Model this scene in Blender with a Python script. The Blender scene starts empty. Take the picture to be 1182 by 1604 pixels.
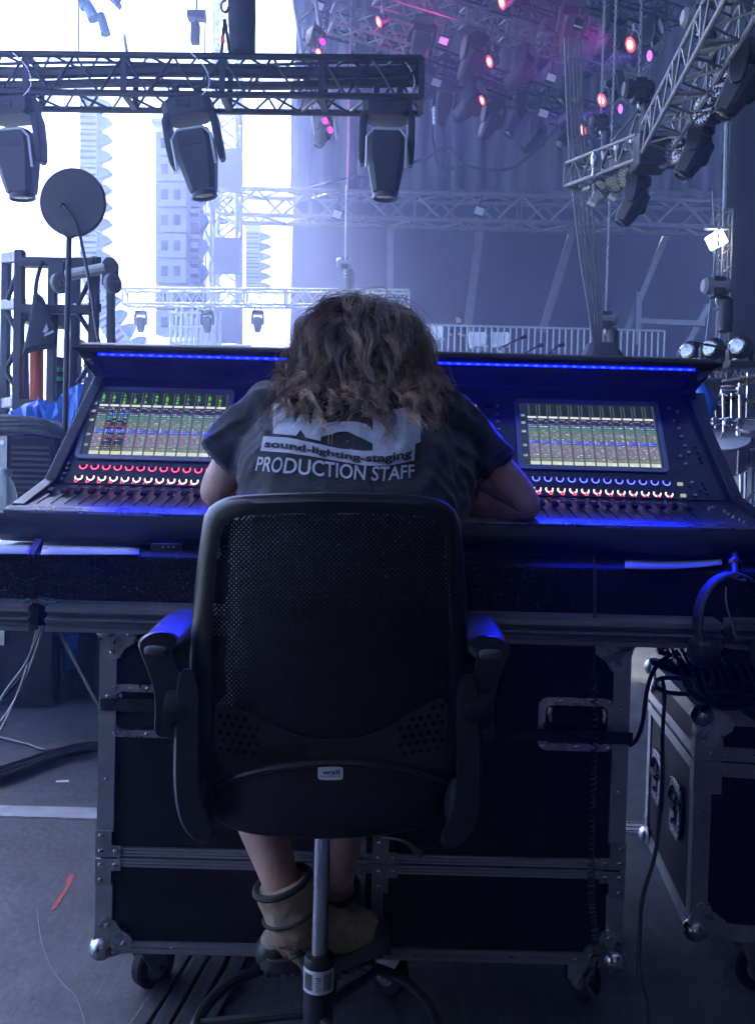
import bpy, bmesh, math, random
import numpy as np
from mathutils import Vector, Matrix, Quaternion, noise
from mathutils.bvhtree import BVHTree
random.seed(7)
R = math.radians
sc = bpy.context.scene
COL = sc.collection

# ------------------------------------------------------------------ camera
F_PX, CX, CY = 1320.0, 591.0, 802.0
CAM = Vector((0, 0, 1.09))
CAM_ROT = Matrix.Rotation(R(88.5), 3, 'X') @ Matrix.Rotation(R(1.5), 3, 'Z')
cam_data = bpy.data.cameras.new('camera')
cam = bpy.data.objects.new('camera', cam_data)
COL.objects.link(cam)
cam.matrix_world = Matrix.Translation(CAM) @ CAM_ROT.to_4x4()
cam_data.sensor_fit = 'VERTICAL'
cam_data.sensor_height = 36.0
cam_data.lens = 36.0 * F_PX / 1604.0
cam_data.clip_start = 0.05
cam_data.clip_end = 3000
sc.camera = cam

# ------------------------------------------------------------------ sky, sun, exposure
SUN_EL, SUN_AZ = 56.0, -40.0          # azimuth measured from +Y towards +X
world = bpy.data.worlds.new('World')
sc.world = world
world.use_nodes = True
wn = world.node_tree.nodes
wl = world.node_tree.links
wn.clear()
sky = wn.new('ShaderNodeTexSky')
sky.sky_type = 'NISHITA'
sky.sun_disc = False
sky.sun_elevation = R(SUN_EL)
sky.sun_rotation = R(SUN_AZ)
sky.air_density = 1.0
sky.dust_density = 1.4
sky.ozone_density = 3.5
bg = wn.new('ShaderNodeBackground')
bg.inputs['Strength'].default_value = 0.12
wo = wn.new('ShaderNodeOutputWorld')
wl.new(sky.outputs[0], bg.inputs['Color'])
wl.new(bg.outputs[0], wo.inputs['Surface'])

sun_data = bpy.data.lights.new('sun', 'SUN')
sun_data.energy = 5.0
sun_data.angle = R(4)
sun_data.color = (1.0, 0.97, 0.93)
sun = bpy.data.objects.new('sun', sun_data)
COL.objects.link(sun)
sd = Vector((math.sin(R(SUN_AZ)) * math.cos(R(SUN_EL)), math.cos(R(SUN_AZ)) * math.cos(R(SUN_EL)), math.sin(R(SUN_EL))))
sun.rotation_euler = sd.to_track_quat('Z', 'Y').to_euler()
sun.location = (0, 0, 40)

sc.view_settings.view_transform = 'Standard'
sc.view_settings.look = 'None'
sc.view_settings.exposure = 2.8
sc.view_settings.gamma = 1.0
sc.view_settings.use_curve_mapping = False
sc.cycles.use_denoising = True
sc.cycles.use_adaptive_sampling = True
sc.cycles.adaptive_threshold = 0.02
sc.cycles.max_bounces = 6
sc.cycles.diffuse_bounces = 3
sc.cycles.glossy_bounces = 3
sc.cycles.transmission_bounces = 4
sc.cycles.transparent_max_bounces = 12
sc.cycles.volume_bounces = 1
sc.cycles.use_light_tree = False
sc.cycles.volume_step_rate = 4.0
sc.cycles.volume_max_steps = 64
sc.cycles.sample_clamp_indirect = 6.0
sc.cycles.caustics_reflective = False
sc.cycles.caustics_refractive = False

# ------------------------------------------------------------------ helpers
TMP = bpy.data.scenes.new('workshop')          # scratch scene: shapes are evaluated here one at a time, then it is removed
def evaluated_mesh(ob):
    TMP.collection.objects.link(ob)
    vl = TMP.view_layers[0]
    vl.update()
    me = bpy.data.meshes.new_from_object(ob.evaluated_get(vl.depsgraph))
    bpy.data.objects.remove(ob)
    return me
def P(px, py, Y):
    """point of the place seen at that spot of the photo, Y metres in front of the camera"""
    d = CAM_ROT @ Vector(((px - CX) / F_PX, -(py - CY) / F_PX, -1))
    return CAM + d * (Y / d.y)

def G(px, py, z=0.0):
    d = CAM_ROT @ Vector(((px - CX) / F_PX, -(py - CY) / F_PX, -1))
    return CAM + d * ((z - CAM.z) / d.z)

def V(*a):
    return Vector(a)

MATS = {}
def mat(name, col, rough=0.5, metal=0.0, spec=0.5, var=0.0, vscale=8.0, bump=0.0, bscale=60.0,
        emit=None, estr=0.0, alpha=1.0, sheen=0.0, rvar=0.0, coat=0.0, stretch=None, detail=4.0, sampled=False):
    if name in MATS:
        return MATS[name]
    m = bpy.data.materials.new(name)
    m.use_nodes = True
    nt = m.node_tree
    b = nt.nodes['Principled BSDF']
    b.inputs['Base Color'].default_value = (*col, 1)
    b.inputs['Roughness'].default_value = rough
    b.inputs['Metallic'].default_value = metal
    b.inputs['Specular IOR Level'].default_value = spec
    b.inputs['Alpha'].default_value = alpha
    b.inputs['Sheen Weight'].default_value = sheen
    b.inputs['Coat Weight'].default_value = coat
    if emit:
        b.inputs['Emission Color'].default_value = (*emit, 1)
        b.inputs['Emission Strength'].default_value = estr
        m.cycles.emission_sampling = 'FRONT' if sampled else 'NONE'
    tc = nt.nodes.new('ShaderNodeTexCoord')
    src = tc.outputs['Object']
    if stretch:
        mp = nt.nodes.new('ShaderNodeMapping')
        mp.inputs['Scale'].default_value = stretch
        nt.links.new(src, mp.inputs[0])
        src = mp.outputs[0]
    if var > 0 or rvar > 0:
        n = nt.nodes.new('ShaderNodeTexNoise')
        n.inputs['Scale'].default_value = vscale
        n.inputs['Detail'].default_value = detail
        n.inputs['Roughness'].default_value = 0.65
        nt.links.new(src, n.inputs['Vector'])
        if var > 0:
            mr = nt.nodes.new('ShaderNodeMapRange')
            mr.inputs['From Min'].default_value = 0.25
            mr.inputs['From Max'].default_value = 0.75
            mr.inputs['To Min'].default_value = 1 - var
            mr.inputs['To Max'].default_value = 1 + var
            nt.links.new(n.outputs['Fac'], mr.inputs[0])
            mx = nt.nodes.new('ShaderNodeVectorMath')
            mx.operation = 'SCALE'
            mx.inputs[0].default_value = col
            nt.links.new(mr.outputs[0], mx.inputs['Scale'])
            nt.links.new(mx.outputs[0], b.inputs['Base Color'])
        if rvar > 0:
            mr2 = nt.nodes.new('ShaderNodeMapRange')
            mr2.inputs['From Min'].default_value = 0.3
            mr2.inputs['From Max'].default_value = 0.7
            mr2.inputs['To Min'].default_value = max(0.03, rough - rvar)
            mr2.inputs['To Max'].default_value = min(1, rough + rvar)
            nt.links.new(n.outputs['Fac'], mr2.inputs[0])
            nt.links.new(mr2.outputs[0], b.inputs['Roughness'])
    if bump > 0:
        n2 = nt.nodes.new('ShaderNodeTexNoise')
        n2.inputs['Scale'].default_value = bscale
        n2.inputs['Detail'].default_value = 3.0
        nt.links.new(src, n2.inputs['Vector'])
        bp = nt.nodes.new('ShaderNodeBump')
        bp.inputs['Strength'].default_value = bump
        bp.inputs['Distance'].default_value = 0.01
        nt.links.new(n2.outputs['Fac'], bp.inputs['Height'])
        nt.links.new(bp.outputs[0], b.inputs['Normal'])
    MATS[name] = m
    return m

def frame_of(a, b, up=None):
    z = (b - a).normalized()
    if up is None:
        up = V(0, 0, 1) if abs(z.z) < 0.95 else V(0, 1, 0)
    x = up.cross(z)
    if x.length < 1e-6:
        x = V(1, 0, 0)
    x.normalize()
    y = z.cross(x)
    return x, y, z

class MB:
    def __init__(s):
        s.v = []
        s.f = []
    def add(s, vs, fs):
        o = len(s.v)
        s.v.extend([tuple(p) for p in vs])
        s.f.extend([tuple(i + o for i in f) for f in fs])
        return s
    def box(s, c, size, M=None):
        c = Vector(c)
        hx, hy, hz = size[0] / 2, size[1] / 2, size[2] / 2
        vs = [V(x, y, z) for z in (-hz, hz) for y in (-hy, hy) for x in (-hx, hx)]
        if M is not None:
            vs = [M @ p for p in vs]
        return s.add([p + c for p in vs], [(0, 2, 3, 1), (4, 5, 7, 6), (0, 1, 5, 4), (2, 6, 7, 3), (0, 4, 6, 2), (1, 3, 7, 5)])
    def bar(s, a, b, w, h, up=None):
        a, b = Vector(a), Vector(b)
        x, y, z = frame_of(a, b, up)
        vs = []
        for p in (a, b):
            for sx, sy in ((-1, -1), (1, -1), (1, 1), (-1, 1)):
                vs.append(p + x * sx * w / 2 + y * sy * h / 2)
        return s.add(vs, [(3, 2, 1, 0), (4, 5, 6, 7), (0, 1, 5, 4), (1, 2, 6, 5), (2, 3, 7, 6), (3, 0, 4, 7)])
    def tube(s, a, b, r, r2=None, n=8, cap=True):
        return s.path([a, b], [r, r if r2 is None else r2], n, cap)
    def path(s, pts, r, n=6, cap=True, closed=False):
        pts = [Vector(p) for p in pts]
        m = len(pts)
        rs = r if isinstance(r, (list, tuple)) else [r] * m
        tang = []
        for i in range(m):
            if closed:
                t = pts[(i + 1) % m] - pts[i - 1]
            else:
                t = pts[min(i + 1, m - 1)] - pts[max(i - 1, 0)]
            tang.append(t.normalized())
        x, y, z = frame_of(V(0, 0, 0), tang[0])
        vs, fs = [], []
        for i in range(m):
            if i:
                q = tang[i - 1].rotation_difference(tang[i])
                x = q @ x
                y = q @ y
            for k in range(n):
                a = 2 * math.pi * k / n
                vs.append(pts[i] + (x * math.cos(a) + y * math.sin(a)) * rs[i])
        for i in range(m if closed else m - 1):
            j = (i + 1) % m
            for k in range(n):
                l = (k + 1) % n
                fs.append((i * n + k, i * n + l, j * n + l, j * n + k))
        if cap and not closed:
            fs.append(tuple(range(n))[::-1])
            fs.append(tuple((m - 1) * n + k for k in range(n)))
        return s.add(vs, fs)
    def lathe(s, prof, n=16, M=None, cap=True):
        vs, fs = [], []
        for r, z in prof:
            for k in range(n):
                a = 2 * math.pi * k / n
                p = V(r * math.cos(a), r * math.sin(a), z)
                vs.append(M @ p if M is not None else p)
        for i in range(len(prof) - 1):
            for k in range(n):
                l = (k + 1) % n
                fs.append((i * n + k, i * n + l, (i + 1) * n + l, (i + 1) * n + k))
        if cap:
            fs.append(tuple(range(n))[::-1])
            fs.append(tuple((len(prof) - 1) * n + k for k in range(n)))
        return s.add(vs, fs)
    def prism(s, poly, vec):
        poly = [Vector(p) for p in poly]
        vec = Vector(vec)
        n = len(poly)
        vs = poly + [p + vec for p in poly]
        fs = [tuple(range(n))[::-1], tuple(range(n, 2 * n))]
        fs += [(i, (i + 1) % n, n + (i + 1) % n, n + i) for i in range(n)]
        return s.add(vs, fs)
    def loft(s, rings, cap=True, closed=True):
        n = len(rings[0])
        vs, fs = [], []
        for r in rings:
            vs += [Vector(p) for p in r]
        for i in range(len(rings) - 1):
            for k in range(n if closed else n - 1):
                l = (k + 1) % n
                fs.append((i * n + k, i * n + l, (i + 1) * n + l, (i + 1) * n + k))
        if cap:
            fs.append(tuple(range(n))[::-1])
            fs.append(tuple((len(rings) - 1) * n + k for k in range(n)))
        return s.add(vs, fs)
    def sphere(s, c, r, n=12, m=8, scale=(1, 1, 1), M=None):
        c = Vector(c)
        prof = []
        vs, fs = [], []
        for i in range(1, m):
            t = math.pi * i / m
            for k in range(n):
                a = 2 * math.pi * k / n
                p = V(math.sin(t) * math.cos(a) * scale[0], math.sin(t) * math.sin(a) * scale[1], math.cos(t) * scale[2]) * r
                vs.append(c + (M @ p if M is not None else p))
        top = len(vs)
        for sg in (1, -1):
            p = V(0, 0, r * scale[2] * sg)
            vs.append(c + (M @ p if M is not None else p))
        for i in range(m - 2):
            for k in range(n):
                l = (k + 1) % n
                fs.append((i * n + k, (i + 1) * n + k, (i + 1) * n + l, i * n + l))
        for k in range(n):
            l = (k + 1) % n
            fs.append((top, k, l))
            fs.append((top + 1, (m - 2) * n + l, (m - 2) * n + k))
        return s.add(vs, fs)
    def mesh(s, name, m=None, smooth=35):
        me = bpy.data.meshes.new(name)
        me.from_pydata(s.v, [], s.f)
        bm = bmesh.new()
        bm.from_mesh(me)
        bmesh.ops.recalc_face_normals(bm, faces=bm.faces)
        bm.to_mesh(me)
        bm.free()
        if m:
            me.materials.append(m)
        if smooth:
            me.shade_smooth()
            me.set_sharp_from_angle(angle=R(smooth))
        return me
    def build(s, name, m, parent=None, smooth=35, bevel=0, seg=2):
        o = bpy.data.objects.new(name, s.mesh(name, m, smooth))
        COL.objects.link(o)
        if parent is not None:
            attach(o, parent)
        if bevel:
            bv = o.modifiers.new('bevel', 'BEVEL')
            bv.width = bevel
            bv.segments = seg
            bv.limit_method = 'ANGLE'
            bv.angle_limit = R(40)
        return o

KIDS = {}
def attach(o, parent):
    o.parent = parent
    if parent.type == 'EMPTY':
        o.matrix_parent_inverse = parent.matrix_basis.inverted()
    KIDS.setdefault(parent, []).append(o)
    return o

def tag(o, label, cat, group=None, kind=None):
    o['label'] = label
    o['category'] = cat
    if group:
        o['group'] = group
    if kind:
        o['kind'] = kind
    return o

def thing(name, label, cat, loc=(0, 0, 0), group=None):
    o = bpy.data.objects.new(name, None)
    o.empty_display_size = 0.1
    COL.objects.link(o)
    o.location = loc
    o.matrix_basis = Matrix.Translation(Vector(loc))
    return tag(o, label, cat, group)

def struct(o):
    o['kind'] = 'structure'
    return o

def shared(name, me, parent, M=None, kind=None):
    """one more part that shares its mesh"""
    o = bpy.data.objects.new(name, me)
    COL.objects.link(o)
    if parent is not None:
        attach(o, parent)
    if M is not None:
        o.matrix_basis = M
    return o

def copy_tree(o, parent=None):
    c = o.copy()
    COL.objects.link(c)
    if parent is not None:
        c.parent = parent
        KIDS.setdefault(parent, []).append(c)
    for ch in list(KIDS.get(o, [])):
        copy_tree(ch, c)
    return c

USED = set()
def place(proto, M, label, group=None):
    """put the prototype itself the first time, a copy of it and its parts after that"""
    if proto in USED:
        o = copy_tree(proto)
    else:
        USED.add(proto)
        o = proto
    o.matrix_basis = M
    o['label'] = label
    if group:
        o['group'] = group
    return o

def basis(x, y, z, o):
    x, y, z = Vector(x).normalized(), Vector(y).normalized(), Vector(z).normalized()
    M = Matrix(((x.x, y.x, z.x, o[0]), (x.y, y.y, z.y, o[1]), (x.z, y.z, z.z, o[2]), (0, 0, 0, 1)))
    return M

def aim(o, z, up=(0, 0, 1)):
    z = Vector(z).normalized()
    u = Vector(up)
    if abs(z.dot(u)) > 0.98:
        u = V(0, 1, 0)
    x = u.cross(z).normalized()
    return basis(x, z.cross(x), z, o)

def smoothpath(pts, k=6):
    """Catmull-Rom through the points"""
    pts = [Vector(p) for p in pts]
    out = []
    n = len(pts)
    for i in range(n - 1):
        p0, p1, p2, p3 = pts[max(i - 1, 0)], pts[i], pts[i + 1], pts[min(i + 2, n - 1)]
        for j in range(k):
            t = j / k
            out.append(0.5 * ((2 * p1) + (p2 - p0) * t + (2 * p0 - 5 * p1 + 4 * p2 - p3) * t * t + (3 * p1 - p0 - 3 * p2 + p3) * t ** 3))
    out.append(pts[-1])
    return out

# ------------------------------------------------------------------ materials
def floor_material():
    m = mat('stage_floor_mat', (0.06, 0.062, 0.068), 0.5, bump=0.15, bscale=45)
    nt = m.node_tree
    b = nt.nodes['Principled BSDF']
    tc = nt.nodes.new('ShaderNodeTexCoord')
    def nz(scale, lo, hi, detail=6, stretch=None, f0=0.3, f1=0.7):
        n = nt.nodes.new('ShaderNodeTexNoise')
        n.inputs['Scale'].default_value = scale
        n.inputs['Detail'].default_value = detail
        n.inputs['Roughness'].default_value = 0.7
        src = tc.outputs['Object']
        if stretch:
            mp = nt.nodes.new('ShaderNodeMapping')
            mp.inputs['Scale'].default_value = stretch[0]
            mp.inputs['Rotation'].default_value = (0, 0, stretch[1])
            nt.links.new(src, mp.inputs[0])
            src = mp.outputs[0]
        nt.links.new(src, n.inputs['Vector'])
        r = nt.nodes.new('ShaderNodeMapRange')
        r.inputs['From Min'].default_value = f0
        r.inputs['From Max'].default_value = f1
        r.inputs['To Min'].default_value = lo
        r.inputs['To Max'].default_value = hi
        nt.links.new(n.outputs['Fac'], r.inputs[0])
        return r.outputs[0]
    def mul(a_, b_, op='MULTIPLY'):
        k = nt.nodes.new('ShaderNodeMath')
        k.operation = op
        nt.links.new(a_, k.inputs[0])
        nt.links.new(b_, k.inputs[1])
        return k.outputs[0]
    patches = nz(2.2, 0.55, 1.45)
    grain = nz(38, 0.72, 1.28, 4)
    scuff = nz(1.0, 1.0, 1.9, 3, ((55, 2.2, 1), 0.6), 0.60, 0.75)
    scuff2 = nz(1.0, 1.0, 1.7, 3, ((48, 1.8, 1), -1.0), 0.62, 0.76)
    v = mul(mul(patches, grain), mul(scuff, scuff2))
    sv = nt.nodes.new('ShaderNodeVectorMath')
    sv.operation = 'SCALE'
    sv.inputs[0].default_value = (0.050, 0.052, 0.057)
    nt.links.new(v, sv.inputs['Scale'])
    nt.links.new(sv.outputs[0], b.inputs['Base Color'])
    nt.links.new(nz(5, 0.38, 0.72), b.inputs['Roughness'])
    return m
m_floor = floor_material()
m_grass = mat('field_mat', (0.09, 0.12, 0.05), 0.9, var=0.3, vscale=0.5)
m_drape = mat('drape_mat', (0.045, 0.047, 0.055), 0.95, spec=0.1, var=0.25, vscale=1.5, sheen=0.2)
m_mesh_drape = mat('mesh_drape_mat', (0.11, 0.115, 0.13), 0.8, spec=0.2, var=0.55, vscale=1.0, stretch=(3.2, 1, 0.12))
m_wall = mat('backdrop_mat', (0.07, 0.073, 0.085), 0.9, spec=0.15, var=0.15, vscale=0.6)
m_roof = mat('roof_mat', (0.05, 0.05, 0.055), 0.9)
m_black = mat('black_paint_mat', (0.010, 0.010, 0.012), 0.45, var=0.3, vscale=14, rvar=0.12)
m_blackmatte = mat('black_matte_mat', (0.014, 0.014, 0.016), 0.8, spec=0.25, var=0.2, vscale=20)
m_plastic = mat('black_plastic_mat', (0.011, 0.011, 0.013), 0.38, bump=0.08, bscale=400, rvar=0.1, vscale=30)
m_rubber = mat('rubber_mat', (0.015, 0.015, 0.016), 0.7, spec=0.3)
m_alu = mat('aluminium_mat', (0.46, 0.46, 0.48), 0.40, metal=0.9, var=0.12, vscale=40, rvar=0.12)
m_alud = mat('worn_aluminium_mat', (0.34, 0.34, 0.36), 0.5, metal=0.85, var=0.3, vscale=22, rvar=0.15)
m_steel = mat('zinc_steel_mat', (0.5, 0.5, 0.52), 0.3, metal=1.0, var=0.25, vscale=30, rvar=0.12)
m_chrome = mat('chrome_mat', (0.7, 0.7, 0.72), 0.12, metal=1.0, rvar=0.06, vscale=40)
m_laminate = mat('laminate_mat', (0.006, 0.006, 0.008), 0.6, spec=0.2, bump=0.15, bscale=260, var=0.3, vscale=9)
m_carpet = mat('carpet_mat', (0.010, 0.010, 0.013), 0.95, spec=0.1, bump=0.6, bscale=320, var=0.4, vscale=120)
m_cable = mat('cable_mat', (0.02, 0.02, 0.022), 0.42, var=0.2, vscale=30)
m_cableg = mat('grey_cable_mat', (0.10, 0.10, 0.11), 0.45, var=0.3, vscale=20)
m_cablew = mat('white_cable_mat', (0.6, 0.6, 0.62), 0.45)
m_white = mat('white_paint_mat', (0.75, 0.75, 0.76), 0.5, var=0.08, vscale=12)
m_grey = mat('grey_paint_mat', (0.22, 0.22, 0.24), 0.5, var=0.2, vscale=12)
m_tower = mat('flare_paled_steel_mat', (0.46, 0.48, 0.52), 0.55, metal=0.5, var=0.2, vscale=6)  # distant steel paled: flare wash put into the base colour
m_cab = mat('cabinet_mat', (0.09, 0.09, 0.10), 0.6, var=0.2, vscale=8)
m_paper = mat('paper_mat', (0.62, 0.62, 0.64), 0.8, var=0.05, vscale=40)
m_orange = mat('orange_sleeve_mat', (0.75, 0.12, 0.03), 0.5, var=0.15, vscale=10)
m_tarp = mat('blue_tarp_mat', (0.015, 0.13, 0.55), 0.32, var=0.25, vscale=14, bump=0.35, bscale=30)
m_lens = mat('lens_mat', (0.03, 0.03, 0.05), 0.08, spec=0.8, coat=0.6)
m_green = mat('green_band_mat', (0.03, 0.5, 0.16), 0.5)
m_redtape = mat('red_tape_mat', (0.42, 0.05, 0.05), 0.6, var=0.3, vscale=60)
# ================================================================== the setting
g = MB().box((-20, 20, -1.65), (170, 170, 0.1)).build('field', m_grass, smooth=0)
struct(g)
fl = MB().box((6.4, 13, -0.1), (19.2, 34, 0.2)).build('stage_floor', m_floor, smooth=0)
struct(fl)
# joints between the decks: aluminium strip let into the floor
for (ya, yb) in ((2.70, 2.79),):
    MB().box((0, (ya + yb) / 2, 0.002), (9.0, yb - ya, 0.004)).build('deck_joint', mat('deck_joint_mat', (0.36, 0.36, 0.38), 0.5, metal=0.3, var=0.3, vscale=12), fl, smooth=0)
for yy in (2.712, 2.745, 2.778):
    MB().box((0.9, yy, 0.0055), (1.2, 0.006, 0.003)).build('joint_rib', m_alud, fl, smooth=0)
rf = MB().box((5.0, 12.4, 17.9), (22.0, 33.4, 0.2)).build('roof', m_roof, smooth=0)
struct(rf)
rf2 = MB().box((-2.6, 5.0, 8.1), (7.2, 7.6, 0.16)).build('sun_block_slab', m_roof, smooth=0)  # unseen slab, added to keep the sun off the console area
struct(rf2)

def pleated(name, x0, x1, Y, z0, z1, amp, wl_, label, m, seed=0, gather=0.0):
    rnd = random.Random(seed)
    n = int((x1 - x0) / wl_ * 7)
    ph = [rnd.uniform(-1, 1) for _ in range(n + 1)]
    rows = 9
    rings = []
    for r_ in range(rows + 1):
        t = r_ / rows
        z = z0 + (z1 - z0) * t
        row = []
        for i in range(n + 1):
            x = x0 + (x1 - x0) * i / n
            u = (x - x0) / wl_
            a = amp * (0.55 + 0.45 * noise.noise(V(u * 0.35, t * 1.3, seed)))
            y = Y + a * math.sin(2 * math.pi * (u + 0.35 * noise.noise(V(u * 0.4, t * 1.6, seed + 3.1)))) + 0.25 * amp * math.sin(5.3 * u + 2 * t + seed)
            row.append(V(x + gather * noise.noise(V(u * 0.5, t * 2, 9)), y, z))
        rings.append(row)
    mb = MB().loft(rings, cap=False, closed=False)
    o = mb.build(name, m, smooth=80)
    so = o.modifiers.new('thickness', 'SOLIDIFY')
    so.thickness = 0.02
    return tag(o, label, 'curtain')

xl = P(456, 200, 28).x
xr = P(1150, 200, 28).x
pleated('mesh_drape', xl, xr + 1.5, 28, P(700, 306, 28).z, 17.7, 0.28, 0.62, 'grey pleated drape gathered above the long back truss', m_mesh_drape, 2, 0.25)
bw = MB().box(((xl + xr + 4) / 2 + 0.05, 28.7, 5.8), (xr - xl + 4, 0.12, 11.8)).build('backdrop', m_wall, smooth=0)
tag(bw, 'plain dark blue-grey backdrop behind the far railing', 'wall')
xw = P(1139, 300, 14).x
wc = pleated('wing_curtain', xw, 12.5, 14.0, 0, 17.7, 0.03, 1.6, 'smooth dark wing curtain filling the right edge', m_drape, 5)
MB_side = pleated('wing_curtain', 0, 17, 0, 0, 17.6, 0.05, 0.6, 'unseen black side curtain added along the right wing to stop light', m_drape, 6)  # out of view, added to block light coming from the right
MB_side.matrix_basis = Matrix.Translation((7.4, -3, 0)) @ Matrix.Rotation(R(90), 4, 'Z')
bc = pleated('light_stop_curtain', -3.1, 7.3, -2.6, 0, 9, 0.06, 0.5, 'black curtain added behind the viewer to keep light out', m_drape, 7)  # unseen, added so the sides facing the viewer stay dark
lg = pleated('light_stop_leg', 0, 2.0, 0, 0, 9, 0.05, 0.5, 'black leg curtain added left of the viewer to keep light off', m_drape, 9)  # unseen, added to cut light reaching the chair back
lg.matrix_basis = Matrix.Translation((-2.95, -2.5, 0)) @ Matrix.Rotation(R(90), 4, 'Z')
sk = pleated('riser_skirt', -3.1, -0.72, 4.35, 0.0, 0.98, 0.02, 0.16, 'black cloth skirt under the left side rack', m_drape, 8)

# haze that fills the stage and the air outside
hz = MB().box((-20, 20, 8.2), (172, 172, 21.6)).build('haze', None, smooth=0)
hm = bpy.data.materials.new('haze_mat')
hm.use_nodes = True
hn = hm.node_tree.nodes
for n_ in list(hn):
    if n_.type != 'OUTPUT_MATERIAL':
        hn.remove(n_)
pv = hn.new('ShaderNodeVolumePrincipled')
pv.inputs['Color'].default_value = (0.43, 0.52, 1.0, 1)
pv.inputs['Density'].default_value = 0.011
pv.inputs['Anisotropy'].default_value = 0.65
hm.node_tree.links.new(pv.outputs[0], hn['Material Output'].inputs['Volume'])
hz.data.materials.append(hm)
hz['kind'] = 'stuff'
hz['label'] = 'pale blue stage haze filling the air'
# ================================================================== mixing console
XC = 0.035
YE, ZE = 1.73, 1.030           # front edge of the fader deck
YB, ZB = 1.945, 1.084          # foot of the meter face
YT, ZT = 2.105, 1.352          # top of the meter face
console = thing('mixing_console', 'wide black mixing console with two lit channel screens and blue edge light', 'mixing console', (XC, 2.0, 0.96))

def plane_hit(px, py, A, n):
    d = CAM_ROT @ Vector(((px - CX) / F_PX, -(py - CY) / F_PX, -1))
    return CAM + d * ((A - CAM).dot(n) / d.dot(n))
FB, FT = V(0, YB, ZB), V(0, YT, ZT)
f_up = (FT - FB).normalized()
f_n = V(1, 0, 0).cross(f_up).normalized()          # points to the camera
if f_n.y > 0:
    f_n = -f_n
DB, DE = V(0, YB, ZB), V(0, YE, ZE)
d_up = (DB - DE).normalized()
d_n = V(1, 0, 0).cross(d_up).normalized()
if d_n.z < 0:
    d_n = -d_n
def FP(px, py):
    p = plane_hit(px, py, FB, f_n)
    return p.x, (p - FB).dot(f_up)
def DP(px, py):
    p = plane_hit(px, py, DE, d_n)
    return p.x, (p - DE).dot(d_up)
def FW(u, v, h=0.0):
    return V(u, FB.y, FB.z) + f_up * v + f_n * h
def DW(u, v, h=0.0):
    return V(u, DE.y, DE.z) + d_up * v + d_n * h
FM = lambda u, v, h=0.0: basis((1, 0, 0), f_up, f_n, FW(u, v, h))
DM = lambda u, v, h=0.0: basis((1, 0, 0), d_up, d_n, DW(u, v, h))

m_desk = mat('console_paint_mat', (0.018, 0.019, 0.028), 0.36, rvar=0.06, vscale=18, bump=0.05, bscale=500, spec=0.5)
m_deskd = mat('console_deck_mat', (0.042, 0.044, 0.056), 0.33, rvar=0.08, vscale=14, bump=0.05, bscale=500)
m_knob = mat('knob_mat', (0.025, 0.025, 0.03), 0.4)
m_knobg = mat('silver_button_mat', (0.35, 0.35, 0.4), 0.35, metal=0.5)

# hood profile (Y, Z), from the lip round the concave cove down to the face
lipY, lipZ = 1.985, 1.412
cove = []
for i in range(11):
    a = i / 10 * math.pi / 2
    cove.append((1.998 + 0.107 * math.sin(a), ZT + 0.038 * math.cos(a) ** 1.2))
hood_prof = [(lipY, lipZ), (lipY - 0.004, lipZ - 0.006), (lipY, lipZ - 0.014), (1.992, 1.392)] + cove + [(YT + 0.05, ZT - 0.01), (YT + 0.07, 1.40), (2.10, 1.424), (2.03, 1.426)]
def extr(prof, x0, x1):
    mb = MB()
    mb.prism([V(x0, y, z) for y, z in prof], (x1 - x0, 0, 0))
    return mb
extr(hood_prof, XC - 0.745, XC + 0.745).build('hood', m_desk, console, smooth=40)
# pointed ends of the hood
for s in (-1, 1):
    pr0 = [V(XC + s * 0.745, y, z) for y, z in hood_prof]
    pr1 = [V(XC + s * 0.760, 2.02 + (y - 2.02) * 0.5 - 0.02, 1.405 + (z - 1.405) * 0.22) for y, z in hood_prof]
    MB().loft([pr0, pr1] if s > 0 else [pr1, pr0]).build('hood_end', m_desk, console)
# the blue light strip under the lip
m_led = mat('blue_led_mat', (0.02, 0.02, 0.2), 0.4, emit=(0.0002, 0.0006, 1.0), estr=16.0, sampled=True)
nled = 62
ln_ = V(0, -0.95, -0.312)
lc = V(XC, 1.9885, 1.3915)
lu = V(0, -0.312, 0.95)
led = MB().add([lc + V(s * 0.70, 0, 0) + lu * k * 0.0018 for s, k in ((-1, -1), (1, -1), (1, 1), (-1, 1))], [(0, 1, 2, 3)])
MB().bar(lc - V(0.71, 0, 0) - ln_ * 0.003, lc + V(0.71, 0, 0) - ln_ * 0.003, 0.009, 0.0048, up=ln_).build('strip_housing', m_knob, console, smooth=0)
led.build('light_strip', m_led, console, smooth=0)
led = MB()
for i in range(nled):
    x = XC - 0.70 + 1.40 * (i + 0.5) / nled
    c_ = lc + V(x - XC, 0, 0) + ln_ * 0.0006
    led.add([c_ + V(q * 0.004, 0, 0) + lu * k * 0.0019 for q, k in ((-1, -1), (1, -1), (1, 1), (-1, 1))], [(0, 1, 2, 3)])
lo = led.build('light_dots', mat('blue_led_core_mat', (0.1, 0.1, 0.4), 0.4, emit=(0.0006, 0.0016, 1.0), estr=22.0), console, smooth=0)
lo['kind'] = 'stuff'

# added area light standing in for an unseen blue wash on armrests and rail
al = bpy.data.lights.new('blue_wash_fill', 'AREA')
al.shape = 'RECTANGLE'
al.size = 1.40
al.size_y = 0.004
al.spread = R(44)
al.energy = 1.7
al.color = (0.004, 0.012, 1.0)
alo = bpy.data.objects.new('blue_wash_fill', al)
COL.objects.link(alo)
alo.matrix_world = aim(lc + ln_ * 0.004, V(0, 0.74, 0.67))
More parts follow.
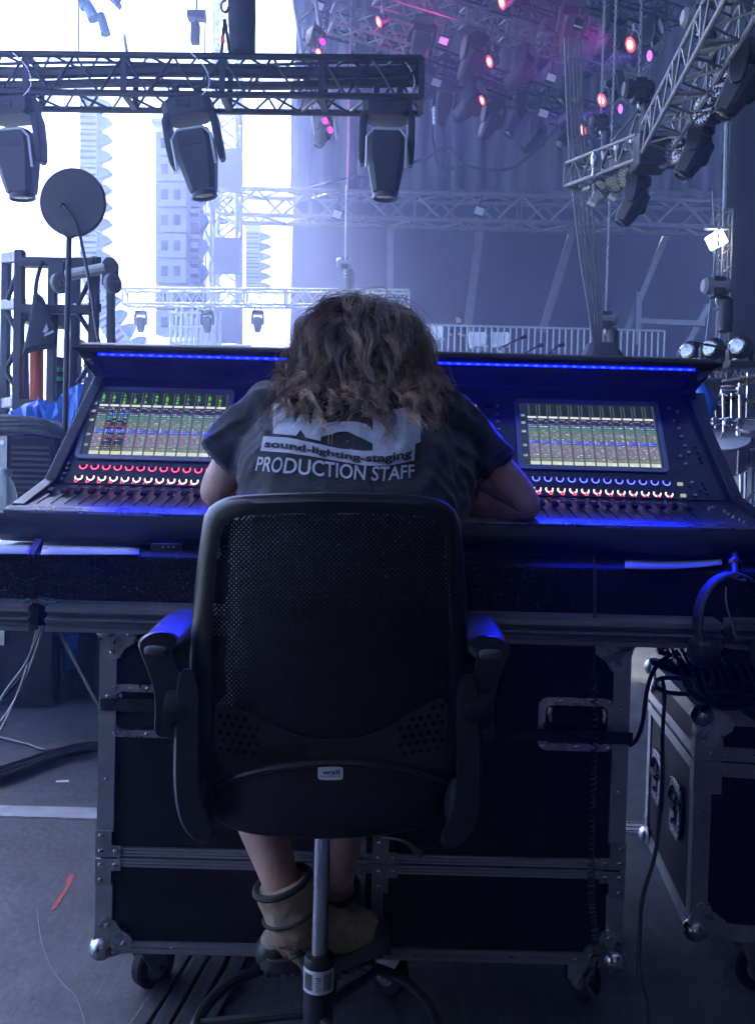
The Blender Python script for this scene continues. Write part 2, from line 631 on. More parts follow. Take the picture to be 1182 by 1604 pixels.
# meter face and fader deck
face = MB()
face.prism([V(XC - 0.77, YB, ZB), V(XC - 0.77, YT, ZT), V(XC - 0.77, YT + 0.05, ZT - 0.01), V(XC - 0.77, YB + 0.12, ZB - 0.05)], (1.54, 0, 0))
face.build('meter_face', m_desk, console, smooth=0)
deck = MB()
deck_prof = [(YB, ZB), (YE + 0.028, ZE + (0.028) * (ZB - ZE) / (YB - YE)), (YE + 0.022, ZE + 0.004), (YE + 0.02, 0.985), (YB, 0.975)]
deck.prism([V(XC - 0.80, y, z) for y, z in deck_prof], (1.60, 0, 0))
deck.build('fader_deck', m_deskd, console, smooth=0)
# ribbed front trim: thin aluminium ridges
for i in range(4):
    y = YE + 0.0245 - i * 0.0078
    z = ZE + 0.0045 - i * 0.0022
    MB().tube(V(XC - 0.802, y, z), V(XC + 0.802, y, z), 0.0042, n=8).build('trim_rib', mat('trim_mat', (0.22, 0.22, 0.26), 0.3, metal=0.85, rvar=0.08, vscale=20), console)
fr = [(YE + 0.021, ZE - 0.004), (YE - 0.002, ZE - 0.006), (YE - 0.008, ZE - 0.018), (YE - 0.006, 0.985), (YE + 0.012, 0.966), (YE + 0.1, 0.958), (YE + 0.1, 0.99)]
extr(fr, XC - 0.81, XC + 0.81).build('front_rest', m_desk, console, smooth=50)
# a seam line between face and deck
MB().tube(V(XC - 0.76, YB - 0.003, ZB + 0.003), V(XC + 0.76, YB - 0.003, ZB + 0.003), 0.003, n=6).build('hinge_line', m_knob, console)
# side cheeks, leaning in towards the top
for s in (-1, 1):
    a, b = XC + s * 0.80, XC + s * 0.742
    prof = [(YE + 0.03, ZE + 0.012, 0), (YB - 0.012, ZB + 0.012, 0), (YT - 0.02, ZT, 1), (2.03, 1.395, 1), (2.05, 1.42, 1), (2.19, 1.40, 1), (2.33, 1.06, 0), (2.33, 0.96, 0), (YE + 0.05, 0.97, 0)]
    o_ = [V(a if k == 0 else b, y, z) for y, z, k in prof]
    i_ = [p - V(s * 0.028, 0, 0) for p in o_]
    MB().loft([o_, i_]).build('side_cheek', m_desk, console, smooth=0, bevel=0.003)
    # bright cove end
    pts = [V(XC + s * 0.735, y - 0.004, z) for y, z in cove[2:9]]
    MB().path(pts, 0.007, n=6).build('cove_trim', m_alu, console)
MB().box((XC, 2.2, 1.16), (1.52, 0.16, 0.36)).build('rear_body', m_desk, console, smooth=0, bevel=0.01)

# ---- screens
def make_screen(corners, seed, lit_left):
    us = [FP(*c) for c in corners]
    u0 = (us[0][0] + us[3][0]) / 2
    u1 = (us[1][0] + us[2][0]) / 2
    v1 = (us[0][1] + us[1][1]) / 2
    v0 = (us[2][1] + us[3][1]) / 2
    rnd = random.Random(seed)
    W, H = u1 - u0, v1 - v0
    # bezel: rounded frame
    bz = MB()
    t = 0.011
    outer, inner = [], []
    for (cx, cy, a0) in ((u0 - t + 0.012, v0 - t + 0.012, 180), (u1 + t - 0.012, v0 - t + 0.012, 270), (u1 + t - 0.012, v1 + t - 0.012, 0), (u0 - t + 0.012, v1 + t - 0.012, 90)):
        for k in range(5):
            a = R(a0 + 22.5 * k)
            outer.append((cx + 0.012 * math.cos(a), cy + 0.012 * math.sin(a)))
    for (cx, cy) in ((u0, v0), (u1, v0), (u1, v1), (u0, v1)):
        for k in range(5):
            inner.append((cx, cy))
    rr = [[FW(u, v, 0.0005) for u, v in outer], [FW(u, v, 0.006) for u, v in outer], [FW(u, v, 0.006) for u, v in inner], [FW(u, v, 0.001) for u, v in inner]]
    bez = MB().loft(rr, cap=False).build('screen', mat('bezel_mat', (0.20, 0.20, 0.27), 0.35, metal=0.3), console, smooth=30)
    # display: grid of lit cells
    cols, fs, vs = [], [], []
    def cell(a, b, c, d, col):
        h = 0.0022
        o = len(vs)
        for (u, v) in ((a, c), (b, c), (b, d), (a, d)):
            vs.append(FW(u0 + W * u, v0 + H * v, h))
        fs.append((o, o + 1, o + 2, o + 3))
        cols.append(col)
    def cell2(a, b, c, d, col):
        h = 0.0030
        o = len(vs)
        for (u, v) in ((a, c), (b, c), (b, d), (a, d)):
            vs.append(FW(u0 + W * u, v0 + H * v, h))
        fs.append((o, o + 1, o + 2, o + 3))
        cols.append(col)
    K = (0.012, 0.016, 0.018)
    bgr = MB()
    bgr.add([FW(u0, v0, 0.0014), FW(u1, v0, 0.0014), FW(u1, v1, 0.0014), FW(u0, v1, 0.0014)], [(0, 1, 2, 3)])
    bgr.build('screen_glass', mat('screen_back_mat', (0.01, 0.012, 0.014), 0.25, emit=(0.02, 0.03, 0.03), estr=0.12), bez, smooth=0)
    m0 = 0.055
    cw = (1 - m0 - 0.01) / 12
    # side icons
    for v_, c_ in ((0.78, (0.25, 0.4, 0.75)), (0.66, (0.5, 0.5, 0.5)), (0.52, (0.55, 0.55, 0.5)), (0.30, (0.4, 0.4, 0.35)), (0.14, (0.4, 0.4, 0.35))):
        cell(0.012, 0.04, v_, v_ + 0.035, c_)
        cell2(0.018, 0.024, v_ + 0.008, v_ + 0.028, K)
    for c in range(12):
        a = m0 + cw * c
        b = a + cw
        g = cw * 0.06
        sel = lit_left and c in (1, 2)
        # column line
        cell(b - g, b - g * 0.4, 0.02, 0.99, (0.22, 0.26, 0.2))
        # meter ticks
        for k in range(10):
            vv = 0.80 + 0.018 * k
            lev = 0.25 + 0.75 * rnd.random() if lit_left else 0.0
            green = (0.22, 0.85, 0.06) if (lit_left and rnd.random() < lev * 0.75 and k < 8) else (0.10, 0.17, 0.10)
            cell(a + cw * 0.16, a + cw * (0.16 + (0.26 if green[1] > 0.5 else 0.14)), vv, vv + 0.010, green)
        # name tag
        cell(a + g, b - g * 2, 0.755, 0.787, (0.85, 0.85, 0.8))
        rows = [
            (0.735, 0.66, 'dark'), (0.655, 0.60, 'mix'), (0.598, 0.562, 'teal'), (0.56, 0.40, 'grey'),
            (0.398, 0.345, 'blue'), (0.342, 0.13, 'aux'), (0.125, 0.075, 'lime'), (0.072, 0.018, 'pale')]
        PAL = {'dark': [(0.03, 0.04, 0.035), (0.03, 0.04, 0.035), (0.36, 0.38, 0.34)],
               'mix': [(0.09, 0.11, 0.09), (0.34, 0.32, 0.26), (0.24, 0.07, 0.06), (0.40, 0.40, 0.34)],
               'teal': [(0.05, 0.26, 0.19), (0.06, 0.28, 0.21)],
               'grey': [(0.15, 0.19, 0.155), (0.20, 0.24, 0.19), (0.12, 0.16, 0.13), (0.33, 0.35, 0.28)],
               'blue': [(0.10, 0.12, 0.85), (0.20, 0.24, 0.80), (0.42, 0.46, 0.85)],
               'aux': [(0.19, 0.21, 0.26), (0.24, 0.26, 0.31), (0.15, 0.17, 0.20), (0.34, 0.37, 0.36)],
               'lime': [(0.36, 0.42, 0.28), (0.22, 0.26, 0.18)],
               'pale': [(0.74, 0.78, 0.62)]}
        for ri, (top, bot, kind) in enumerate(rows):
            nr = max(1, int(round((top - bot) / 0.027)))
            # channel background of this block
            bgc = {'dark': (0.02, 0.025, 0.022), 'mix': (0.06, 0.07, 0.06), 'teal': (0.05, 0.2, 0.15), 'grey': (0.14, 0.18, 0.15), 'blue': (0.06, 0.07, 0.5), 'aux': (0.17, 0.19, 0.22), 'lime': (0.2, 0.24, 0.17), 'pale': (0.7, 0.74, 0.6)}[kind]
            if sel and kind not in ('blue', 'pale'):
                bgc = (0.02, 0.02, 0.02)
            cell(a + g * 0.6, b - g * 1.6, bot, top, bgc)
            for r_ in range(nr):
                t1 = top - (top - bot) * r_ / nr - 0.003
                t0 = top - (top - bot) * (r_ + 1) / nr + 0.007
                rowr = random.Random(ri * 100 + r_ * 7 + 3)
                lay_ = rowr.choice([(0.0, 0.28, 0.62, 1.0), (0.0, 0.5, 1.0), (0.0, 0.22, 0.45, 0.7, 1.0)])
                for q in range(len(lay_) - 1):
                    x0 = a + g + (b - a - 3 * g) * (lay_[q] + 0.04)
                    x1 = a + g + (b - a - 3 * g) * (lay_[q + 1] - 0.04)
                    col = rowr.choice(PAL[kind])
                    if kind == 'aux' and q == 0:
                        col = (0.36, 0.14, 0.22)
                    if rnd.random() < 0.12:
                        col = tuple(min(1.0, c_ * 1.7 + 0.05) for c_ in col)
                    if sel:
                        z2 = rowr.random()
                        if kind in ('dark', 'mix', 'teal', 'grey', 'aux'):
                            col = (0.02, 0.02, 0.02) if z2 < 0.35 else rowr.choice([(0.7, 0.7, 0.7), (0.15, 0.55, 0.2), (0.1, 0.15, 0.75), (0.5, 0.08, 0.08)])
                        elif kind == 'pale':
                            col = (0.85, 0.8, 0.3)
                    cell2(x0, x1, t0, t1, col)
    me = bpy.data.meshes.new('display')
    me.from_pydata([tuple(p) for p in vs], [], fs)
    at = me.color_attributes.new('cells', 'FLOAT_COLOR', 'CORNER')
    arr = np.ones((len(fs) * 4, 4), dtype=np.float32)
    arr[:, :3] = np.repeat(np.array(cols, dtype=np.float32), 4, axis=0)
    at.data.foreach_set('color', arr.ravel())
    dm = MATS.get('display_mat')
    if dm is None:
        dm = bpy.data.materials.new('display_mat')
        dm.use_nodes = True
        b_ = dm.node_tree.nodes['Principled BSDF']
        b_.inputs['Base Color'].default_value = (0.01, 0.01, 0.012, 1)
        b_.inputs['Roughness'].default_value = 0.2
        ca = dm.node_tree.nodes.new('ShaderNodeVertexColor')
        ca.layer_name = 'cells'
        dm.node_tree.links.new(ca.outputs[0], b_.inputs['Emission Color'])
        b_.inputs['Emission Strength'].default_value = 0.13
        dm.cycles.emission_sampling = 'NONE'
        MATS['display_mat'] = dm
    me.materials.append(dm)
    o = bpy.data.objects.new('display', me)
    COL.objects.link(o)
    attach(o, bez)
    o['kind'] = 'stuff'
    o['label'] = 'lit channel strips of the left screen' if lit_left else 'lit channel strips of the right screen'
    return u0, u1, v0, v1
SL = make_screen([(157, 612), (369, 619), (338, 720), (118, 712)], 3, True)
SR = make_screen([(806, 630), (1016, 639), (1046, 738), (823, 727)], 4, False)

# ---- rotary knobs with light rings
def ring_mesh(name, r0, r1, a0, a1, h0, m, n=14):
    mb = MB()
    vs, fs = [], []
    for k in range(n + 1):
        a = R(a0 + (a1 - a0) * k / n)
        for r_ in (r0, r1):
            vs.append(V(r_ * math.cos(a), r_ * math.sin(a), h0))
    for k in range(n):
        fs.append((2 * k, 2 * k + 1, 2 * k + 3, 2 * k + 2))
    mb.add(vs, fs)
    return mb.mesh(name, m, 0)
knob_me = MB().lathe([(0.0062, 0), (0.0062, 0.009), (0.0052, 0.0115)], 12).mesh('knob', m_knob)
cap_me = MB().lathe([(0.0035, 0), (0.0035, 0.004)], 8).mesh('button', m_knob)
e_pink = mat('pink_ring_mat', (0.1, 0.02, 0.03), 0.4, emit=(1.0, 0.05, 0.14), estr=0.75)
e_white = mat('white_ring_mat', (0.1, 0.1, 0.1), 0.4, emit=(1.0, 0.72, 0.82), estr=0.75)
e_blue = mat('blue_ring_mat', (0.02, 0.02, 0.1), 0.4, emit=(0.05, 0.07, 1.0), estr=1.1)
e_red = mat('red_ring_mat', (0.1, 0.02, 0.02), 0.4, emit=(1.0, 0.08, 0.14), estr=0.45)
ring_big = {k: ring_mesh('light_ring', 0.0068, 0.0092, 150, 390, 0.0012, m) for k, m in (('p', e_pink), ('w', e_white), ('b', e_blue))}
ring_glow = {k: ring_mesh('light_ring', 0.0068, 0.0088, 150, 390, 0.0012, m) for k, m in (('p', e_pink),)}
ring_small = ring_mesh('light_ring', 0.0026, 0.0046, 90, 450, 0.0042, e_red, 10)
def knob_row(p0, p1, n, ring, small=None):
    for i in range(n):
        t = i / (n - 1)
        u, v = FP(p0[0] + (p1[0] - p0[0]) * t, p0[1] + (p1[1] - p0[1]) * t)
        if small:
            k = shared('button', cap_me, console, FM(u, v))
            k.matrix_basis = FM(u, v)
            shared('light_ring', ring_small, k)
        else:
            k = shared('knob', knob_me, console, FM(u, v))
            shared('light_ring', ring_big[ring], k)
knob_row((131, 730), (329, 737), 12, 'p')
knob_row((124, 747), (323, 755), 12, 'w')
knob_row((120, 754), (318, 763), 12, 'w', True)
knob_row((839, 749), (1043, 756), 12, 'b')
knob_row((841, 766), (1047, 774), 12, 'w')
knob_row((843, 773), (1048, 781), 12, 'w', True)
# buttons at the outer ends and in the middle panel
def dots(pts, me, m=None):
    for px, py in pts:
        u, v = FP(px, py)
        shared('button', me, console, FM(u, v))
dot_me = MB().lathe([(0.0042, 0), (0.0042, 0.005), (0.003, 0.0065)], 10).mesh('button', m_knobg)
ddk_me = MB().lathe([(0.0045, 0), (0.0045, 0.005)], 10).mesh('button', m_knob)
dots([(109, 727), (106, 735), (102, 743), (98, 751)], dot_me)
dots([(1066, 685), (1071, 700), (1077, 710), (1064, 716), (1072, 728), (1062, 672), (1055, 660), (1046, 640), (1060, 646)], dot_me)
dots([(1088, 700), (1092, 709), (1095, 717), (1098, 724), (1080, 762), (1096, 768), (1100, 757), (1104, 765), (1107, 773), (1110, 781)], ddk_me)
dots([(1083, 757), (1087, 777)], dot_me)
sq_me = MB().box((0, 0, 0.002), (0.012, 0.0075, 0.004)).mesh('pad', mat('lit_pad_mat', (0.3, 0.3, 0.25), 0.4, emit=(0.8, 0.8, 0.6), estr=0.07), 0)
sqd_me = MB().box((0, 0, 0.002), (0.014, 0.0075, 0.004)).mesh('pad', m_knob, 0)
for px, py, me in ((742, 637, sq_me), (742, 649, sq_me), (743, 661, sq_me), (763, 637, sqd_me), (763, 650, sqd_me), (764, 662, sqd_me), (764, 675, sqd_me), (745, 675, sqd_me), (1064, 759, sq_me), (1069, 777, sq_me)):
    u, v = FP(px, py)
    shared('pad', me, console, FM(u, v))
dots([(726, 637), (727, 650), (728, 661), (778, 637), (778, 650), (779, 662), (780, 674), (781, 688), (783, 700)], dot_me)
for (px, py) in ((388, 621), (702, 632)):
    u, v = FP(px, py)
    MB().box(FW(u, v, 0.002), (0.012, 0.004, 0.004)).build('status_lamp', mat('red_lamp_mat', (0.2, 0.02, 0.02), 0.4, emit=(1.0, 0.05, 0.08), estr=0.5), console, smooth=0)

# ---- faders
fcap = MB()
fcap.loft([[V(x * w, y * l, h) for x, y in ((-1, -1), (1, -1), (1, 1), (-1, 1))] for w, l, h in ((0.0065, 0.012, 0.003), (0.0065, 0.0125, 0.010), (0.0055, 0.004, 0.0135), (0.0055, 0.003, 0.0125))])
fcap_me = fcap.mesh('fader', m_plastic, 30)
slot_me = MB().box((0, 0, 0.0006), (0.0024, 0.10, 0.0012)).mesh('fader_slot', mat('slot_mat', (0.004, 0.004, 0.005), 0.8), 0)
rnd = random.Random(5)
fu = []
u0, v0 = DP(76, 777)
u1, v1 = DP(303, 787)
fu += [(u0 + (u1 - u0) * i / 11) for i in range(12)]
u2, v2 = DP(856, 806)
u3, v3 = DP(1092, 812)
fu += [(u2 + (u3 - u2) * i / 11) for i in range(12)]
LD = (DB - DE).length
for i, u in enumerate(fu):
    vf = LD * 0.62 + rnd.uniform(-0.004, 0.004)
    shared('fader_slot', slot_me, console, DM(u, LD * 0.46))
    shared('fader', fcap_me, console, DM(u, vf))
# small key rows above the faders
key_me = MB().box((0, 0, 0.0015), (0.010, 0.005, 0.003)).mesh('key', mat('key_mat', (0.16, 0.16, 0.22), 0.3), 0)
for i, u in enumerate(fu):
    shared('key', key_me, console, DM(u, LD * 0.83))
    shared('key', key_me, console, DM(u, LD * 0.91))
for px, py in ((1134, 803), (1140, 808), (1148, 812), (1158, 816), (1165, 820), (1110, 799), (1116, 797)):
    u, v = DP(px, py)
    shared('button', dot_me, console, DM(u, v))
# ================================================================== tray under the console
tray = thing('console_tray', 'black carpeted case tray with aluminium edge carrying the mixing console', 'case tray', (XC, 2.0, 0.81))
TY = 1.575
MB().box((XC, TY + 0.42, 0.905), (1.96, 0.82, 0.098)).build('tray_box', m_carpet, tray, smooth=0, bevel=0.006)
# double aluminium rail: ribs and grooves
ribs = [(0.853, 0.010, 0.012), (0.841, 0.004, 0.008), (0.832, 0.011, 0.010), (0.821, 0.005, 0.008)]
for (xa, xb) in ((XC - 0.98, XC - 0.665), (XC - 0.635, XC + 0.60), (XC + 0.62, XC + 0.98)):
    rail_prof = [(0.868, -0.036), (0.864, 0.0), (0.861, 0.014), (0.852, 0.016), (0.850, 0.004), (0.844, 0.004), (0.838, 0.020), (0.834, 0.016), (0.832, 0.010), (0.826, 0.010), (0.824, 0.015), (0.816, 0.015), (0.814, 0.0), (0.812, -0.03)]
    MB().prism([V(xa, TY - 0.030 - d, z) for z, d in rail_prof], (xb - xa, 0, 0))  .build('edge_rail', mat('tray_rail_mat', (0.17, 0.17, 0.19), 0.38, metal=0.4, var=0.1, vscale=40), tray, smooth=0)
MB().box((XC, TY + 0.46, 0.833), (1.94, 0.85, 0.04)).build('tray_floor', m_laminate, tray, smooth=0)
sock = MB().box(P(262, 857, TY - 0.002), (0.06, 0.006, 0.014)).build('socket_panel', m_blackmatte, tray, bevel=0.003)
# little marks on the recessed plate
for k in range(3):
    MB().box(P(256 + 8 * k, 857, TY - 0.0058), (0.004, 0.002, 0.003)).build('socket', m_grey, tray, smooth=0)
# papers lying on the tray
def sheet(name, corners, z, label, m=m_paper, curl=0.0):
    pts = [G(px, py, z) for px, py in corners]
    n = 8
    rings = []
    for i in range(n + 1):
        t = i / n
        a = pts[0].lerp(pts[1], t)
        b = pts[3].lerp(pts[2], t)
        dz = V(0, 0, curl * (t - 0.3) ** 2)
        rings.append([a + dz, b + dz])
    mb = MB().loft(rings, cap=False, closed=False)
    o = mb.build(name, m, smooth=60)
    so = o.modifiers.new('thickness', 'SOLIDIFY')
    so.thickness = 0.0012
    so.offset = 1
    return tag(o, label, 'paper')
sheet('paper_sheet', [(64, 869), (218, 869), (217, 846), (70, 846)], 0.956, 'white paper sheet lying under the left end of the console')
sheet('paper_sheet', [(-30, 868), (46, 868), (56, 846), (0, 846)], 0.956, 'white paper sheet at the far left edge of the tray')
sheet('paper_sheet', [(978, 892), (1130, 892), (1128, 868), (978, 866)], 0.956, 'curling paper with grey shading in its colour under the right end of the console', mat('shaded_sheet_mat', (0.20, 0.20, 0.23), 0.7, var=0.5, vscale=9), curl=0.018)  # shading of the curled sheet is put into this darker grey
strap = MB().bar(P(62, 846, TY + 0.12), P(48, 872, TY - 0.004), 0.012, 0.008).build('strap_hook', m_blackmatte, tray, smooth=0)

# small water bottle standing on the tray
bt = thing('water_bottle', 'small clear plastic water bottle beside the left end of the console', 'bottle', (-0.895, 2.02, 0.956))
m_pet = mat('clear_plastic_mat', (0.75, 0.8, 0.85), 0.12, alpha=0.35, spec=0.6)
Mb = Matrix.Translation((-0.895, 2.02, 0.956))
MB().lathe([(0.026, 0), (0.03, 0.006), (0.03, 0.04), (0.028, 0.05), (0.03, 0.06), (0.03, 0.10), (0.022, 0.125), (0.0125, 0.14), (0.0125, 0.15)], 16, Mb).build('bottle_body', m_pet, bt)
MB().lathe([(0.015, 0.146), (0.015, 0.16), (0.013, 0.162)], 12, Mb).build('cap', m_white, bt)

# ================================================================== flight case builder parts
def ball_corner(M, r=0.026):
    """M: frame at the corner, x and y along the two edges of the face, z out of the face"""
    mb = MB()
    mb.sphere(M @ V(0.012, 0.012, -0.006), r, 12, 8)
    # two-lobed plate
    for (a, b) in (((0.01, 0.01), (0.075, 0.012)), ((0.01, 0.01), (0.012, 0.075))):
        pass
    pl = []
    prof = [(-0.004, 0.03), (0.006, 0.062), (0.022, 0.078), (0.04, 0.074), (0.05, 0.056), (0.06, 0.05), (0.074, 0.04), (0.078, 0.022), (0.062, 0.006), (0.03, -0.004), (0.0, 0.0)]
    n = len(prof)
    vs = [M @ V(x, y, 0.004) for x, y in prof] + [M @ V(x, y, -0.004) for x, y in prof]
    mb.add(vs, [tuple(range(n)), tuple(range(2 * n - 1, n - 1, -1))] + [(i, n + i, n + (i + 1) % n, (i + 1) % n) for i in range(n)])
    return mb
rivet_me = MB().lathe([(0.0062, 0), (0.0055, 0.0022), (0.003, 0.0036)], 8).mesh('rivet', m_steel)
def rivet(o, z, parent, s=1.0):
    shared('rivet', rivet_me, parent, aim(o, z) @ Matrix.Scale(s, 4))

def caster(name, parent, top, h, yaw, m=m_grey, wr=0.05):
    """swivel caster hanging from top"""
    mb = MB()
    x = V(math.cos(yaw), math.sin(yaw), 0)
    y = V(-math.sin(yaw), math.cos(yaw), 0)
    t = Vector(top)
    mb.box(t - V(0, 0, 0.004), (0.1, 0.085, 0.008))
    mb.tube(t - V(0, 0, 0.008), t - V(0, 0, 0.022), 0.03, n=12)
    c = t - V(0, 0, h - wr) + x * 0.025
    for s in (-1, 1):
        q = [t + y * s * 0.022 - V(0, 0, 0.02) - x * 0.03, t + y * s * 0.022 - V(0, 0, 0.02) + x * 0.035, c + y * s * 0.022 + x * 0.015 - V(0, 0, 0.012), c + y * s * 0.022 - x * 0.015 - V(0, 0, 0.012)]
        mb.prism(q, y * s * 0.004)
    fk = mb.build('caster', m, parent, smooth=30)
    wh = MB()
    wh.lathe([(wr * 0.9, -0.016), (wr, -0.010), (wr, 0.010), (wr * 0.9, 0.016)], 20, aim(c, y))
    wh.build('wheel', m_rubber, fk)
    hb = MB().lathe([(wr * 0.55, -0.0175), (wr * 0.55, 0.0175)], 14, aim(c, y))
    hb.build('hub', m_grey, fk)
    MB().tube(c - y * 0.032, c + y * 0.032, 0.007, n=8).build('axle', m_steel, fk)
    return fk

def recessed_handle(parent, c, ux, uy, n, w=0.155, h=0.105):
    """butterfly style sprung handle let into a panel"""
    c, ux, uy, n = Vector(c), Vector(ux), Vector(uy), Vector(n)
    # dish: frame plate with rounded corners and sunken middle
    def rr(wd, hg, rad, off):
        out = []
        for (sx, sy, a0) in ((1, 1, 0), (-1, 1, 90), (-1, -1, 180), (1, -1, 270)):
            for k in range(4):
                a = R(a0 + 30 * k)
                out.append(c + ux * (sx * (wd / 2 - rad) + rad * math.cos(a)) + uy * (sy * (hg / 2 - rad) + rad * math.sin(a)) + n * off)
        return out
    plate = MB().loft([rr(w, h, 0.018, 0.001), rr(w, h, 0.018, 0.004), rr(w * 0.82, h * 0.72, 0.012, 0.0055), rr(w * 0.78, h * 0.66, 0.01, -0.012)], cap=False)
    pl = plate.build('handle_dish', m_steel, parent, smooth=40)
    MB().add(rr(w * 0.78, h * 0.66, 0.01, -0.0119), [tuple(range(16))]).build('dish_back', m_alud, pl, smooth=0)
    MB().tube(c - ux * w * 0.33 + n * 0.008 + uy * h * 0.06, c + ux * w * 0.33 + n * 0.008 + uy * h * 0.06, 0.008, n=10).build('grip', m_rubber, pl)
    for s in (-1, 1):
        MB().path([c + ux * s * w * 0.33 + n * 0.008 + uy * h * 0.06, c + ux * s * w * 0.36 + n * 0.006 + uy * h * 0.2, c + ux * s * w * 0.34 + n * 0.004 + uy * h * 0.31], 0.005, n=6).build('grip_arm', m_steel, pl)
    for sx, sy in ((-1, -1), (1, -1), (1, 1), (-1, 1), (0, 1), (0, -1), (-0.5, 1), (0.5, 1)):
        rivet(c + ux * sx * w * 0.43 + uy * sy * h * 0.43 + n * 0.0035, n, pl, 0.8)
    return pl

# ================================================================== case the console stands on
CYF = 1.70
pl_, pr_ = P(155, 1230, CYF), P(979, 1250, CYF)
cx0, cx1 = pl_.x, pr_.x
cz1, cz0 = P(590, 983, CYF).z, P(560, 1503, CYF).z
zm = P(560, 1352, CYF).z
fc = thing('flight_case', 'large black two-tier flight case with aluminium edges under the console', 'flight case', ((cx0 + cx1) / 2, CYF + 0.35, 0.0))
dpt = 0.66
e = 0.004
MB().box(((cx0 + cx1) / 2, CYF + dpt / 2 + e, (cz1 + zm) / 2 + 0.002), (cx1 - cx0 - 0.008, dpt, cz1 - zm - 0.004)).build('upper_body', m_laminate, fc, smooth=0)
MB().box(((cx0 + cx1) / 2, CYF + dpt / 2 + e, (cz0 + zm) / 2 - 0.002), (cx1 - cx0 - 0.008, dpt, zm - cz0 - 0.004)).build('lower_body', m_laminate, fc, smooth=0)
ang = 0.032
def angle_v(x, s, z0, z1, nm='edge_angle'):
    """vertical L angle at x, leg going to +s"""
    mb = MB()
    t = 0.0022
    mb.prism([V(x - s * t, CYF - t, z0), V(x + s * ang, CYF - t, z0), V(x + s * ang, CYF + e, z0), V(x - s * t, CYF + e, z0)], (0, 0, z1 - z0))
    mb.prism([V(x - s * t, CYF + e + 0.0002, z0), V(x + s * e * 0.9, CYF + e + 0.0002, z0), V(x + s * e * 0.9, CYF + ang, z0), V(x - s * t, CYF + ang, z0)], (0, 0, z1 - z0))
    return mb.build(nm, m_alu, fc, smooth=0)
for x, s in ((cx0, 1), (cx1, -1)):
    angle_v(x, s, zm + 0.052, cz1 - 0.03)
    angle_v(x, s, cz0 + 0.03, zm - 0.052)
def rail_h(x0, x1, z, hgt, name, n=4, y=CYF):
    """ridged horizontal extrusion on the front"""
    prof = [(z + hgt / 2, 0.0)]
    for i in range(n):
        za = z + hgt / 2 - hgt * i / n
        zb = z + hgt / 2 - hgt * (i + 1) / n
        prof += [(za - 0.0008, 0.006), (zb + 0.0022, 0.006), (zb + 0.0016, 0.0035), (zb + 0.0004, 0.0035)]
    prof.append((z - hgt / 2, 0.0))
    return MB().prism([V(x0, y + e - d, zz) for zz, d in prof], (x1 - x0, 0, 0)).build(name, m_alu, fc, smooth=0)
rail_h(cx0 + 0.04, cx1 - 0.04, cz1 - 0.013, 0.024, 'top_rail', 3)
rail_h(cx0 + 0.04, cx1 - 0.04, zm + 0.011, 0.020, 'middle_rail', 3)
rail_h(cx0 + 0.04, cx1 - 0.04, zm - 0.011, 0.020, 'middle_rail', 3)
rail_h(cx0 + 0.04, cx1 - 0.04, cz0 + 0.013, 0.026, 'bottom_rail', 2)
# centre posts of the lower tier and a short stretch above the middle rail
xa, xb = P(562, 1420, CYF).x, P(590, 1420, CYF).x
for x in (xa, xb):
    MB().box((x, CYF - 0.003, (cz0 + 0.026 + zm - 0.022) / 2), (0.024, 0.010, zm - 0.022 - cz0 - 0.026)).build('centre_post', m_alud, fc, smooth=0, bevel=0.0015)
# angle brackets with rivets where the tiers meet
def bracket(x, s, up):
    z = zm + up * 0.002
    q = [V(x, 0, z), V(x + s * 0.052, 0, z), V(x + s * 0.052, 0, z + up * 0.024), V(x + s * 0.033, 0, z + up * 0.024), V(x + s * 0.033, 0, z + up * 0.055), V(x, 0, z + up * 0.055)]
    y = CYF - 0.0045
    b_ = MB().prism([V(p.x, y, p.z) for p in q], (0, -0.0025, 0)).build('corner_bracket', m_alud, fc, smooth=0, bevel=0.0006)
    for dx, dz in ((0.012, 0.012), (0.042, 0.012), (0.012, 0.043)):
        rivet(V(x + s * dx, y - 0.0025, z + up * dz), V(0, -1, 0), b_)
for up in (1, -1):
    bracket(cx0 - 0.003, 1, up)
    bracket(cx1 + 0.003, -1, up)
    bracket(xb - 0.012, 1, up)
    bracket(xa + 0.012, -1, up)
MB().box((xb, CYF - 0.002, zm + 0.066), (0.026, 0.008, 0.016)).build('hinge_leaf', m_alud, fc, smooth=0)
MB().box((xa, CYF - 0.002, zm + 0.066), (0.026, 0.008, 0.016)).build('hinge_leaf', m_alud, fc, smooth=0)
for x, sx in ((cx0, 1), (cx1, -1)):
    for z, sz in ((cz1, -1), (cz0, 1)):
        M = basis((sx, 0, 0), (0, 0, sz), (0, -1, 0), V(x, CYF - 0.006, z))
        M = Matrix(((sx, 0, 0, x), (0, 0, -1, CYF - 0.006), (0, sz, 0, z), (0, 0, 0, 1)))
        bc_ = ball_corner(M).build('ball_corner', m_steel, fc, smooth=45)
        for dx, dz in ((0.060, 0.026), (0.026, 0.062)):
            rivet(V(x + sx * dx, CYF - 0.010, z + sz * dz), V(0, -1, 0), bc_)
for x, s in ((cx0, 1), (cx1, -1)):
    for z in (zm + 0.16, zm + 0.33):
        rivet(V(x + s * 0.016, CYF - 0.0022, z), V(0, -1, 0), fc, 0.8)
for px_ in (270, 400, 650, 800, 900):
    rivet(V(P(px_, 1495, CYF).x, CYF - 0.002, cz0 + 0.013), V(0, -1, 0), fc, 0.7)
    rivet(V(P(px_, 1495, CYF).x, CYF - 0.002, cz1 - 0.013), V(0, -1, 0), fc, 0.7)
hL, hR = P(231, 1114, CYF), P(902, 1135, CYF)
for h_ in (hL, hR):
    recessed_handle(fc, V(h_.x, CYF + 0.0035, h_.z), (1, 0, 0), (0, 0, 1), (0, -1, 0), 0.155, 0.108)
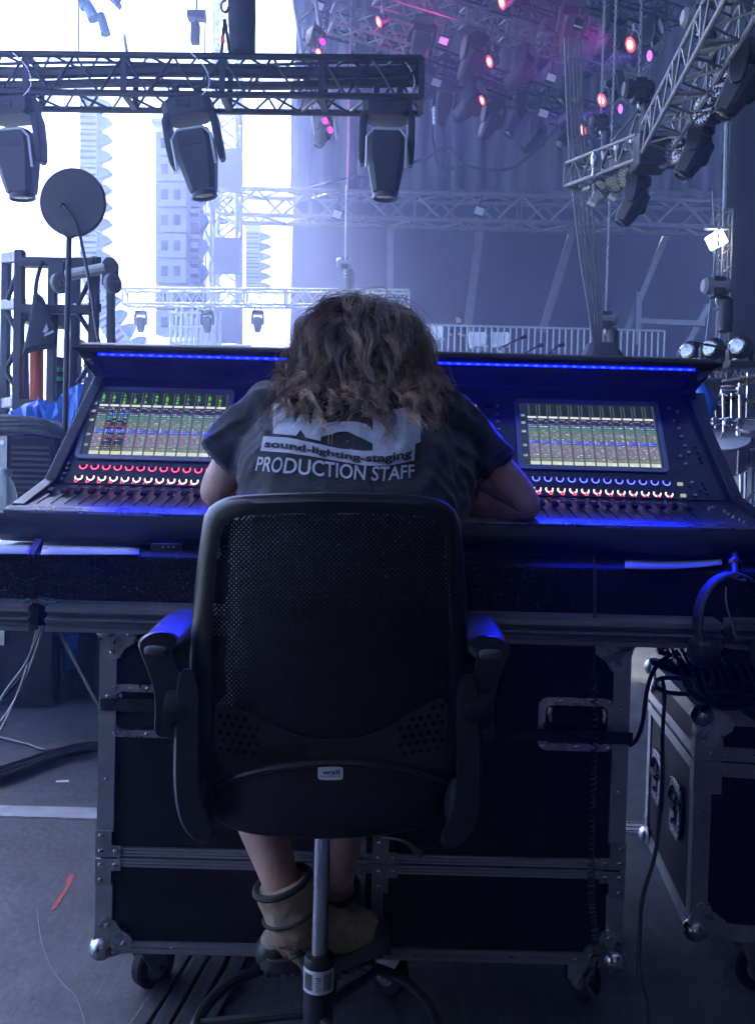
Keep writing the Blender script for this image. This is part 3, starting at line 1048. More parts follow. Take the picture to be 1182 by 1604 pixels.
# dark webbing across the handles
m_web = mat('webbing_mat', (0.012, 0.012, 0.018), 0.8, bump=0.3, bscale=300)
for (pa, pb) in (((158, 1103), (300, 1106)), ((700, 1146), (990, 1157))):
    a, b = P(*pa, CYF - 0.018), P(*pb, CYF - 0.018)
    MB().bar(a, b, 0.024, 0.004, up=V(0, -1, 0)).build('webbing', m_web, fc, smooth=0)
for px_, yw in ((222, 0.9), (622, 2.4), (925, 2.0)):
    x = P(px_, 1540, CYF + 0.07).x
    caster('caster', fc, (x, CYF + 0.085, cz0 - 0.002), cz0 - 0.002, yw, m_alud)
for x in (cx0 + 0.1, cx1 - 0.1):
    caster('caster', fc, (x, CYF + 0.56, cz0 - 0.002), cz0 - 0.002, 1.2, m_alud)

# ================================================================== case on the right, turned a little
rc_o = V(P(1078, 1466, 1.80).x, 1.80, 0)
rz0, rz1 = P(1078, 1466, 1.80).z, P(1078, 1112, 1.80).z
rzs = P(1078, 1190, 1.80).z
yaw = R(-7.5)
rx = V(math.cos(yaw), math.sin(yaw), 0)
ry = V(-math.sin(yaw), math.cos(yaw), 0)
rcase = thing('flight_case', 'black flight case with a heap of cables on its lid, right edge', 'flight case', (rc_o.x + 0.35, rc_o.y + 0.25, 0))
RW, RD = 0.78, 0.53
def rbox(u0, u1, v0, v1, z0, z1, name, m, parent=rcase, bevel=0):
    mb = MB()
    pts = []
    for z in (z0, z1):
        for (u, v) in ((u0, v0), (u1, v0), (u1, v1), (u0, v1)):
            pts.append(rc_o + rx * u + ry * v + V(0, 0, z))
    mb.add(pts, [(3, 2, 1, 0), (4, 5, 6, 7), (0, 1, 5, 4), (1, 2, 6, 5), (2, 3, 7, 6), (3, 0, 4, 7)])
    return mb.build(name, m, parent, smooth=0, bevel=bevel)
rbox(0.004, RW, 0.004, RD - 0.004, rz0, rzs - 0.001, 'case_body', m_laminate)
rbox(0.004, RW, 0.004, RD - 0.004, rzs + 0.001, rz1, 'case_lid', m_laminate)
for v in (0, RD - 0.036):
    rbox(0, 0.036, v, v + 0.036, rz0 + 0.04, rzs - 0.034, 'edge_angle', m_alud)
    rbox(0, 0.036, v, v + 0.036, rzs + 0.034, rz1 - 0.03, 'edge_angle', m_alud)
for z0, z1, nm in ((rz0 - 0.004, rz0 + 0.034, 'bottom_rail'), (rz1 - 0.03, rz1 + 0.004, 'top_rail')):
    rbox(0.002, RW, 0.0005, 0.034, z0, z1, nm, m_alud)
    rbox(0.001, 0.033, 0.034, RD - 0.001, z0, z1, nm, m_alud)
for dz, nm in ((-0.017, 'seam_rail'), (0.017, 'seam_rail')):
    rbox(-0.001, RW, -0.002, 0.02, rzs + dz - 0.015, rzs + dz + 0.015, nm, m_alud)
    rbox(-0.0015, 0.02, 0.02, RD, rzs + dz - 0.012, rzs + dz + 0.012, nm, m_alu)
    for u in (0.03, 0.06, 0.12, 0.2):
        rivet(rc_o + rx * u - ry * 0.002 + V(0, 0, rzs + dz), -ry, rcase, 0.7)
rbox(-0.003, 0.055, -0.004, 0.03, rzs - 0.07, rzs - 0.001, 'corner_bracket', m_alud)
rbox(-0.003, 0.055, -0.004, 0.03, rzs + 0.001, rzs + 0.05, 'corner_bracket', m_alud)
for z, sz in ((rz0, 1), (rz1, -1)):
    for u, v in ((0.0, 0.0), (0.0, RD)):
        o = rc_o + rx * u + ry * v + V(0, 0, z)
        if v == 0:
            M = Matrix(((rx.x, 0, -ry.x, o.x), (rx.y, 0, -ry.y, o.y), (0, sz, 0, o.z), (0, 0, 0, 1)))
        else:
            M = Matrix(((-ry.x, 0, -rx.x, o.x), (-ry.y, 0, -rx.y, o.y), (0, sz, 0, o.z), (0, 0, 0, 1)))
        ball_corner(M, 0.025).build('ball_corner', m_steel, rcase, smooth=45)
for v, z in ((0.38, rz0 + 0.22), (0.16, rz0 + 0.22)):
    recessed_handle(rcase, rc_o + rx * (-0.0005) + ry * v + V(0, 0, z), ry, (0, 0, 1), -rx, 0.10, 0.13)
for u in (0.03, 0.05):
    for z in (rz0 + 0.12, rz0 + 0.27):
        rivet(rc_o + rx * 0.02 - ry * 0.001 + V(0, 0, z), -ry, rcase, 0.8)
for u, v in ((0.14, 0.07), (0.14, 0.45), (0.62, 0.07)):
    t_ = rc_o + rx * u + ry * v
    caster('caster', rcase, (t_.x, t_.y, rz0 - 0.005), rz0 - 0.005, 0.1 if v < 0.2 else 1.9, m_alud, 0.055)
RTOP = rz1 + 0.004
# ================================================================== office chair
def text_verts(s, bold=0.0, space=1.0, extrude=0.0, shear=0.0):
    """letters as a flat mesh: (verts, faces), height of a capital about 0.73"""
    cu = bpy.data.curves.new('letters', 'FONT')
    cu.body = s
    cu.offset = bold
    cu.space_character = space
    cu.shear = shear
    cu.resolution_u = 4
    cu.fill_mode = 'FRONT'
    ob = bpy.data.objects.new('letters', cu)
    me = evaluated_mesh(ob)
    vs = [v.co.copy() for v in me.vertices]
    fs = [tuple(p.vertices) for p in me.polygons]
    bpy.data.curves.remove(cu)
    bpy.data.meshes.remove(me)
    return vs, fs

CHX = 515.0
def Yc(px, py):
    """distance of the chair back's shell: wraps round the sitter, leans back at the top"""
    a = (px - CHX) / 215.0
    t = (py - 1000) / 300.0
    return 1.262 + 0.045 * a * a - 0.030 * math.sin(max(-1.0, min(1.0, t * 1.15)) * math.pi / 2) * -1 - 0.012 * (t * t)
def CP(px, py, dy=0.0):
    return P(px, py, Yc(px, py) + dy)
def resample(poly, n):
    p = [Vector((x, y, 0)) for x, y in poly]
    sp = []
    m = len(p)
    for i in range(m):
        p0, p1, p2, p3 = p[i - 1], p[i], p[(i + 1) % m], p[(i + 2) % m]
        for j in range(8):
            t = j / 8
            sp.append(0.5 * ((2 * p1) + (p2 - p0) * t + (2 * p0 - 5 * p1 + 4 * p2 - p3) * t * t + (3 * p1 - p0 - 3 * p2 + p3) * t ** 3))
    L = [0.0]
    for i in range(len(sp)):
        L.append(L[-1] + (sp[(i + 1) % len(sp)] - sp[i]).length)
    out = []
    k = 0
    for q in range(n):
        s_ = L[-1] * q / n
        while L[k + 1] < s_:
            k += 1
        t = (s_ - L[k]) / max(1e-9, L[k + 1] - L[k])
        v = sp[k].lerp(sp[(k + 1) % len(sp)], t)
        out.append((v.x, v.y))
    return out
def inside(poly, x, y):
    c = False
    n = len(poly)
    j = n - 1
    for i in range(n):
        xi, yi = poly[i]
        xj, yj = poly[j]
        if (yi > y) != (yj > y) and x < (xj - xi) * (y - yi) / (yj - yi) + xi:
            c = not c
        j = i
    return c

chair_base = P(500, 1500, 1.47)
chair_base.z = 0
chair = thing('office_chair', 'black mesh-back office chair turned away, with blue-lit armrests', 'chair', chair_base)
outer = resample([(313, 850), (322, 803), (345, 783), (385, 775), (520, 771), (655, 776), (698, 787), (716, 806), (724, 850), (730, 930), (734, 1020), (735, 1110), (732, 1180), (720, 1240), (692, 1278), (640, 1302), (520, 1314), (400, 1307), (342, 1287), (314, 1248), (302, 1180), (297, 1110), (298, 1020), (304, 930)], 120)
inner = resample([(343, 860), (350, 828), (366, 813), (400, 807), (520, 803), (645, 807), (680, 816), (694, 832), (699, 860), (704, 930), (706, 1020), (705, 1110), (699, 1165), (684, 1200), (650, 1207), (590, 1196), (520, 1191), (445, 1197), (385, 1210), (350, 1203), (336, 1168), (331, 1110), (331, 1020), (336, 930)], 120)
m_chair = mat('chair_plastic_mat', (0.009, 0.009, 0.011), 0.32, bump=0.10, bscale=700, spec=0.5)
m_chairm = mat('chair_mesh_mat', (0.005, 0.005, 0.007), 0.7, spec=0.25)
mid = [((a[0] * 0.55 + b[0] * 0.45), (a[1] * 0.55 + b[1] * 0.45)) for a, b in zip(outer, inner)]
rings = [[CP(x, y, 0.030) for x, y in outer], [CP(x, y, 0.012) for x, y in outer],
         [CP(CHX + (x - CHX) * 0.988, 1040 + (y - 1040) * 0.99, 0.0) for x, y in outer],
         [CP(x, y, -0.010) for x, y in mid], [CP(x, y, -0.004) for x, y in inner], [CP(x, y, 0.012) for x, y in inner], [CP(x, y, 0.030) for x, y in mid]]
rings.append(rings[0])
MB().loft(rings, cap=False).build('back_frame', m_chair, chair, smooth=60)
# woven back: crossing strands with open gaps
mesh_poly = [(CHX + (x - CHX) * 1.012, 1000 + (y - 1000) * 1.012) for x, y in inner]
wv = MB()
sp_, hw = 5.4, 1.55
for sgn in (1, -1):
    for c in np.arange(-1400, 2200, sp_ * 1.414):
        run = []
        for x in np.arange(325, 712, 7.0):
            y = c + sgn * x
            ok = 795 < y < 1220 and inside(mesh_poly, x, y)
            if ok:
                run.append((x, y))
            if (not ok or x > 704) and len(run) > 1:
                vs = []
                for (xx, yy) in run:
                    dx, dy = -sgn * 0.707 * hw, 0.707 * hw
                    vs += [CP(xx + dx, yy + dy, 0.006), CP(xx - dx, yy - dy, 0.006)]
                wv.add(vs, [(2 * i, 2 * i + 1, 2 * i + 3, 2 * i + 2) for i in range(len(run) - 1)])
                run = []
            elif not ok:
                run = []
wo_ = wv.build('woven_back', m_chairm, chair, smooth=0)
wo_['kind'] = 'stuff'
# lumbar panel with perforations
lum_top = resample([(336, 1104), (380, 1114), (425, 1134), (470, 1153), (520, 1158), (565, 1154), (610, 1138), (650, 1112), (700, 1096), (700, 1170), (680, 1215), (520, 1220), (360, 1215), (336, 1170)], 80)
mb = MB()
mb.loft([[CP(CHX + (x - CHX) * 0.985, y + 1, -0.0025) for x, y in lum_top], [CP(x, y, 0.001) for x, y in lum_top], [CP(x, y, 0.005) for x, y in lum_top]])
lum = mb.build('lumbar_panel', mat('lumbar_mat', (0.014, 0.014, 0.017), 0.38, bump=0.1, bscale=500), chair, smooth=40)
ph_ = MB()
for side in (1, -1):
    for i in range(6):
        for j in range(6):
            x = CHX + side * (112 + 13 * i + (6 if j % 2 else 0))
            y = 1116 + 13 * j + (i * -2.0)
            if inside(lum_top, x + 5, y - 7) and inside(lum_top, x - 5, y - 7) and x < 694 and x > 342 and y < 1185:
                c = CP(x, y, -0.0040)
                ph_.lathe([(0.0042 * (1 - 0.06 * j), 0), (0.0042 * (1 - 0.06 * j), 0.004)], 10, aim(c, (0, 1, 0)))
pp = ph_.build('perforations', mat('hole_mat', (0.003, 0.003, 0.004), 0.9, spec=0.1), lum, smooth=0)
pp['kind'] = 'stuff'
# rim over the lower shell
rim = [CP(x, y, -0.012) for x, y in ((338, 1228), (390, 1212), (450, 1200), (520, 1195), (590, 1199), (650, 1210), (698, 1228))]
MB().path(smoothpath(rim, 5), 0.006, n=8).build('shell_rim', m_chair, chair)
# side brackets from the back to the seat
brL = [(288, 1047), (300, 1049), (309, 1066), (312, 1100), (312, 1200), (317, 1258), (338, 1308), (318, 1322), (296, 1308), (281, 1283), (273, 1240), (272, 1180), (275, 1110), (278, 1064)]
for s in (1, -1):
    poly = resample(brL if s > 0 else [(1026 - x, y + 8) for x, y in brL][::-1], 60)
    rg = []
    for dy, sc_ in ((0.055, 1.0), (0.004, 1.0), (-0.008, 0.86)):
        cx_ = sum(p[0] for p in poly) / len(poly)
        rg.append([P(cx_ + (x - cx_) * sc_, y if sc_ == 1 else 1180 + (y - 1180) * 0.985, 1.268 + dy) for x, y in poly])
    MB().loft(rg).build('side_bracket', m_chair, chair, smooth=50)
    # flare ring where back meets the seat
    c = P(316 if s > 0 else 716, 1262, 1.30)
    MB().sphere(c, 0.03, 12, 8, (0.7, 1, 1.5)).build('pivot_cover', m_chairm, chair)
# armrests
armL = [(217, 1004), (220, 1022), (231, 1050), (240, 1078), (243, 1110), (243, 1146), (262, 1152), (290, 1146), (291, 1085), (283, 1056), (273, 1040), (271, 1018), (279, 998), (262, 988), (236, 990)]
for s in (1, -1):
    poly = resample(armL if s > 0 else [(1016 - x, y + 6) for x, y in armL][::-1], 60)
    cx_ = sum(p[0] for p in poly) / len(poly)
    arm = MB().loft([[P(x, y + (3 if sc_ < 1 else 0), 1.275 + dy) for x, y in [(cx_ + (q[0] - cx_) * sc_, q[1]) for q in poly]] for dy, sc_ in ((0.07, 0.9), (0.05, 1.0), (0.008, 1.0), (0.0, 0.93))])
    arm.build('arm_post', m_chair, chair, smooth=50)
    # pad
    pc = P(248 if s > 0 else 766, 1006 if s > 0 else 1012, 1.29)
    rr_ = []
    for z, k in ((-0.006, 0.94), (-0.003, 1.0), (0.004, 1.0), (0.008, 0.93), (0.0105, 0.72)):
        ring = []
        for q in range(28):
            a = 2 * math.pi * q / 28
            ca, sa = math.cos(a), math.sin(a)
            X_ = 0.034 * k * math.copysign(abs(ca) ** 0.65, ca)
            Y_ = 0.115 * (k * 0.2 + 0.8) * math.copysign(abs(sa) ** 0.55, sa)
            ring.append(V(pc.x + X_, pc.y + 0.095 + Y_, pc.z + z + 0.012 * (Y_ / 0.115)))
        rr_.append(ring)
    MB().loft(rr_).build('arm_pad', mat('pad_mat', (0.05, 0.05, 0.056), 0.34, bump=0.05, bscale=300, spec=0.5), chair, smooth=45)
    hubc = P(284 if s > 0 else 744, 1108, 1.29)
    MB().lathe([(0.032, -0.02), (0.034, -0.012), (0.034, 0.012), (0.03, 0.02)], 20, aim(hubc, (1, 0, 0))).build('arm_hub', m_chairm, chair)
# seat
scx, scy = P(512, 1310, 1.40).x, 1.54
rr_ = []
for z, kx, ky in ((0.532, 0.86, 0.86), (0.54, 0.97, 0.97), (0.56, 1.0, 1.0), (0.59, 0.98, 0.98), (0.606, 0.9, 0.9), (0.612, 0.7, 0.7)):
    ring = []
    for q in range(40):
        a = 2 * math.pi * q / 40
        ca, sa = math.cos(a), math.sin(a)
        ring.append(V(scx + 0.235 * kx * math.copysign(abs(ca) ** 0.5, ca), scy + 0.16 * ky * math.copysign(abs(sa) ** 0.5, sa), z - (0.02 if sa > 0.7 else 0)))
    rr_.append(ring)
MB().loft(rr_).build('seat', m_blackmatte, chair, smooth=50)
MB().box((scx, 1.50, 0.522), (0.18, 0.16, 0.022)).build('seat_mechanism', m_black, chair, smooth=0, bevel=0.008)
lv = [P(600, 1312, 1.44), P(630, 1316, 1.42), P(648, 1326, 1.41), P(663, 1338, 1.405)]
MB().path(smoothpath(lv, 4), [0.004] * 4 + [0.005] * 4 + [0.008, 0.009, 0.010, 0.010, 0.007], n=8).build('lever', m_chair, chair)
# gas lift
gx, gy = P(502, 1420, 1.47).x, 1.47
zt = P(500, 1492, 1.47).z
MB().tube(V(gx, gy, zt - 0.02), V(gx, gy, 0.515), 0.0145, n=20).build('piston', m_chrome, chair)
MB().lathe([(0.027, 0.08), (0.027, zt - 0.012), (0.0245, zt - 0.004), (0.018, zt)], 24, Matrix.Translation((gx, gy, 0))).build('column', m_black, chair)
zl1, zl0 = P(500, 1509, 1.47).z, P(500, 1545, 1.47).z
lab = MB()
vs = []
for z in (zl0, zl1):
    for k in range(17):
        a = R(180 + 15 + 150 * k / 16)
        vs.append(V(gx + 0.0276 * math.cos(a), gy + 0.0276 * math.sin(a), z))
lab.add(vs, [(k, k + 1, 18 + k, 17 + k) for k in range(16)])
lb = lab.build('column_label', m_paper, chair)
bars = MB()
rn = random.Random(2)
for (a0, a1) in ((205, 250), (292, 330)):
    a = a0
    while a < a1:
        w = rn.choice([1.2, 1.2, 2.2, 3.2])
        vs = [V(gx + 0.0280 * math.cos(R(q)), gy + 0.0280 * math.sin(R(q)), z) for z in (zl0 + 0.006, zl1 - 0.006) for q in (a, a + w)]
        bars.add(vs, [(0, 1, 3, 2)])
        a += w + rn.choice([1.2, 2.0])
for i in range(9):
    z = zl0 + 0.006 + i * 0.003
    a0 = 262 + rn.uniform(-2, 2)
    vs = [V(gx + 0.0280 * math.cos(R(q)), gy + 0.0280 * math.sin(R(q)), zz) for zz in (z, z + 0.0013) for q in (a0, a0 + rn.uniform(12, 20))]
    bars.add(vs, [(0, 1, 3, 2)])
bo = bars.build('barcode', m_blackmatte, lb, smooth=0)
bo['kind'] = 'stuff'
# foot ring and spokes
zr = 0.135
rg_ = [V(gx + 0.215 * math.cos(2 * math.pi * k / 48), gy + 0.215 * math.sin(2 * math.pi * k / 48), zr) for k in range(48)]
MB().path(rg_, 0.011, n=10, closed=True).build('foot_ring', m_black, chair)
for k in range(3):
    a = R(60 + 120 * k)
    MB().path([V(gx + 0.026 * math.cos(a), gy + 0.026 * math.sin(a), zr + 0.025), V(gx + 0.12 * math.cos(a), gy + 0.12 * math.sin(a), zr + 0.012), V(gx + 0.21 * math.cos(a), gy + 0.21 * math.sin(a), zr)], 0.009, n=8).build('spoke', m_black, chair)
for k in range(5):
    a = R(18 + 72 * k)
    d = V(math.cos(a), math.sin(a), 0)
    c0 = V(gx, gy, 0.085)
    MB().path([c0, c0 + d * 0.14 - V(0, 0, 0.006), c0 + d * 0.29 - V(0, 0, 0.025)], [0.026, 0.02, 0.014], n=8).build('base_leg', m_plastic, chair)
    w = MB()
    for s_ in (-1, 1):
        w.lathe([(0.022, -0.009), (0.025, -0.006), (0.025, 0.006), (0.022, 0.009)], 16, aim(c0 + d * 0.29 + V(-d.y, d.x, 0) * s_ * 0.013 - V(0, 0, 0.06), V(-d.y, d.x, 0)))
    w.build('caster_wheel', m_plastic, chair)
# sticker on the lower shell
def on_shell(px, py, lift):
    return P(px, py, Yc(px, py) - 0.0135 - lift)
st_poly = resample([(498, 1205), (500, 1201), (518, 1200), (535, 1202), (537, 1207), (537, 1217), (534, 1221), (517, 1222), (501, 1221), (498, 1217)], 40)
st = MB().loft([[on_shell(x, y, 0.0) for x, y in st_poly], [on_shell(x, y, 0.0012) for x, y in st_poly]]).build('sticker', mat('sticker_mat', (0.62, 0.63, 0.66), 0.35, var=0.08, vscale=60), chair, smooth=30)
def sticker_text(s, x0, x1, yb, hgt, bold, nm):
    vs, fs = text_verts(s, bold)
    w = max(v.x for v in vs)
    mb = MB().add([on_shell(x0 + v.x / w * (x1 - x0), yb - v.y * hgt / 0.73, 0.0018) for v in vs], fs)
    o = mb.build(nm, m_blackmatte, st, smooth=0)
    o['kind'] = 'stuff'
sticker_text('wall', 505, 532, 1213, 8.0, 0.02, 'lettering')
sticker_text('sound-lighting.com', 501, 534, 1216.7, 2.6, 0.01, 'lettering')
# ================================================================== person
def remesh_parts(shapes, voxel, smooth_it, name):
    mb = MB()
    for f in shapes:
        f(mb)
    me = mb.mesh(name, None, 0)
    ob = bpy.data.objects.new(name, me)
    rm = ob.modifiers.new('r', 'REMESH')
    rm.mode = 'VOXEL'
    rm.voxel_size = voxel
    sm = ob.modifiers.new('s', 'SMOOTH')
    sm.iterations = smooth_it
    sm.factor = 0.5
    out = evaluated_mesh(ob)
    out.name = name
    bpy.data.meshes.remove(me)
    return out
def capsule(pts, rs, n=20):
    """tapered tube with round ends"""
    def f(mb):
        mb.path(pts, list(rs), n=n)
        mb.sphere(pts[0], rs[0] * 0.98, n, 10)
        mb.sphere(pts[-1], rs[-1] * 0.98, n, 10)
    return f
def blunt(pts, rs, n=24):
    def f(mb):
        mb.path(pts, list(rs), n=n)
        mb.sphere(pts[0], rs[0] * 0.98, n, 10)
    return f

PX = P(548, 720, 1.65).x
person = thing('person', 'person with long wavy brown hair slumped over the mixing console, dark printed T-shirt', 'person', (PX, 1.46, 0.5))
S_L, S_R = P(430, 652, 1.765), P(694, 664, 1.765)
E_L, E_R = P(334, 771, 1.745), P(829, 794, 1.745)
W_L, W_R = P(452, 792, 1.845), P(668, 806, 1.835)
W_L.z = 1.096
W_R.z = 1.094
HEAD = P(566, 584, 1.885)
N_B = V(PX + 0.01, 1.815, 1.265)

# ---- body: one skin, joints as vertices
jv, je, jr = [], [], []
def J(p, r, par=None):
    jv.append(tuple(p))
    jr.append(r if isinstance(r, tuple) else (r, r))
    if par is not None:
        je.append((par, len(jv) - 1))
    return len(jv) - 1
pel = J((PX, 1.45, 0.72), (0.14, 0.11))
wa = J((PX, 1.46, 0.84), (0.13, 0.10), pel)
ch = J((PX, 1.58, 1.04), (0.14, 0.10), wa)
ub = J((PX, 1.72, 1.19), (0.12, 0.08), ch)
nk = J(N_B, (0.058, 0.058), ub)
h1 = J(HEAD + V(0, -0.04, -0.045), (0.07, 0.08), nk)
h2 = J(HEAD + V(0, 0.0, 0.01), (0.078, 0.092), h1)
h3 = J(HEAD + V(0, 0.035, 0.055), (0.058, 0.066), h2)
fa = J(HEAD + V(0, 0.075, -0.05), (0.052, 0.06), h2)
no = J(HEAD + V(0, 0.135, -0.055), (0.012, 0.016), fa)
for s, S, E, W in ((-1, S_L, E_L, W_L), (1, S_R, E_R, W_R)):
    a = J(S.lerp(V(PX, 1.72, 1.19), 0.25), 0.062, ub)
    b = J(S.lerp(E, 0.15), 0.060, a)
    c = J(S.lerp(E, 0.55), 0.052, b)
    d = J(S.lerp(E, 0.88), 0.046, c)
    e_ = J(E + V(0, 0, -0.004), 0.043, d)
    f_ = J(E.lerp(W, 0.14), 0.046, e_)
    g_ = J(E.lerp(W, 0.36), 0.047, f_)
    h_ = J(E.lerp(W, 0.95), 0.030, g_)
    dr = (W - E).normalized()
    sd_ = V(0, 1, 0)
    p1 = J(W + dr * 0.03, (0.034, 0.020), h_)
    p2 = J(W + dr * 0.07, (0.040, 0.017), p1)
    for q, L in ((-1.5, 0.075), (-0.5, 0.085), (0.5, 0.08), (1.5, 0.062)):
        k1 = J(W + dr * 0.095 + sd_ * q * 0.021, 0.0095, p2)
        k2 = J(W + dr * (0.095 + L * 0.5) + sd_ * q * 0.022 + V(0, 0, -0.004), 0.0088, k1)
        J(W + dr * (0.095 + L) + sd_ * q * 0.022 + V(0, 0, -0.018), 0.0072, k2)
    t1 = J(W + dr * 0.045 + V(0, -0.035, 0.002), 0.011, p1)
    J(W + dr * 0.085 + V(0, -0.052, -0.006), 0.009, t1)
A_L, A_R = P(447, 1402, 1.55), P(524, 1400, 1.615)
for s, A, K in ((-1, A_L, V(PX - 0.21, 1.62, 0.60)), (1, A_R, V(PX + 0.02, 1.66, 0.60))):
    a = J((PX + s * 0.10, 1.47, 0.68), 0.085, pel)
    b = J(V(PX + s * 0.10, 1.47, 0.68).lerp(K, 0.55), 0.075, a)
    c = J(K, 0.055, b)
    d = J(K.lerp(A, 0.35), 0.056, c)
    e_ = J(K.lerp(A, 0.72), 0.043, d)
    J(A, 0.034, e_)
me = bpy.data.meshes.new('body')
me.from_pydata(jv, je, [])
bo = bpy.data.objects.new('body', me)
sk_m = bo.modifiers.new('skin', 'SKIN')
for i, r in enumerate(jr):
    me.skin_vertices[0].data[i].radius = r
    me.skin_vertices[0].data[i].use_root = (i == 0)
ss = bo.modifiers.new('sub', 'SUBSURF')
ss.levels = ss.render_levels = 2
bme = evaluated_mesh(bo)
m_skin = mat('skin_mat', (0.52, 0.31, 0.23), 0.5, var=0.16, vscale=28, bump=0.12, bscale=120, detail=8)
m_skin.node_tree.nodes['Principled BSDF'].inputs['Subsurface Weight'].default_value = 0.08
m_skin.node_tree.nodes['Principled BSDF'].inputs['Subsurface Radius'].default_value = (0.02, 0.008, 0.004)
bme.materials.append(m_skin)
bme.shade_smooth()
body = bpy.data.objects.new('body', bme)
COL.objects.link(body)
attach(body, person)

# ---- shirt
path_ = [(1.45, 0.63, 0.185, 0.145), (1.44, 0.74, 0.19, 0.14), (1.46, 0.86, 0.195, 0.142), (1.54, 1.0, 0.205, 0.138), (1.63, 1.11, 0.212, 0.128), (1.70, 1.175, 0.205, 0.112), (1.765, 1.225, 0.165, 0.088), (1.81, 1.262, 0.085, 0.066)]
def torso(mb):
    rings = []
    for i, (y, z, hw_, hd) in enumerate(path_):
        y0, z0 = path_[max(i - 1, 0)][:2]
        y1, z1 = path_[min(i + 1, len(path_) - 1)][:2]
        t = V(0, y1 - y0, z1 - z0).normalized()
        nb = V(0, -t.z, t.y)
        ring = []
        for k in range(32):
            a = 2 * math.pi * k / 32
            ca, sa = math.cos(a), math.sin(a)
            ring.append(V(PX, y, z) + V(1, 0, 0) * hw_ * math.copysign(abs(ca) ** 0.8, ca) + nb * hd * math.copysign(abs(sa) ** 0.8, sa))
        rings.append(ring)
    mb.loft(rings)
SE_L, SE_R = P(351, 730, 1.752), P(765, 744, 1.756)
shapes = [torso,
          blunt([S_L.lerp(V(PX, 1.72, 1.2), 0.3), S_L, S_L.lerp(SE_L, 0.5), SE_L], (0.085, 0.078, 0.073, 0.071)),
          blunt([S_R.lerp(V(PX, 1.72, 1.2), 0.3), S_R, S_R.lerp(SE_R, 0.5), SE_R], (0.085, 0.080, 0.075, 0.073)),
          capsule([S_L.lerp(V(PX, 1.7, 1.19), 0.05) + V(0, -0.02, 0.0), V(PX, 1.74, 1.215)], (0.075, 0.075)),
          capsule([S_R.lerp(V(PX, 1.7, 1.19), 0.05) + V(0, -0.02, 0.0), V(PX, 1.74, 1.215)], (0.075, 0.075)),
          capsule([P(425, 712, 1.70), P(430, 790, 1.60)], (0.07, 0.06)), capsule([P(690, 722, 1.70), P(680, 800, 1.60)], (0.075, 0.065))]
sme = remesh_parts(shapes, 0.0085, 10, 'shirt')
def ridge(x):
    return 1 - abs(x)
s_nrm = [v.normal.copy() for v in sme.vertices]
for vi, v in enumerate(sme.vertices):
    p = v.co.copy()
    side = 1 if p.x > PX else -1
    # folds run from the armpit up over the shoulder and down the back
    d1 = V(side * 0.35, 0.15, 0.92).normalized()
    along = p.dot(d1)
    q = p - d1 * along
    f1 = noise.noise(q * 17 + d1 * along * 2.6 + V(3, 1, side * 4))
    d2 = V(side * 0.8, 0.2, -0.55).normalized()
    al2 = p.dot(d2)
    f2 = noise.noise((p - d2 * al2) * 24 + d2 * al2 * 4 + V(7, 2, 1))
    w2 = min(1.0, max(0.0, (abs(p.x - PX) - 0.12) / 0.1))
    f3 = noise.noise(p * 55)
    k = 0.0075 * (ridge(f1 * 1.6) ** 2 - 0.4) * (0.35 + 0.65 * min(1.0, abs(p.x - PX) / 0.16)) + 0.008 * w2 * (ridge(f2 * 1.7) ** 2 - 0.4) + 0.0007 * f3
    v.co = p + s_nrm[vi] * k
m_shirt = mat('shirt_mat', (0.013, 0.014, 0.022), 0.9, spec=0.2, var=0.2, vscale=40, bump=0.25, bscale=600, sheen=0.25)
sme.materials.append(m_shirt)
sme.shade_smooth()
shirt = bpy.data.objects.new('shirt', sme)
COL.objects.link(shirt)
attach(shirt, person)
shirt_bvh = BVHTree.FromPolygons([v.co.copy() for v in sme.vertices], [tuple(p.vertices) for p in sme.polygons])
# sleeve hems
for S, SE, r_ in ((S_L, SE_L, 0.0705), (S_R, SE_R, 0.0725)):
    dr = (SE - S).normalized()
    x_, y_, z_ = frame_of(V(0, 0, 0), dr)
    for back in (0.004, 0.022):
        c = SE - dr * back
        pts = []
        for k in range(48):
            a = 2 * math.pi * k / 48
            rd = (x_ * math.cos(a) + y_ * math.sin(a))
            h = shirt_bvh.ray_cast(c + rd * 0.2, -rd)
            pts.append((h[0] if h[0] is not None and (h[0] - c).length < 0.12 else c + rd * r_) + rd * (0.0005 if back < 0.01 else -0.0012))
        MB().path(pts, 0.0026, n=6, closed=True).build('sleeve_hem', m_shirt, shirt)
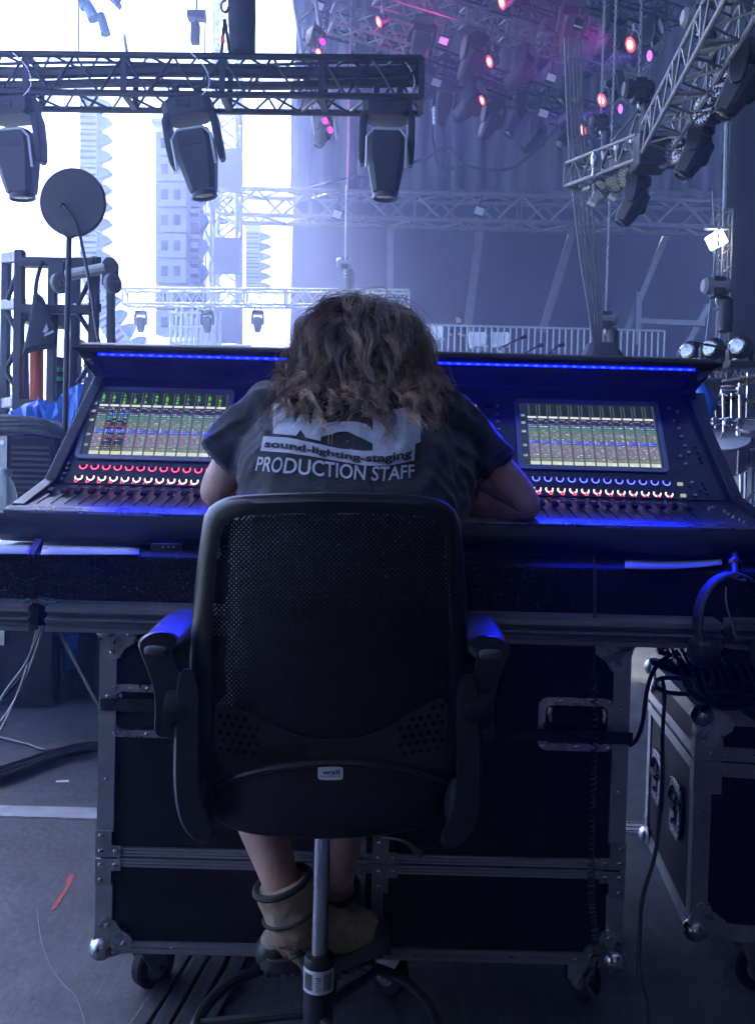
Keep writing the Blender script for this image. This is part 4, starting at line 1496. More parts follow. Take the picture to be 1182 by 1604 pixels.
# print on the back
m_print = mat('shirt_print_mat', (0.42, 0.43, 0.50), 0.75, var=0.22, vscale=45, detail=8, bump=0.15, bscale=400)
PRJ = V(PX, 0.9, 1.25)
def project(px, py, lift):
    q = P(px, py, 1.55)
    d = (q - CAM).normalized()
    h = shirt_bvh.ray_cast(CAM, d)
    if h[0] is None:
        return q
    return h[0] + h[1] * lift - d * lift
def print_mesh(name, vs2, fs, m, lift, grid=5.0):
    bm = bmesh.new()
    bv = [bm.verts.new((x, y, 0)) for x, y in vs2]
    for f in fs:
        try:
            bm.faces.new([bv[i] for i in f])
        except ValueError:
            pass
    xs = [v[0] for v in vs2]
    ys = [v[1] for v in vs2]
    x = min(xs) + grid
    while x < max(xs):
        bmesh.ops.bisect_plane(bm, geom=bm.verts[:] + bm.edges[:] + bm.faces[:], plane_co=(x, 0, 0), plane_no=(1, 0, 0))
        x += grid
    y = min(ys) + grid
    while y < max(ys):
        bmesh.ops.bisect_plane(bm, geom=bm.verts[:] + bm.edges[:] + bm.faces[:], plane_co=(0, y, 0), plane_no=(0, 1, 0))
        y += grid
    bm.verts.index_update()
    V3 = [project(v.co.x, v.co.y, lift) for v in bm.verts]
    F3 = [tuple(v.index for v in f.verts) for f in bm.faces]
    bm.free()
    o = MB().add(V3, F3).build(name, m, shirt, smooth=60)
    o['kind'] = 'stuff'
    return o
def warp_text(s, bold, f, name, m, lift, space=1.0):
    vs, fs = text_verts(s, bold, space)
    w = max(v.x for v in vs)
    print_mesh(name, [f(v.x / w, v.y / 0.73) for v in vs], fs, m, lift)
# wavy banner
bt_ = [(413, 684), (450, 686), (490, 694), (530, 703), (570, 707), (610, 705), (650, 695)]
bb_ = [(408, 707), (450, 710), (490, 716), (530, 723), (570, 730), (610, 730), (648, 722)]
def lerp_line(L, t):
    u = t * (len(L) - 1)
    i = min(int(u), len(L) - 2)
    k = u - i
    return (L[i][0] * (1 - k) + L[i + 1][0] * k, L[i][1] * (1 - k) + L[i + 1][1] * k)
N_ = 24
vs2 = [lerp_line(bt_, i / N_) for i in range(N_ + 1)] + [lerp_line(bb_, i / N_) for i in range(N_ + 1)]
print_mesh('print_banner', vs2, [(i, i + 1, N_ + 2 + i, N_ + 1 + i) for i in range(N_)], m_print, 0.0012)
def banner_pt(u, v):
    a, b = lerp_line(bt_, 0.02 + 0.96 * u), lerp_line(bb_, 0.02 + 0.96 * u)
    k = 0.74 - 0.48 * v
    return (a[0] * (1 - k) + b[0] * k, a[1] * (1 - k) + b[1] * k)
warp_text('sound-lighting-staging', 0.035, banner_pt, 'print_lettering', m_shirt, 0.0024)
base_ = [(399, 737), (440, 741), (500, 746), (550, 751), (600, 754), (649, 748)]
top_ = [(404, 715), (445, 716), (500, 721), (552, 728), (603, 731), (648, 727)]
def staff_pt(u, v):
    a, b = lerp_line(base_, u), lerp_line(top_, u)
    return (a[0] * (1 - v) + b[0] * v, a[1] * (1 - v) + b[1] * v)
warp_text('PRODUCTION STAFF', 0.012, staff_pt, 'print_lettering', m_print, 0.0014)
print_mesh('print_lettering', [(428, 632), (459, 632), (462, 664), (470, 650), (480, 650), (487, 668), (491, 640), (506, 642), (502, 692), (479, 686), (471, 674), (464, 683), (428, 680)], [(0, 1, 2, 11, 12), (2, 3, 10, 11), (3, 4, 5, 9, 10), (5, 6, 7, 8, 9)], m_print, 0.0014)
def wall_pt(u, v):
    x = 508 + 150 * u
    yb = lerp_line([(508, 699), (540, 703), (580, 704), (620, 702), (658, 690)], u)[1] - 1.5
    return (x, yb - 62 * v * (0.85 + 0.1 * math.sin(u * 3)))
warp_text('all', 0.06, wall_pt, 'print_lettering', m_print, 0.0014, 0.95)

# ---- shorts: over hips and thighs
def shorts_shapes():
    out = [capsule([V(PX - 0.08, 1.46, 0.71), V(PX + 0.08, 1.46, 0.71)], (0.125, 0.125))]
    for s, K in ((-1, V(PX - 0.21, 1.62, 0.60)), (1, V(PX + 0.02, 1.66, 0.60))):
        out.append(capsule([V(PX + s * 0.10, 1.47, 0.70), K.lerp(V(PX + s * 0.10, 1.47, 0.70), 0.25)], (0.10, 0.078)))
    return out
shme = remesh_parts(shorts_shapes(), 0.014, 6, 'shorts')
shme.materials.append(m_blackmatte)
shme.shade_smooth()
so_ = bpy.data.objects.new('shorts', shme)
COL.objects.link(so_)
attach(so_, person)

# ---- boots
m_leather = mat('tan_leather_mat', (0.36, 0.26, 0.155), 0.7, var=0.4, vscale=26, bump=0.3, bscale=140, rvar=0.1, detail=8)
m_pad = mat('boot_collar_mat', (0.022, 0.02, 0.018), 0.7, bump=0.3, bscale=200)
m_sole = mat('boot_sole_mat', (0.03, 0.03, 0.032), 0.42, bump=0.1, bscale=80)
def boot(collar, ankle, heel, toe, sole_n, cr, label):
    sole_n = sole_n.normalized()
    fwd = (toe - heel).normalized()
    sole_n = (sole_n - fwd * sole_n.dot(fwd)).normalized()
    lat = fwd.cross(sole_n)
    L = (toe - heel).length
    r = thing_part = None
    shp = [blunt([ankle, collar.lerp(ankle, 0.5), collar], (cr * 0.93, cr * 0.95, cr)),
           capsule([ankle, heel - sole_n * 0.035 + fwd * 0.02], (cr * 0.94, 0.036)),
           capsule([ankle + fwd * 0.015, heel + fwd * L * 0.55 - sole_n * 0.042, heel + fwd * L * 0.72 - sole_n * 0.036, toe - fwd * 0.035 - sole_n * 0.028], (0.046, 0.042, 0.040, 0.033))]
    bm_ = remesh_parts(shp, 0.006, 5, 'boot')
    b_nrm = [v.normal.copy() for v in bm_.vertices]
    for vi, v in enumerate(bm_.vertices):
        v.co = v.co + b_nrm[vi] * (0.0035 * noise.noise(v.co * 30) + 0.002 * noise.noise(v.co * 80))
    bm_.materials.append(m_leather)
    bm_.shade_smooth()
    b_ = bpy.data.objects.new('boot', bm_)
    COL.objects.link(b_)
    attach(b_, person)
    b_['label'] = label
    ax = (ankle - collar).normalized()
    x_, y_, z_ = frame_of(V(0, 0, 0), ax)
    for t, rad in ((0.0, 0.0065), (0.7, 0.0035)):
        c = collar.lerp(ankle, t)
        MB().path([c + (x_ * math.cos(2 * math.pi * k / 28) + y_ * math.sin(2 * math.pi * k / 28)) * (cr * (0.95 if t == 0 else 0.99)) for k in range(28)], rad, n=8, closed=True).build('collar' if t == 0 else 'band', m_pad, b_)
    # sole: outline extruded along the sole normal, with heel block and lugs
    prof = [(0.0, 0.022), (0.02, 0.036), (0.08, 0.038), (0.30, 0.032), (0.55, 0.038), (0.75, 0.047), (0.90, 0.040), (0.98, 0.022)]
    ol = [heel + fwd * (L * 1.03 * t - 0.012) + lat * w for t, w in prof] + [heel + fwd * (L * 1.03 * t - 0.012) - lat * w for t, w in prof[::-1]]
    MB().loft([[p - sole_n * 0.016 for p in ol], [p - sole_n * 0.002 for p in ol], [p + sole_n * 0.010 for p in ol]]).build('sole', m_sole, b_, smooth=40, bevel=0.003)
    for i in range(9):
        t = 0.03 + i * 0.105
        if 0.3 < t < 0.42:
            continue
        c = heel + fwd * (L * t) + sole_n * 0.013
        MB().bar(c - lat * 0.033, c + lat * 0.033, 0.012, 0.012, up=sole_n).build('lug', m_sole, b_, smooth=0, bevel=0.002)
    # toe bumper
    MB().sphere(toe - fwd * 0.035 - sole_n * 0.018, 0.036, 14, 8, (1, 1, 1)).build('toe_cap', m_sole, b_)
    # laces across the instep
    for k in range(4):
        c = ankle.lerp(heel + fwd * L * 0.62, 0.18 + 0.2 * k) - sole_n * (0.046 - 0.004 * k)
        MB().path([c - lat * 0.026 + sole_n * 0.012, c, c + lat * 0.026 + sole_n * 0.012], 0.0026, n=5).build('lace', m_pad, b_)
    # ankle vents: three dark ridges
    c = ankle.lerp(heel, 0.25) + V(0, -0.044, 0)
    for k in range(3):
        MB().path([c + V(-0.013, 0.006, -0.004 - 0.009 * k), c + V(0.0, 0.0, 0.004 - 0.009 * k), c + V(0.013, 0.006, 0.008 - 0.009 * k)], 0.0038, n=6).build('ankle_ridge', m_pad, b_)
    return b_
boot(P(442, 1382, 1.55), P(463, 1445, 1.555), P(487, 1528, 1.56), P(612, 1464, 1.62), V(0.55, -0.05, -0.85), 0.055, 'boot with its toe pointing right')
boot(P(524, 1388, 1.615), P(520, 1440, 1.65), P(540, 1500, 1.68), P(398, 1505, 1.63), V(-0.45, -0.25, -0.85), 0.047, 'boot crossed behind with its black toe to the left')

# ---- hair
rng = np.random.default_rng(11)
NG, NS, ST = 680, 20, 16
m_hair = bpy.data.materials.new('hair_mat')
m_hair.use_nodes = True
hb_ = m_hair.node_tree.nodes['Principled BSDF']
ca = m_hair.node_tree.nodes.new('ShaderNodeVertexColor')
ca.layer_name = 'tint'
m_hair.node_tree.links.new(ca.outputs[0], hb_.inputs['Base Color'])
hb_.inputs['Roughness'].default_value = 0.42
hb_.inputs['Specular IOR Level'].default_value = 0.55
HC = np.array(HEAD + V(0, 0.0, 0.015))
HR = np.array((0.088, 0.105, 0.118))
crown = np.array((0.02, -0.05, 1.0))
crown /= np.linalg.norm(crown)
dirs = []
while len(dirs) < NG:
    d = rng.normal(size=3)
    d /= np.linalg.norm(d)
    if d[2] > -0.35 and d[1] < 0.45:
        dirs.append(d)
dirs = np.array(dirs)
root = HC + dirs * HR
away = dirs - (dirs @ crown)[:, None] * crown
away /= np.maximum(np.linalg.norm(away, axis=1, keepdims=True), 1e-3)
L_ = rng.uniform(0.17, 0.38, NG) * np.where(dirs[:, 2] > 0.75, 1.1, 1.0)
vel = dirs * 0.22 + away * 0.9
vel /= np.linalg.norm(vel, axis=1, keepdims=True)
side_push = np.sign(dirs[:, 0])[:, None] * np.array((1.0, 0, 0)) * np.abs(dirs[:, 0:1])
stp = (L_ / (ST - 1))[:, None]
guide = np.zeros((ST, NG, 3))
guide[0] = root
lay = rng.uniform(0.003, 0.030, NG)
p = root.copy()
for i in range(1, ST):
    t = i / ST
    grav = np.array((0, -0.10, -1.0)) * (0.16 + 0.30 * t)
    vel = vel + grav + side_push * 0.05 * (1 - t) + np.array((0, -0.05, 0)) * (1 - t)
    vel /= np.linalg.norm(vel, axis=1, keepdims=True)
    p = p + vel * stp
    q = (p - HC) / (HR + lay[:, None])
    ln = np.linalg.norm(q, axis=1, keepdims=True)
    ins = ln < 1
    p = np.where(ins, HC + q / np.maximum(ln, 1e-3) * (HR + lay[:, None]), p)
    for k in range(NG):
        loc, nrm, idx, dist = shirt_bvh.find_nearest(Vector(p[k]))
        if loc is not None:
            dd = (Vector(p[k]) - loc).dot(nrm)
            if dd < 0.006 + lay[k] * 0.5:
                np_ = loc + nrm * (0.006 + lay[k] * 0.5)
                p[k] = np_
    vel = 0.7 * vel + 0.3 * (p - guide[i - 1]) / np.maximum(np.linalg.norm(p - guide[i - 1], axis=1, keepdims=True), 1e-4)
    guide[i] = p
gx_ = guide[:, :, 0] - HC[0]
lim = 0.085
guide[:, :, 0] = HC[0] + np.sign(gx_) * np.where(np.abs(gx_) < lim, np.abs(gx_), lim + (np.abs(gx_) - lim) * 0.62)
# waves on the guides
tt = np.linspace(0, 1, ST)[:, None]
ph1, ph2 = rng.uniform(0, 6.28, NG), rng.uniform(0, 6.28, NG)
fr1 = rng.uniform(1.8, 4.0, NG)
amp = rng.uniform(0.007, 0.021, NG)
env = np.clip(tt * 2.2, 0, 1)
tang = np.gradient(guide, axis=0)
tang /= np.maximum(np.linalg.norm(tang, axis=2, keepdims=True), 1e-6)
e1 = np.cross(tang, np.array((0.2, 1.0, 0.1)))
e1 /= np.maximum(np.linalg.norm(e1, axis=2, keepdims=True), 1e-6)
e2 = np.cross(tang, e1)
w1 = (amp * env * np.sin(6.28 * fr1 * tt + ph1))[..., None]
w2 = (0.7 * amp * env * np.cos(6.28 * fr1 * tt + ph2))[..., None]
guide = guide + e1 * w1 + e2 * w2
# strands round each guide
N = NG * NS
gi = np.repeat(np.arange(NG), NS)
off_r = rng.uniform(0, 1, N) ** 0.6
off_a = rng.uniform(0, 6.28, N)
spread = 0.0135 * (1 - 0.58 * np.clip(tt * 1.4, 0, 1)) + 0.010 * np.clip(tt - 0.72, 0, 1)
wild = np.where(rng.uniform(size=N) < 0.14, 3.2, 1.0)
ox = (off_r * np.cos(off_a) * wild) * spread
oy = (off_r * np.sin(off_a) * wild) * spread
frz = 0.0022 * np.sin(6.28 * rng.uniform(3, 6, N) * tt + rng.uniform(0, 6.28, N)) * env * wild
str_ = guide[:, gi] + e1[:, gi] * (ox + frz)[..., None] + e2[:, gi] * (oy)[..., None]
cut = rng.uniform(0.72, 1.0, N)
idx = (np.linspace(0, 1, ST)[:, None] * cut[None, :]) * (ST - 1)
i0 = np.minimum(idx.astype(int), ST - 2)
fr = (idx - i0)[..., None]
ar = np.arange(N)[None, :]
str_ = str_[i0, ar] * (1 - fr) + str_[i0 + 1, ar] * fr
rad = (0.00072 * (1 - 0.6 * tt))[..., None]
T_ = np.gradient(str_, axis=0)
T_ /= np.maximum(np.linalg.norm(T_, axis=2, keepdims=True), 1e-6)
a1 = np.cross(T_, np.array((0.3, 0.9, 0.2)))
a1 /= np.maximum(np.linalg.norm(a1, axis=2, keepdims=True), 1e-6)
a2 = np.cross(T_, a1)
verts = np.stack([str_ + (a1 * math.cos(2.094 * k) + a2 * math.sin(2.094 * k)) * rad for k in range(3)], axis=2)   # ST,N,3,3
verts = verts.transpose(1, 0, 2, 3).reshape(-1, 3)
base = (np.arange(N) * ST * 3)[:, None, None]
ii = (np.arange(ST - 1) * 3)[None, :, None]
kk = np.arange(3)[None, None, :]
k2 = (kk + 1) % 3
quads = np.stack([base + ii + kk, base + ii + k2, base + ii + 3 + k2, base + ii + 3 + kk], axis=-1).reshape(-1, 4)
hme = bpy.data.meshes.new('hair')
hme.vertices.add(len(verts))
hme.vertices.foreach_set('co', verts.astype(np.float32).ravel())
hme.loops.add(len(quads) * 4)
hme.loops.foreach_set('vertex_index', quads.astype(np.int32).ravel())
hme.polygons.add(len(quads))
hme.polygons.foreach_set('loop_start', (np.arange(len(quads)) * 4).astype(np.int32))
hme.update(calc_edges=True)
at = hme.color_attributes.new('tint', 'FLOAT_COLOR', 'POINT')
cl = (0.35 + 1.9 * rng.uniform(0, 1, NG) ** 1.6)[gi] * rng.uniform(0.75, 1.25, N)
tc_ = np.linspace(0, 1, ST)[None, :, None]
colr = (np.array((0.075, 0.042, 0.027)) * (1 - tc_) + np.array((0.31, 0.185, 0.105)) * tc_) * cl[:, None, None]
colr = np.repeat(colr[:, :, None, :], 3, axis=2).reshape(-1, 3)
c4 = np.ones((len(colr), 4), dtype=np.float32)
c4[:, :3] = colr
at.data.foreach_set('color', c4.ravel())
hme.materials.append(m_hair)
hme.shade_smooth()
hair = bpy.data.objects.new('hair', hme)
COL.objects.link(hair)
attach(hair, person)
hair['kind'] = 'stuff'
MB().sphere(Vector(HC) + V(0, -0.012, 0.004), 1.0, 20, 14, tuple(HR * 1.02)).build('scalp', mat('scalp_mat', (0.03, 0.018, 0.012), 0.7), person)
# ================================================================== cables, headphones and small things near the console
rk = random.Random(21)
# heap of black cable on the right case: loops lying over each other
heap = thing('cable_heap', 'heap of coiled black cable on the right flight case', 'cable heap', rc_o + rx * 0.2 + ry * 0.25 + V(0, 0, RTOP))
hc = rc_o + rx * 0.15 + ry * 0.08 + V(0, 0, RTOP)
for i in range(44):
    a0 = rk.uniform(0, 6.28)
    big = rk.uniform(0.10, 0.19)
    sm = big * rk.uniform(0.45, 0.8)
    cc = hc + rx * rk.uniform(-0.07, 0.22) + ry * rk.uniform(-0.10, 0.08) + V(0, 0, 0.012 + 0.0037 * i)
    tilt = rk.uniform(-0.25, 0.25)
    pts = []
    n = 30
    ra = rk.uniform(0, 3.14)
    for k in range(n):
        a = 2 * math.pi * k / n
        u = big * math.cos(a)
        v = sm * math.sin(a)
        uu, vv = u * math.cos(ra) - v * math.sin(ra), u * math.sin(ra) + v * math.cos(ra)
        rr2 = math.hypot(uu, vv)
        p_ = cc + rx * uu * 1.05 + ry * vv * 0.8 + V(0, 0, tilt * uu * 0.5 + 0.006 * math.sin(3 * a + a0) - 0.18 * max(0.0, rr2 - 0.15))
        p_.z = max(p_.z, RTOP + 0.006) if (-0.01 < (p_ - rc_o).dot(rx) and -0.01 < (p_ - rc_o).dot(ry)) else max(p_.z - 0.25 * max(0.0, -(p_ - rc_o).dot(ry)), RTOP - 0.09)
        pts.append(p_)
    MB().path(pts, rk.choice([0.0055, 0.0065, 0.0075]), n=7, closed=True).build('cable_loop', mat('heap_cable_mat', (0.012, 0.012, 0.014), 0.28, spec=0.7), heap)
# cable ends hooked round the front of the heap
for i in range(8):
    a = hc + rx * (-0.20 + 0.02 * i) + ry * (-0.13 + 0.01 * rk.random()) + V(0, 0, 0.10)
    pts = [a + ry * 0.08 + V(0, 0, 0.02), a, a + rx * 0.02 - V(0, 0, 0.05), a + rx * 0.06 - V(0, 0, 0.075), a + rx * 0.11 + ry * 0.03 - V(0, 0, 0.06)]
    MB().path(smoothpath(pts, 5), 0.0055, n=7).build('cable_loop', mat('heap_cable_mat', (0.012, 0.012, 0.014), 0.28, spec=0.7), heap)

# headphones standing on the heap
hp_c = P(1150, 985, 1.50)
hp = thing('headphones', 'black headphones with blue-lit headband hanging under the console edge', 'headphones', hp_c - V(0, 0, 0.05))
rad_ = (P(1150, 985, 1.50) - P(1092, 985, 1.50)).length
band = []
for k in range(25):
    a = R(192 - 204 * k / 24)
    band.append(hp_c + V(rad_ * 1.0 * math.cos(a), 0.02 * math.sin(a), rad_ * 1.42 * math.sin(a)))
sec = []
for i, p_ in enumerate(band):
    t = (band[min(i + 1, 24)] - band[max(i - 1, 0)]).normalized()
    yv = V(0, 1, 0)
    nv = yv.cross(t).normalized()
    w = 0.020
    sec.append([p_ + yv * w * math.cos(2 * math.pi * q / 12) + nv * 0.007 * math.sin(2 * math.pi * q / 12) for q in range(12)])
MB().loft(sec).build('headband', mat('headband_mat', (0.010, 0.010, 0.013), 0.6, spec=0.25, bump=0.1, bscale=200), hp)
for s, p_ in ((-1, band[0]), (1, band[-1])):
    MB().lathe([(0.018, -0.016), (0.027, -0.012), (0.029, 0.0), (0.025, 0.009), (0.018, 0.012)], 22, aim(p_ - V(0, 0, 0.022), (s, -0.15, 0))).build('ear_cup', m_plastic, hp)
    MB().lathe([(0.02, -0.030), (0.027, -0.027), (0.028, -0.016), (0.023, -0.013)], 22, aim(p_ - V(0, 0, 0.022), (s, -0.15, 0))).build('ear_cushion', m_rubber, hp)
MB().path(smoothpath([P(1136, 920, 1.49), P(1137, 945, 1.48), P(1145, 975, 1.48), P(1153, 1000, 1.48)], 6), 0.0016, n=6).build('headphone_lead', m_cableg, hp)
MB().box(P(1158, 908, 1.478), (0.02, 0.004, 0.004)).build('badge', m_steel, hp, smooth=0)

hk = thing('headphone_hook', 'small dark hook under the console edge holding the headphones', 'hook', P(1150, 880, 1.6))
MB().path(smoothpath([P(1150, 868, 1.72), P(1150, 880, 1.62), P(1150, 896, 1.54), P(1150, 906, 1.50), P(1150, 902, 1.46)], 4), 0.006, n=8).build('hook_arm', m_black, hk)
MB().sphere(P(1150, 884, 1.60), 0.014, 12, 8).build('hook_knob', m_black, hk)
# coiled lead hanging from the tray
cl_ = thing('coiled_lead', 'thin coiled black lead hanging in front of the large flight case', 'cable', P(925, 1510, 1.545))
MB().path(smoothpath([P(930, 872, 1.56), P(931, 930, 1.553), P(930, 1000, 1.55), P(929, 1052, 1.548)], 6), 0.003, n=7).build('straight_run', m_cable, cl_)
def coil(pts, r, turns, rad, name):
    sp = smoothpath(pts, 8)
    out = []
    tot = len(sp) - 1
    n = turns * 10
    for k in range(n + 1):
        u = k / n * tot
        i = min(int(u), tot - 1)
        c = sp[i].lerp(sp[i + 1], u - i)
        t = (sp[i + 1] - sp[i]).normalized()
        x_, y_, z_ = frame_of(V(0, 0, 0), t, V(0, 1, 0))
        a = 2 * math.pi * k / 10
        out.append(c + (x_ * math.cos(a) + y_ * math.sin(a)) * r)
    return MB().path(out, rad, n=5).build(name, mat('coil_mat', (0.03, 0.03, 0.034), 0.25, spec=0.6), cl_)
coil([P(929, 1052, 1.548), P(930, 1150, 1.545), P(928, 1250, 1.545), P(925, 1350, 1.545), P(926, 1420, 1.545), P(933, 1490, 1.545), P(929, 1515, 1.545), P(918, 1542, 1.545)], 0.0052, 78, 0.0019, 'coil')
tail = [P(918, 1542, 1.545), P(935, 1566, 1.50), P(965, 1590, 1.46), P(1000, 1612, 1.43)]
MB().path(smoothpath(tail, 5), 0.003, n=7).build('tail', m_cable, cl_)

# single cable from the heap to the floor
sc_ = [P(1036, 1062, 1.76), P(1040, 1090, 1.74), P(1037, 1150, 1.74), P(1037, 1215, 1.73), P(1033, 1270, 1.72), P(1025, 1340, 1.70), P(1006, 1405, 1.67), P(1001, 1470, 1.64), P(1001, 1530, 1.60), P(1012, 1570, 1.55), P(1012, 1605, 1.50), P(1000, 1640, 1.47)]
o = MB().path(smoothpath(sc_, 6), 0.0042, n=8).build('loose_cable', m_cable)
tag(o, 'black cable dropping from the cable heap to the floor between the cases', 'cable')
o = MB().path(smoothpath([P(1060, 1020, 1.82), P(1030, 1040, 1.80), P(1014, 1075, 1.76), P(1006, 1130, 1.72), P(996, 1158, 1.688), P(984, 1168, 1.684)], 6), 0.0045, n=8).build('loose_cable', m_cable)
tag(o, 'black cable looping from the cable heap to the webbing of the large case', 'cable')
for k, (y0, y1) in enumerate(((996, 1000), (1001, 1010), (1004, 994))):
    o = MB().path(smoothpath([P(990, y0, 1.85), P(1020, y0 - 3, 1.84), P(1050, y1 - 4, 1.83), P(1090, y1, 1.82)], 5), 0.004, n=7).build('loose_cable', m_cable)
    tag(o, ['upper', 'middle', 'lower'][k] + ' of three short cables between the large case and the cable heap', 'cable')

# floor: cable bundle, red tape, scratch, white scrap
fb = thing('cable_bundle', 'bundle of black cables lying on the floor behind the large case, left', 'cable bundle', G(80, 1185, 0.0))
for k in range(9):
    dz = 0.008 + 0.010 * (k % 3)
    dy = (k // 3) * 7 - 7 + rk.uniform(-2, 2)
    pts = [G(-40, 1222 + dy, dz), G(20, 1205 + dy, dz), G(70, 1187 + dy * 0.8, dz), G(120, 1173 + dy * 0.7, dz), G(175, 1165 + dy * 0.6, dz)]
    MB().path(smoothpath(pts, 5), 0.010, n=7).build('cable', m_cable, fb)
o = MB().path(smoothpath([G(-20, 1150, 0.007), G(40, 1165, 0.007), G(75, 1175, 0.007), G(120, 1168, 0.007), G(160, 1163, 0.007)], 5), 0.007, n=7).build('floor_cable', m_cable)
tag(o, 'single black cable curving over the floor beside the bundle', 'cable')
tp = [(83, 1427), (88, 1423), (112, 1385), (117, 1371), (111, 1368), (105, 1377), (104, 1388), (80, 1424)]
o = MB().prism([G(x, y, 0.0005) for x, y in tp], (0, 0, 0.0012)).build('tape_scrap', m_redtape, smooth=0)
tag(o, 'narrow strip of worn red tape stuck to the floor', 'tape')
o = MB().prism([G(x, y, 0.0005) for x, y in ((88, 1223), (108, 1222), (108, 1225), (88, 1225.5))], (0, 0, 0.001)).build('paper_scrap', m_paper, smooth=0)
tag(o, 'tiny white paper scrap on the floor at left', 'scrap')
sc2 = [(60, 1420), (61, 1445), (66, 1475), (78, 1510), (98, 1540), (118, 1560), (132, 1595), (140, 1625)]
pts = [G(x, y, 0.0015) for x, y in sc2]
o = MB().path(smoothpath(pts, 6), 0.0011, n=4).build('thin_scratch', mat('scratch_mat', (0.14, 0.15, 0.17), 0.7))  # raised line standing for a scratch in the floor
tag(o, 'thin pale scratch running along the floor at lower left', 'scratch')
# low boards under the case
ramp = thing('floor_boards', 'dark narrow boards laid on the floor under the large case', 'boards', G(280, 1560, 0))
for k, px_ in enumerate((236, 268, 300, 334)):
    a, b = G(px_, 1560, 0.004), G(px_ + 26, 1560, 0.004)
    d = V(0.12, 1, 0).normalized()
    w = (b - a).length
    c = a + V(w / 2, 0, 0)
    MB().prism([c - d * 0.5 - V(w / 2, 0, 0), c - d * 0.5 + V(w / 2, 0, 0), c + d * 0.28 + V(w / 2, 0, 0), c + d * 0.28 - V(w / 2, 0, 0)], (0, 0, 0.010)).build('board', mat('board_mat', (0.05, 0.048, 0.05), 0.6, var=0.4, vscale=9, bump=0.2, bscale=80, stretch=(6, 1, 1)), ramp, smooth=0, bevel=0.003)
# pale leads dangling at far left under the tray
for k, (pa, lab_) in enumerate(((((70, 952), (62, 990), (40, 1040), (15, 1075), (-15, 1120)), 'front'), (((66, 955), (55, 1000), (38, 1060), (14, 1120), (-10, 1165)), 'middle'), (((74, 958), (60, 1010), (45, 1050), (22, 1100), (-5, 1140)), 'rear'))):
    o = MB().path(smoothpath([P(x, y, 1.66 + 0.03 * k) for x, y in pa], 6), 0.0028, n=6).build('pale_lead', mat('pale_lead_mat', (0.42, 0.42, 0.44), 0.5))
    tag(o, lab_ + ' of the pale thin leads hanging under the left end of the tray', 'cable')
tw = thing('lead_tangle', 'small tangle of thin teal and grey leads at the left tray edge', 'cable tangle', P(60, 946, 1.56))
for k in range(6):
    pts = [P(30 + 12 * j + rk.uniform(-6, 6), 943 + rk.uniform(-5, 6), 1.555 + rk.uniform(-0.006, 0.004)) for j in range(6)]
    MB().path(smoothpath(pts, 4), 0.0017, n=5).build('lead', mat('teal_lead_mat', (0.05, 0.16, 0.17), 0.5) if k % 2 else m_cableg, tw)
# ================================================================== trusses and fixtures
m_truss = mat('truss_black_mat', (0.016, 0.016, 0.02), 0.45, metal=0.3, var=0.3, vscale=9)
m_trussg = mat('truss_grey_mat', (0.20, 0.20, 0.22), 0.45, metal=0.6, var=0.25, vscale=9)
m_fix = mat('fixture_black_mat', (0.012, 0.012, 0.015), 0.5, var=0.25, vscale=10)
m_glint = mat('edge_glint_mat', (0.42, 0.42, 0.46), 0.4, metal=0.4)
m_dark = mat('fixture_grille_mat', (0.008, 0.008, 0.010), 0.6)

def truss(name, label, a, b, w, bay, m, rc=0.024, rb=0.011, parts=True, up=None, group=None, posts=True, h=None):
    """box truss round the line a-b; parts=False joins the lacing of a far truss"""
    a, b = Vector(a), Vector(b)
    h = h or w
    x, y, z = frame_of(a, b, up)
    L = (b - a).length
    t = thing(name, label, 'truss', a, group)
    cor = [(-1, -1), (1, -1), (1, 1), (-1, 1)]
    off = [x * sx * w / 2 + y * sy * h / 2 for sx, sy in cor]
    for o in off:
        MB().tube(a + o, b + o, rc, n=8).build('chord', m, t)
    n = max(2, int(round(L / bay)))
    lace = None if parts else MB()
    def piece(p, q, r, nm, n_=6):
        if parts:
            MB().tube(p, q, r, n=n_).build(nm, m, t)
        else:
            lace.tube(p, q, r, n=n_ if n_ < 6 else 5)
    for f in range(4):
        o0, o1 = off[f], off[(f + 1) % 4]
        for i in range(n):
            s0, s1 = a + z * (L * i / n), a + z * (L * (i + 1) / n)
            sm = (s0 + s1) / 2
            piece(s0 + o0, sm + o1, rb, 'brace')
            piece(sm + o1, s1 + o0, rb, 'brace')
        if posts:
            for i in range(0, n + 1, 2):
                p = a + z * (L * i / n)
                if parts:
                    MB().bar(p + o0, p + o1, 0.045, 0.02).build('post', m, t, smooth=0)
                else:
                    lace.bar(p + o0, p + o1, rc * 1.6, rc)
    if lace:
        lo_ = lace.build('lacing', m, t)
        lo_['kind'] = 'stuff'
    return t

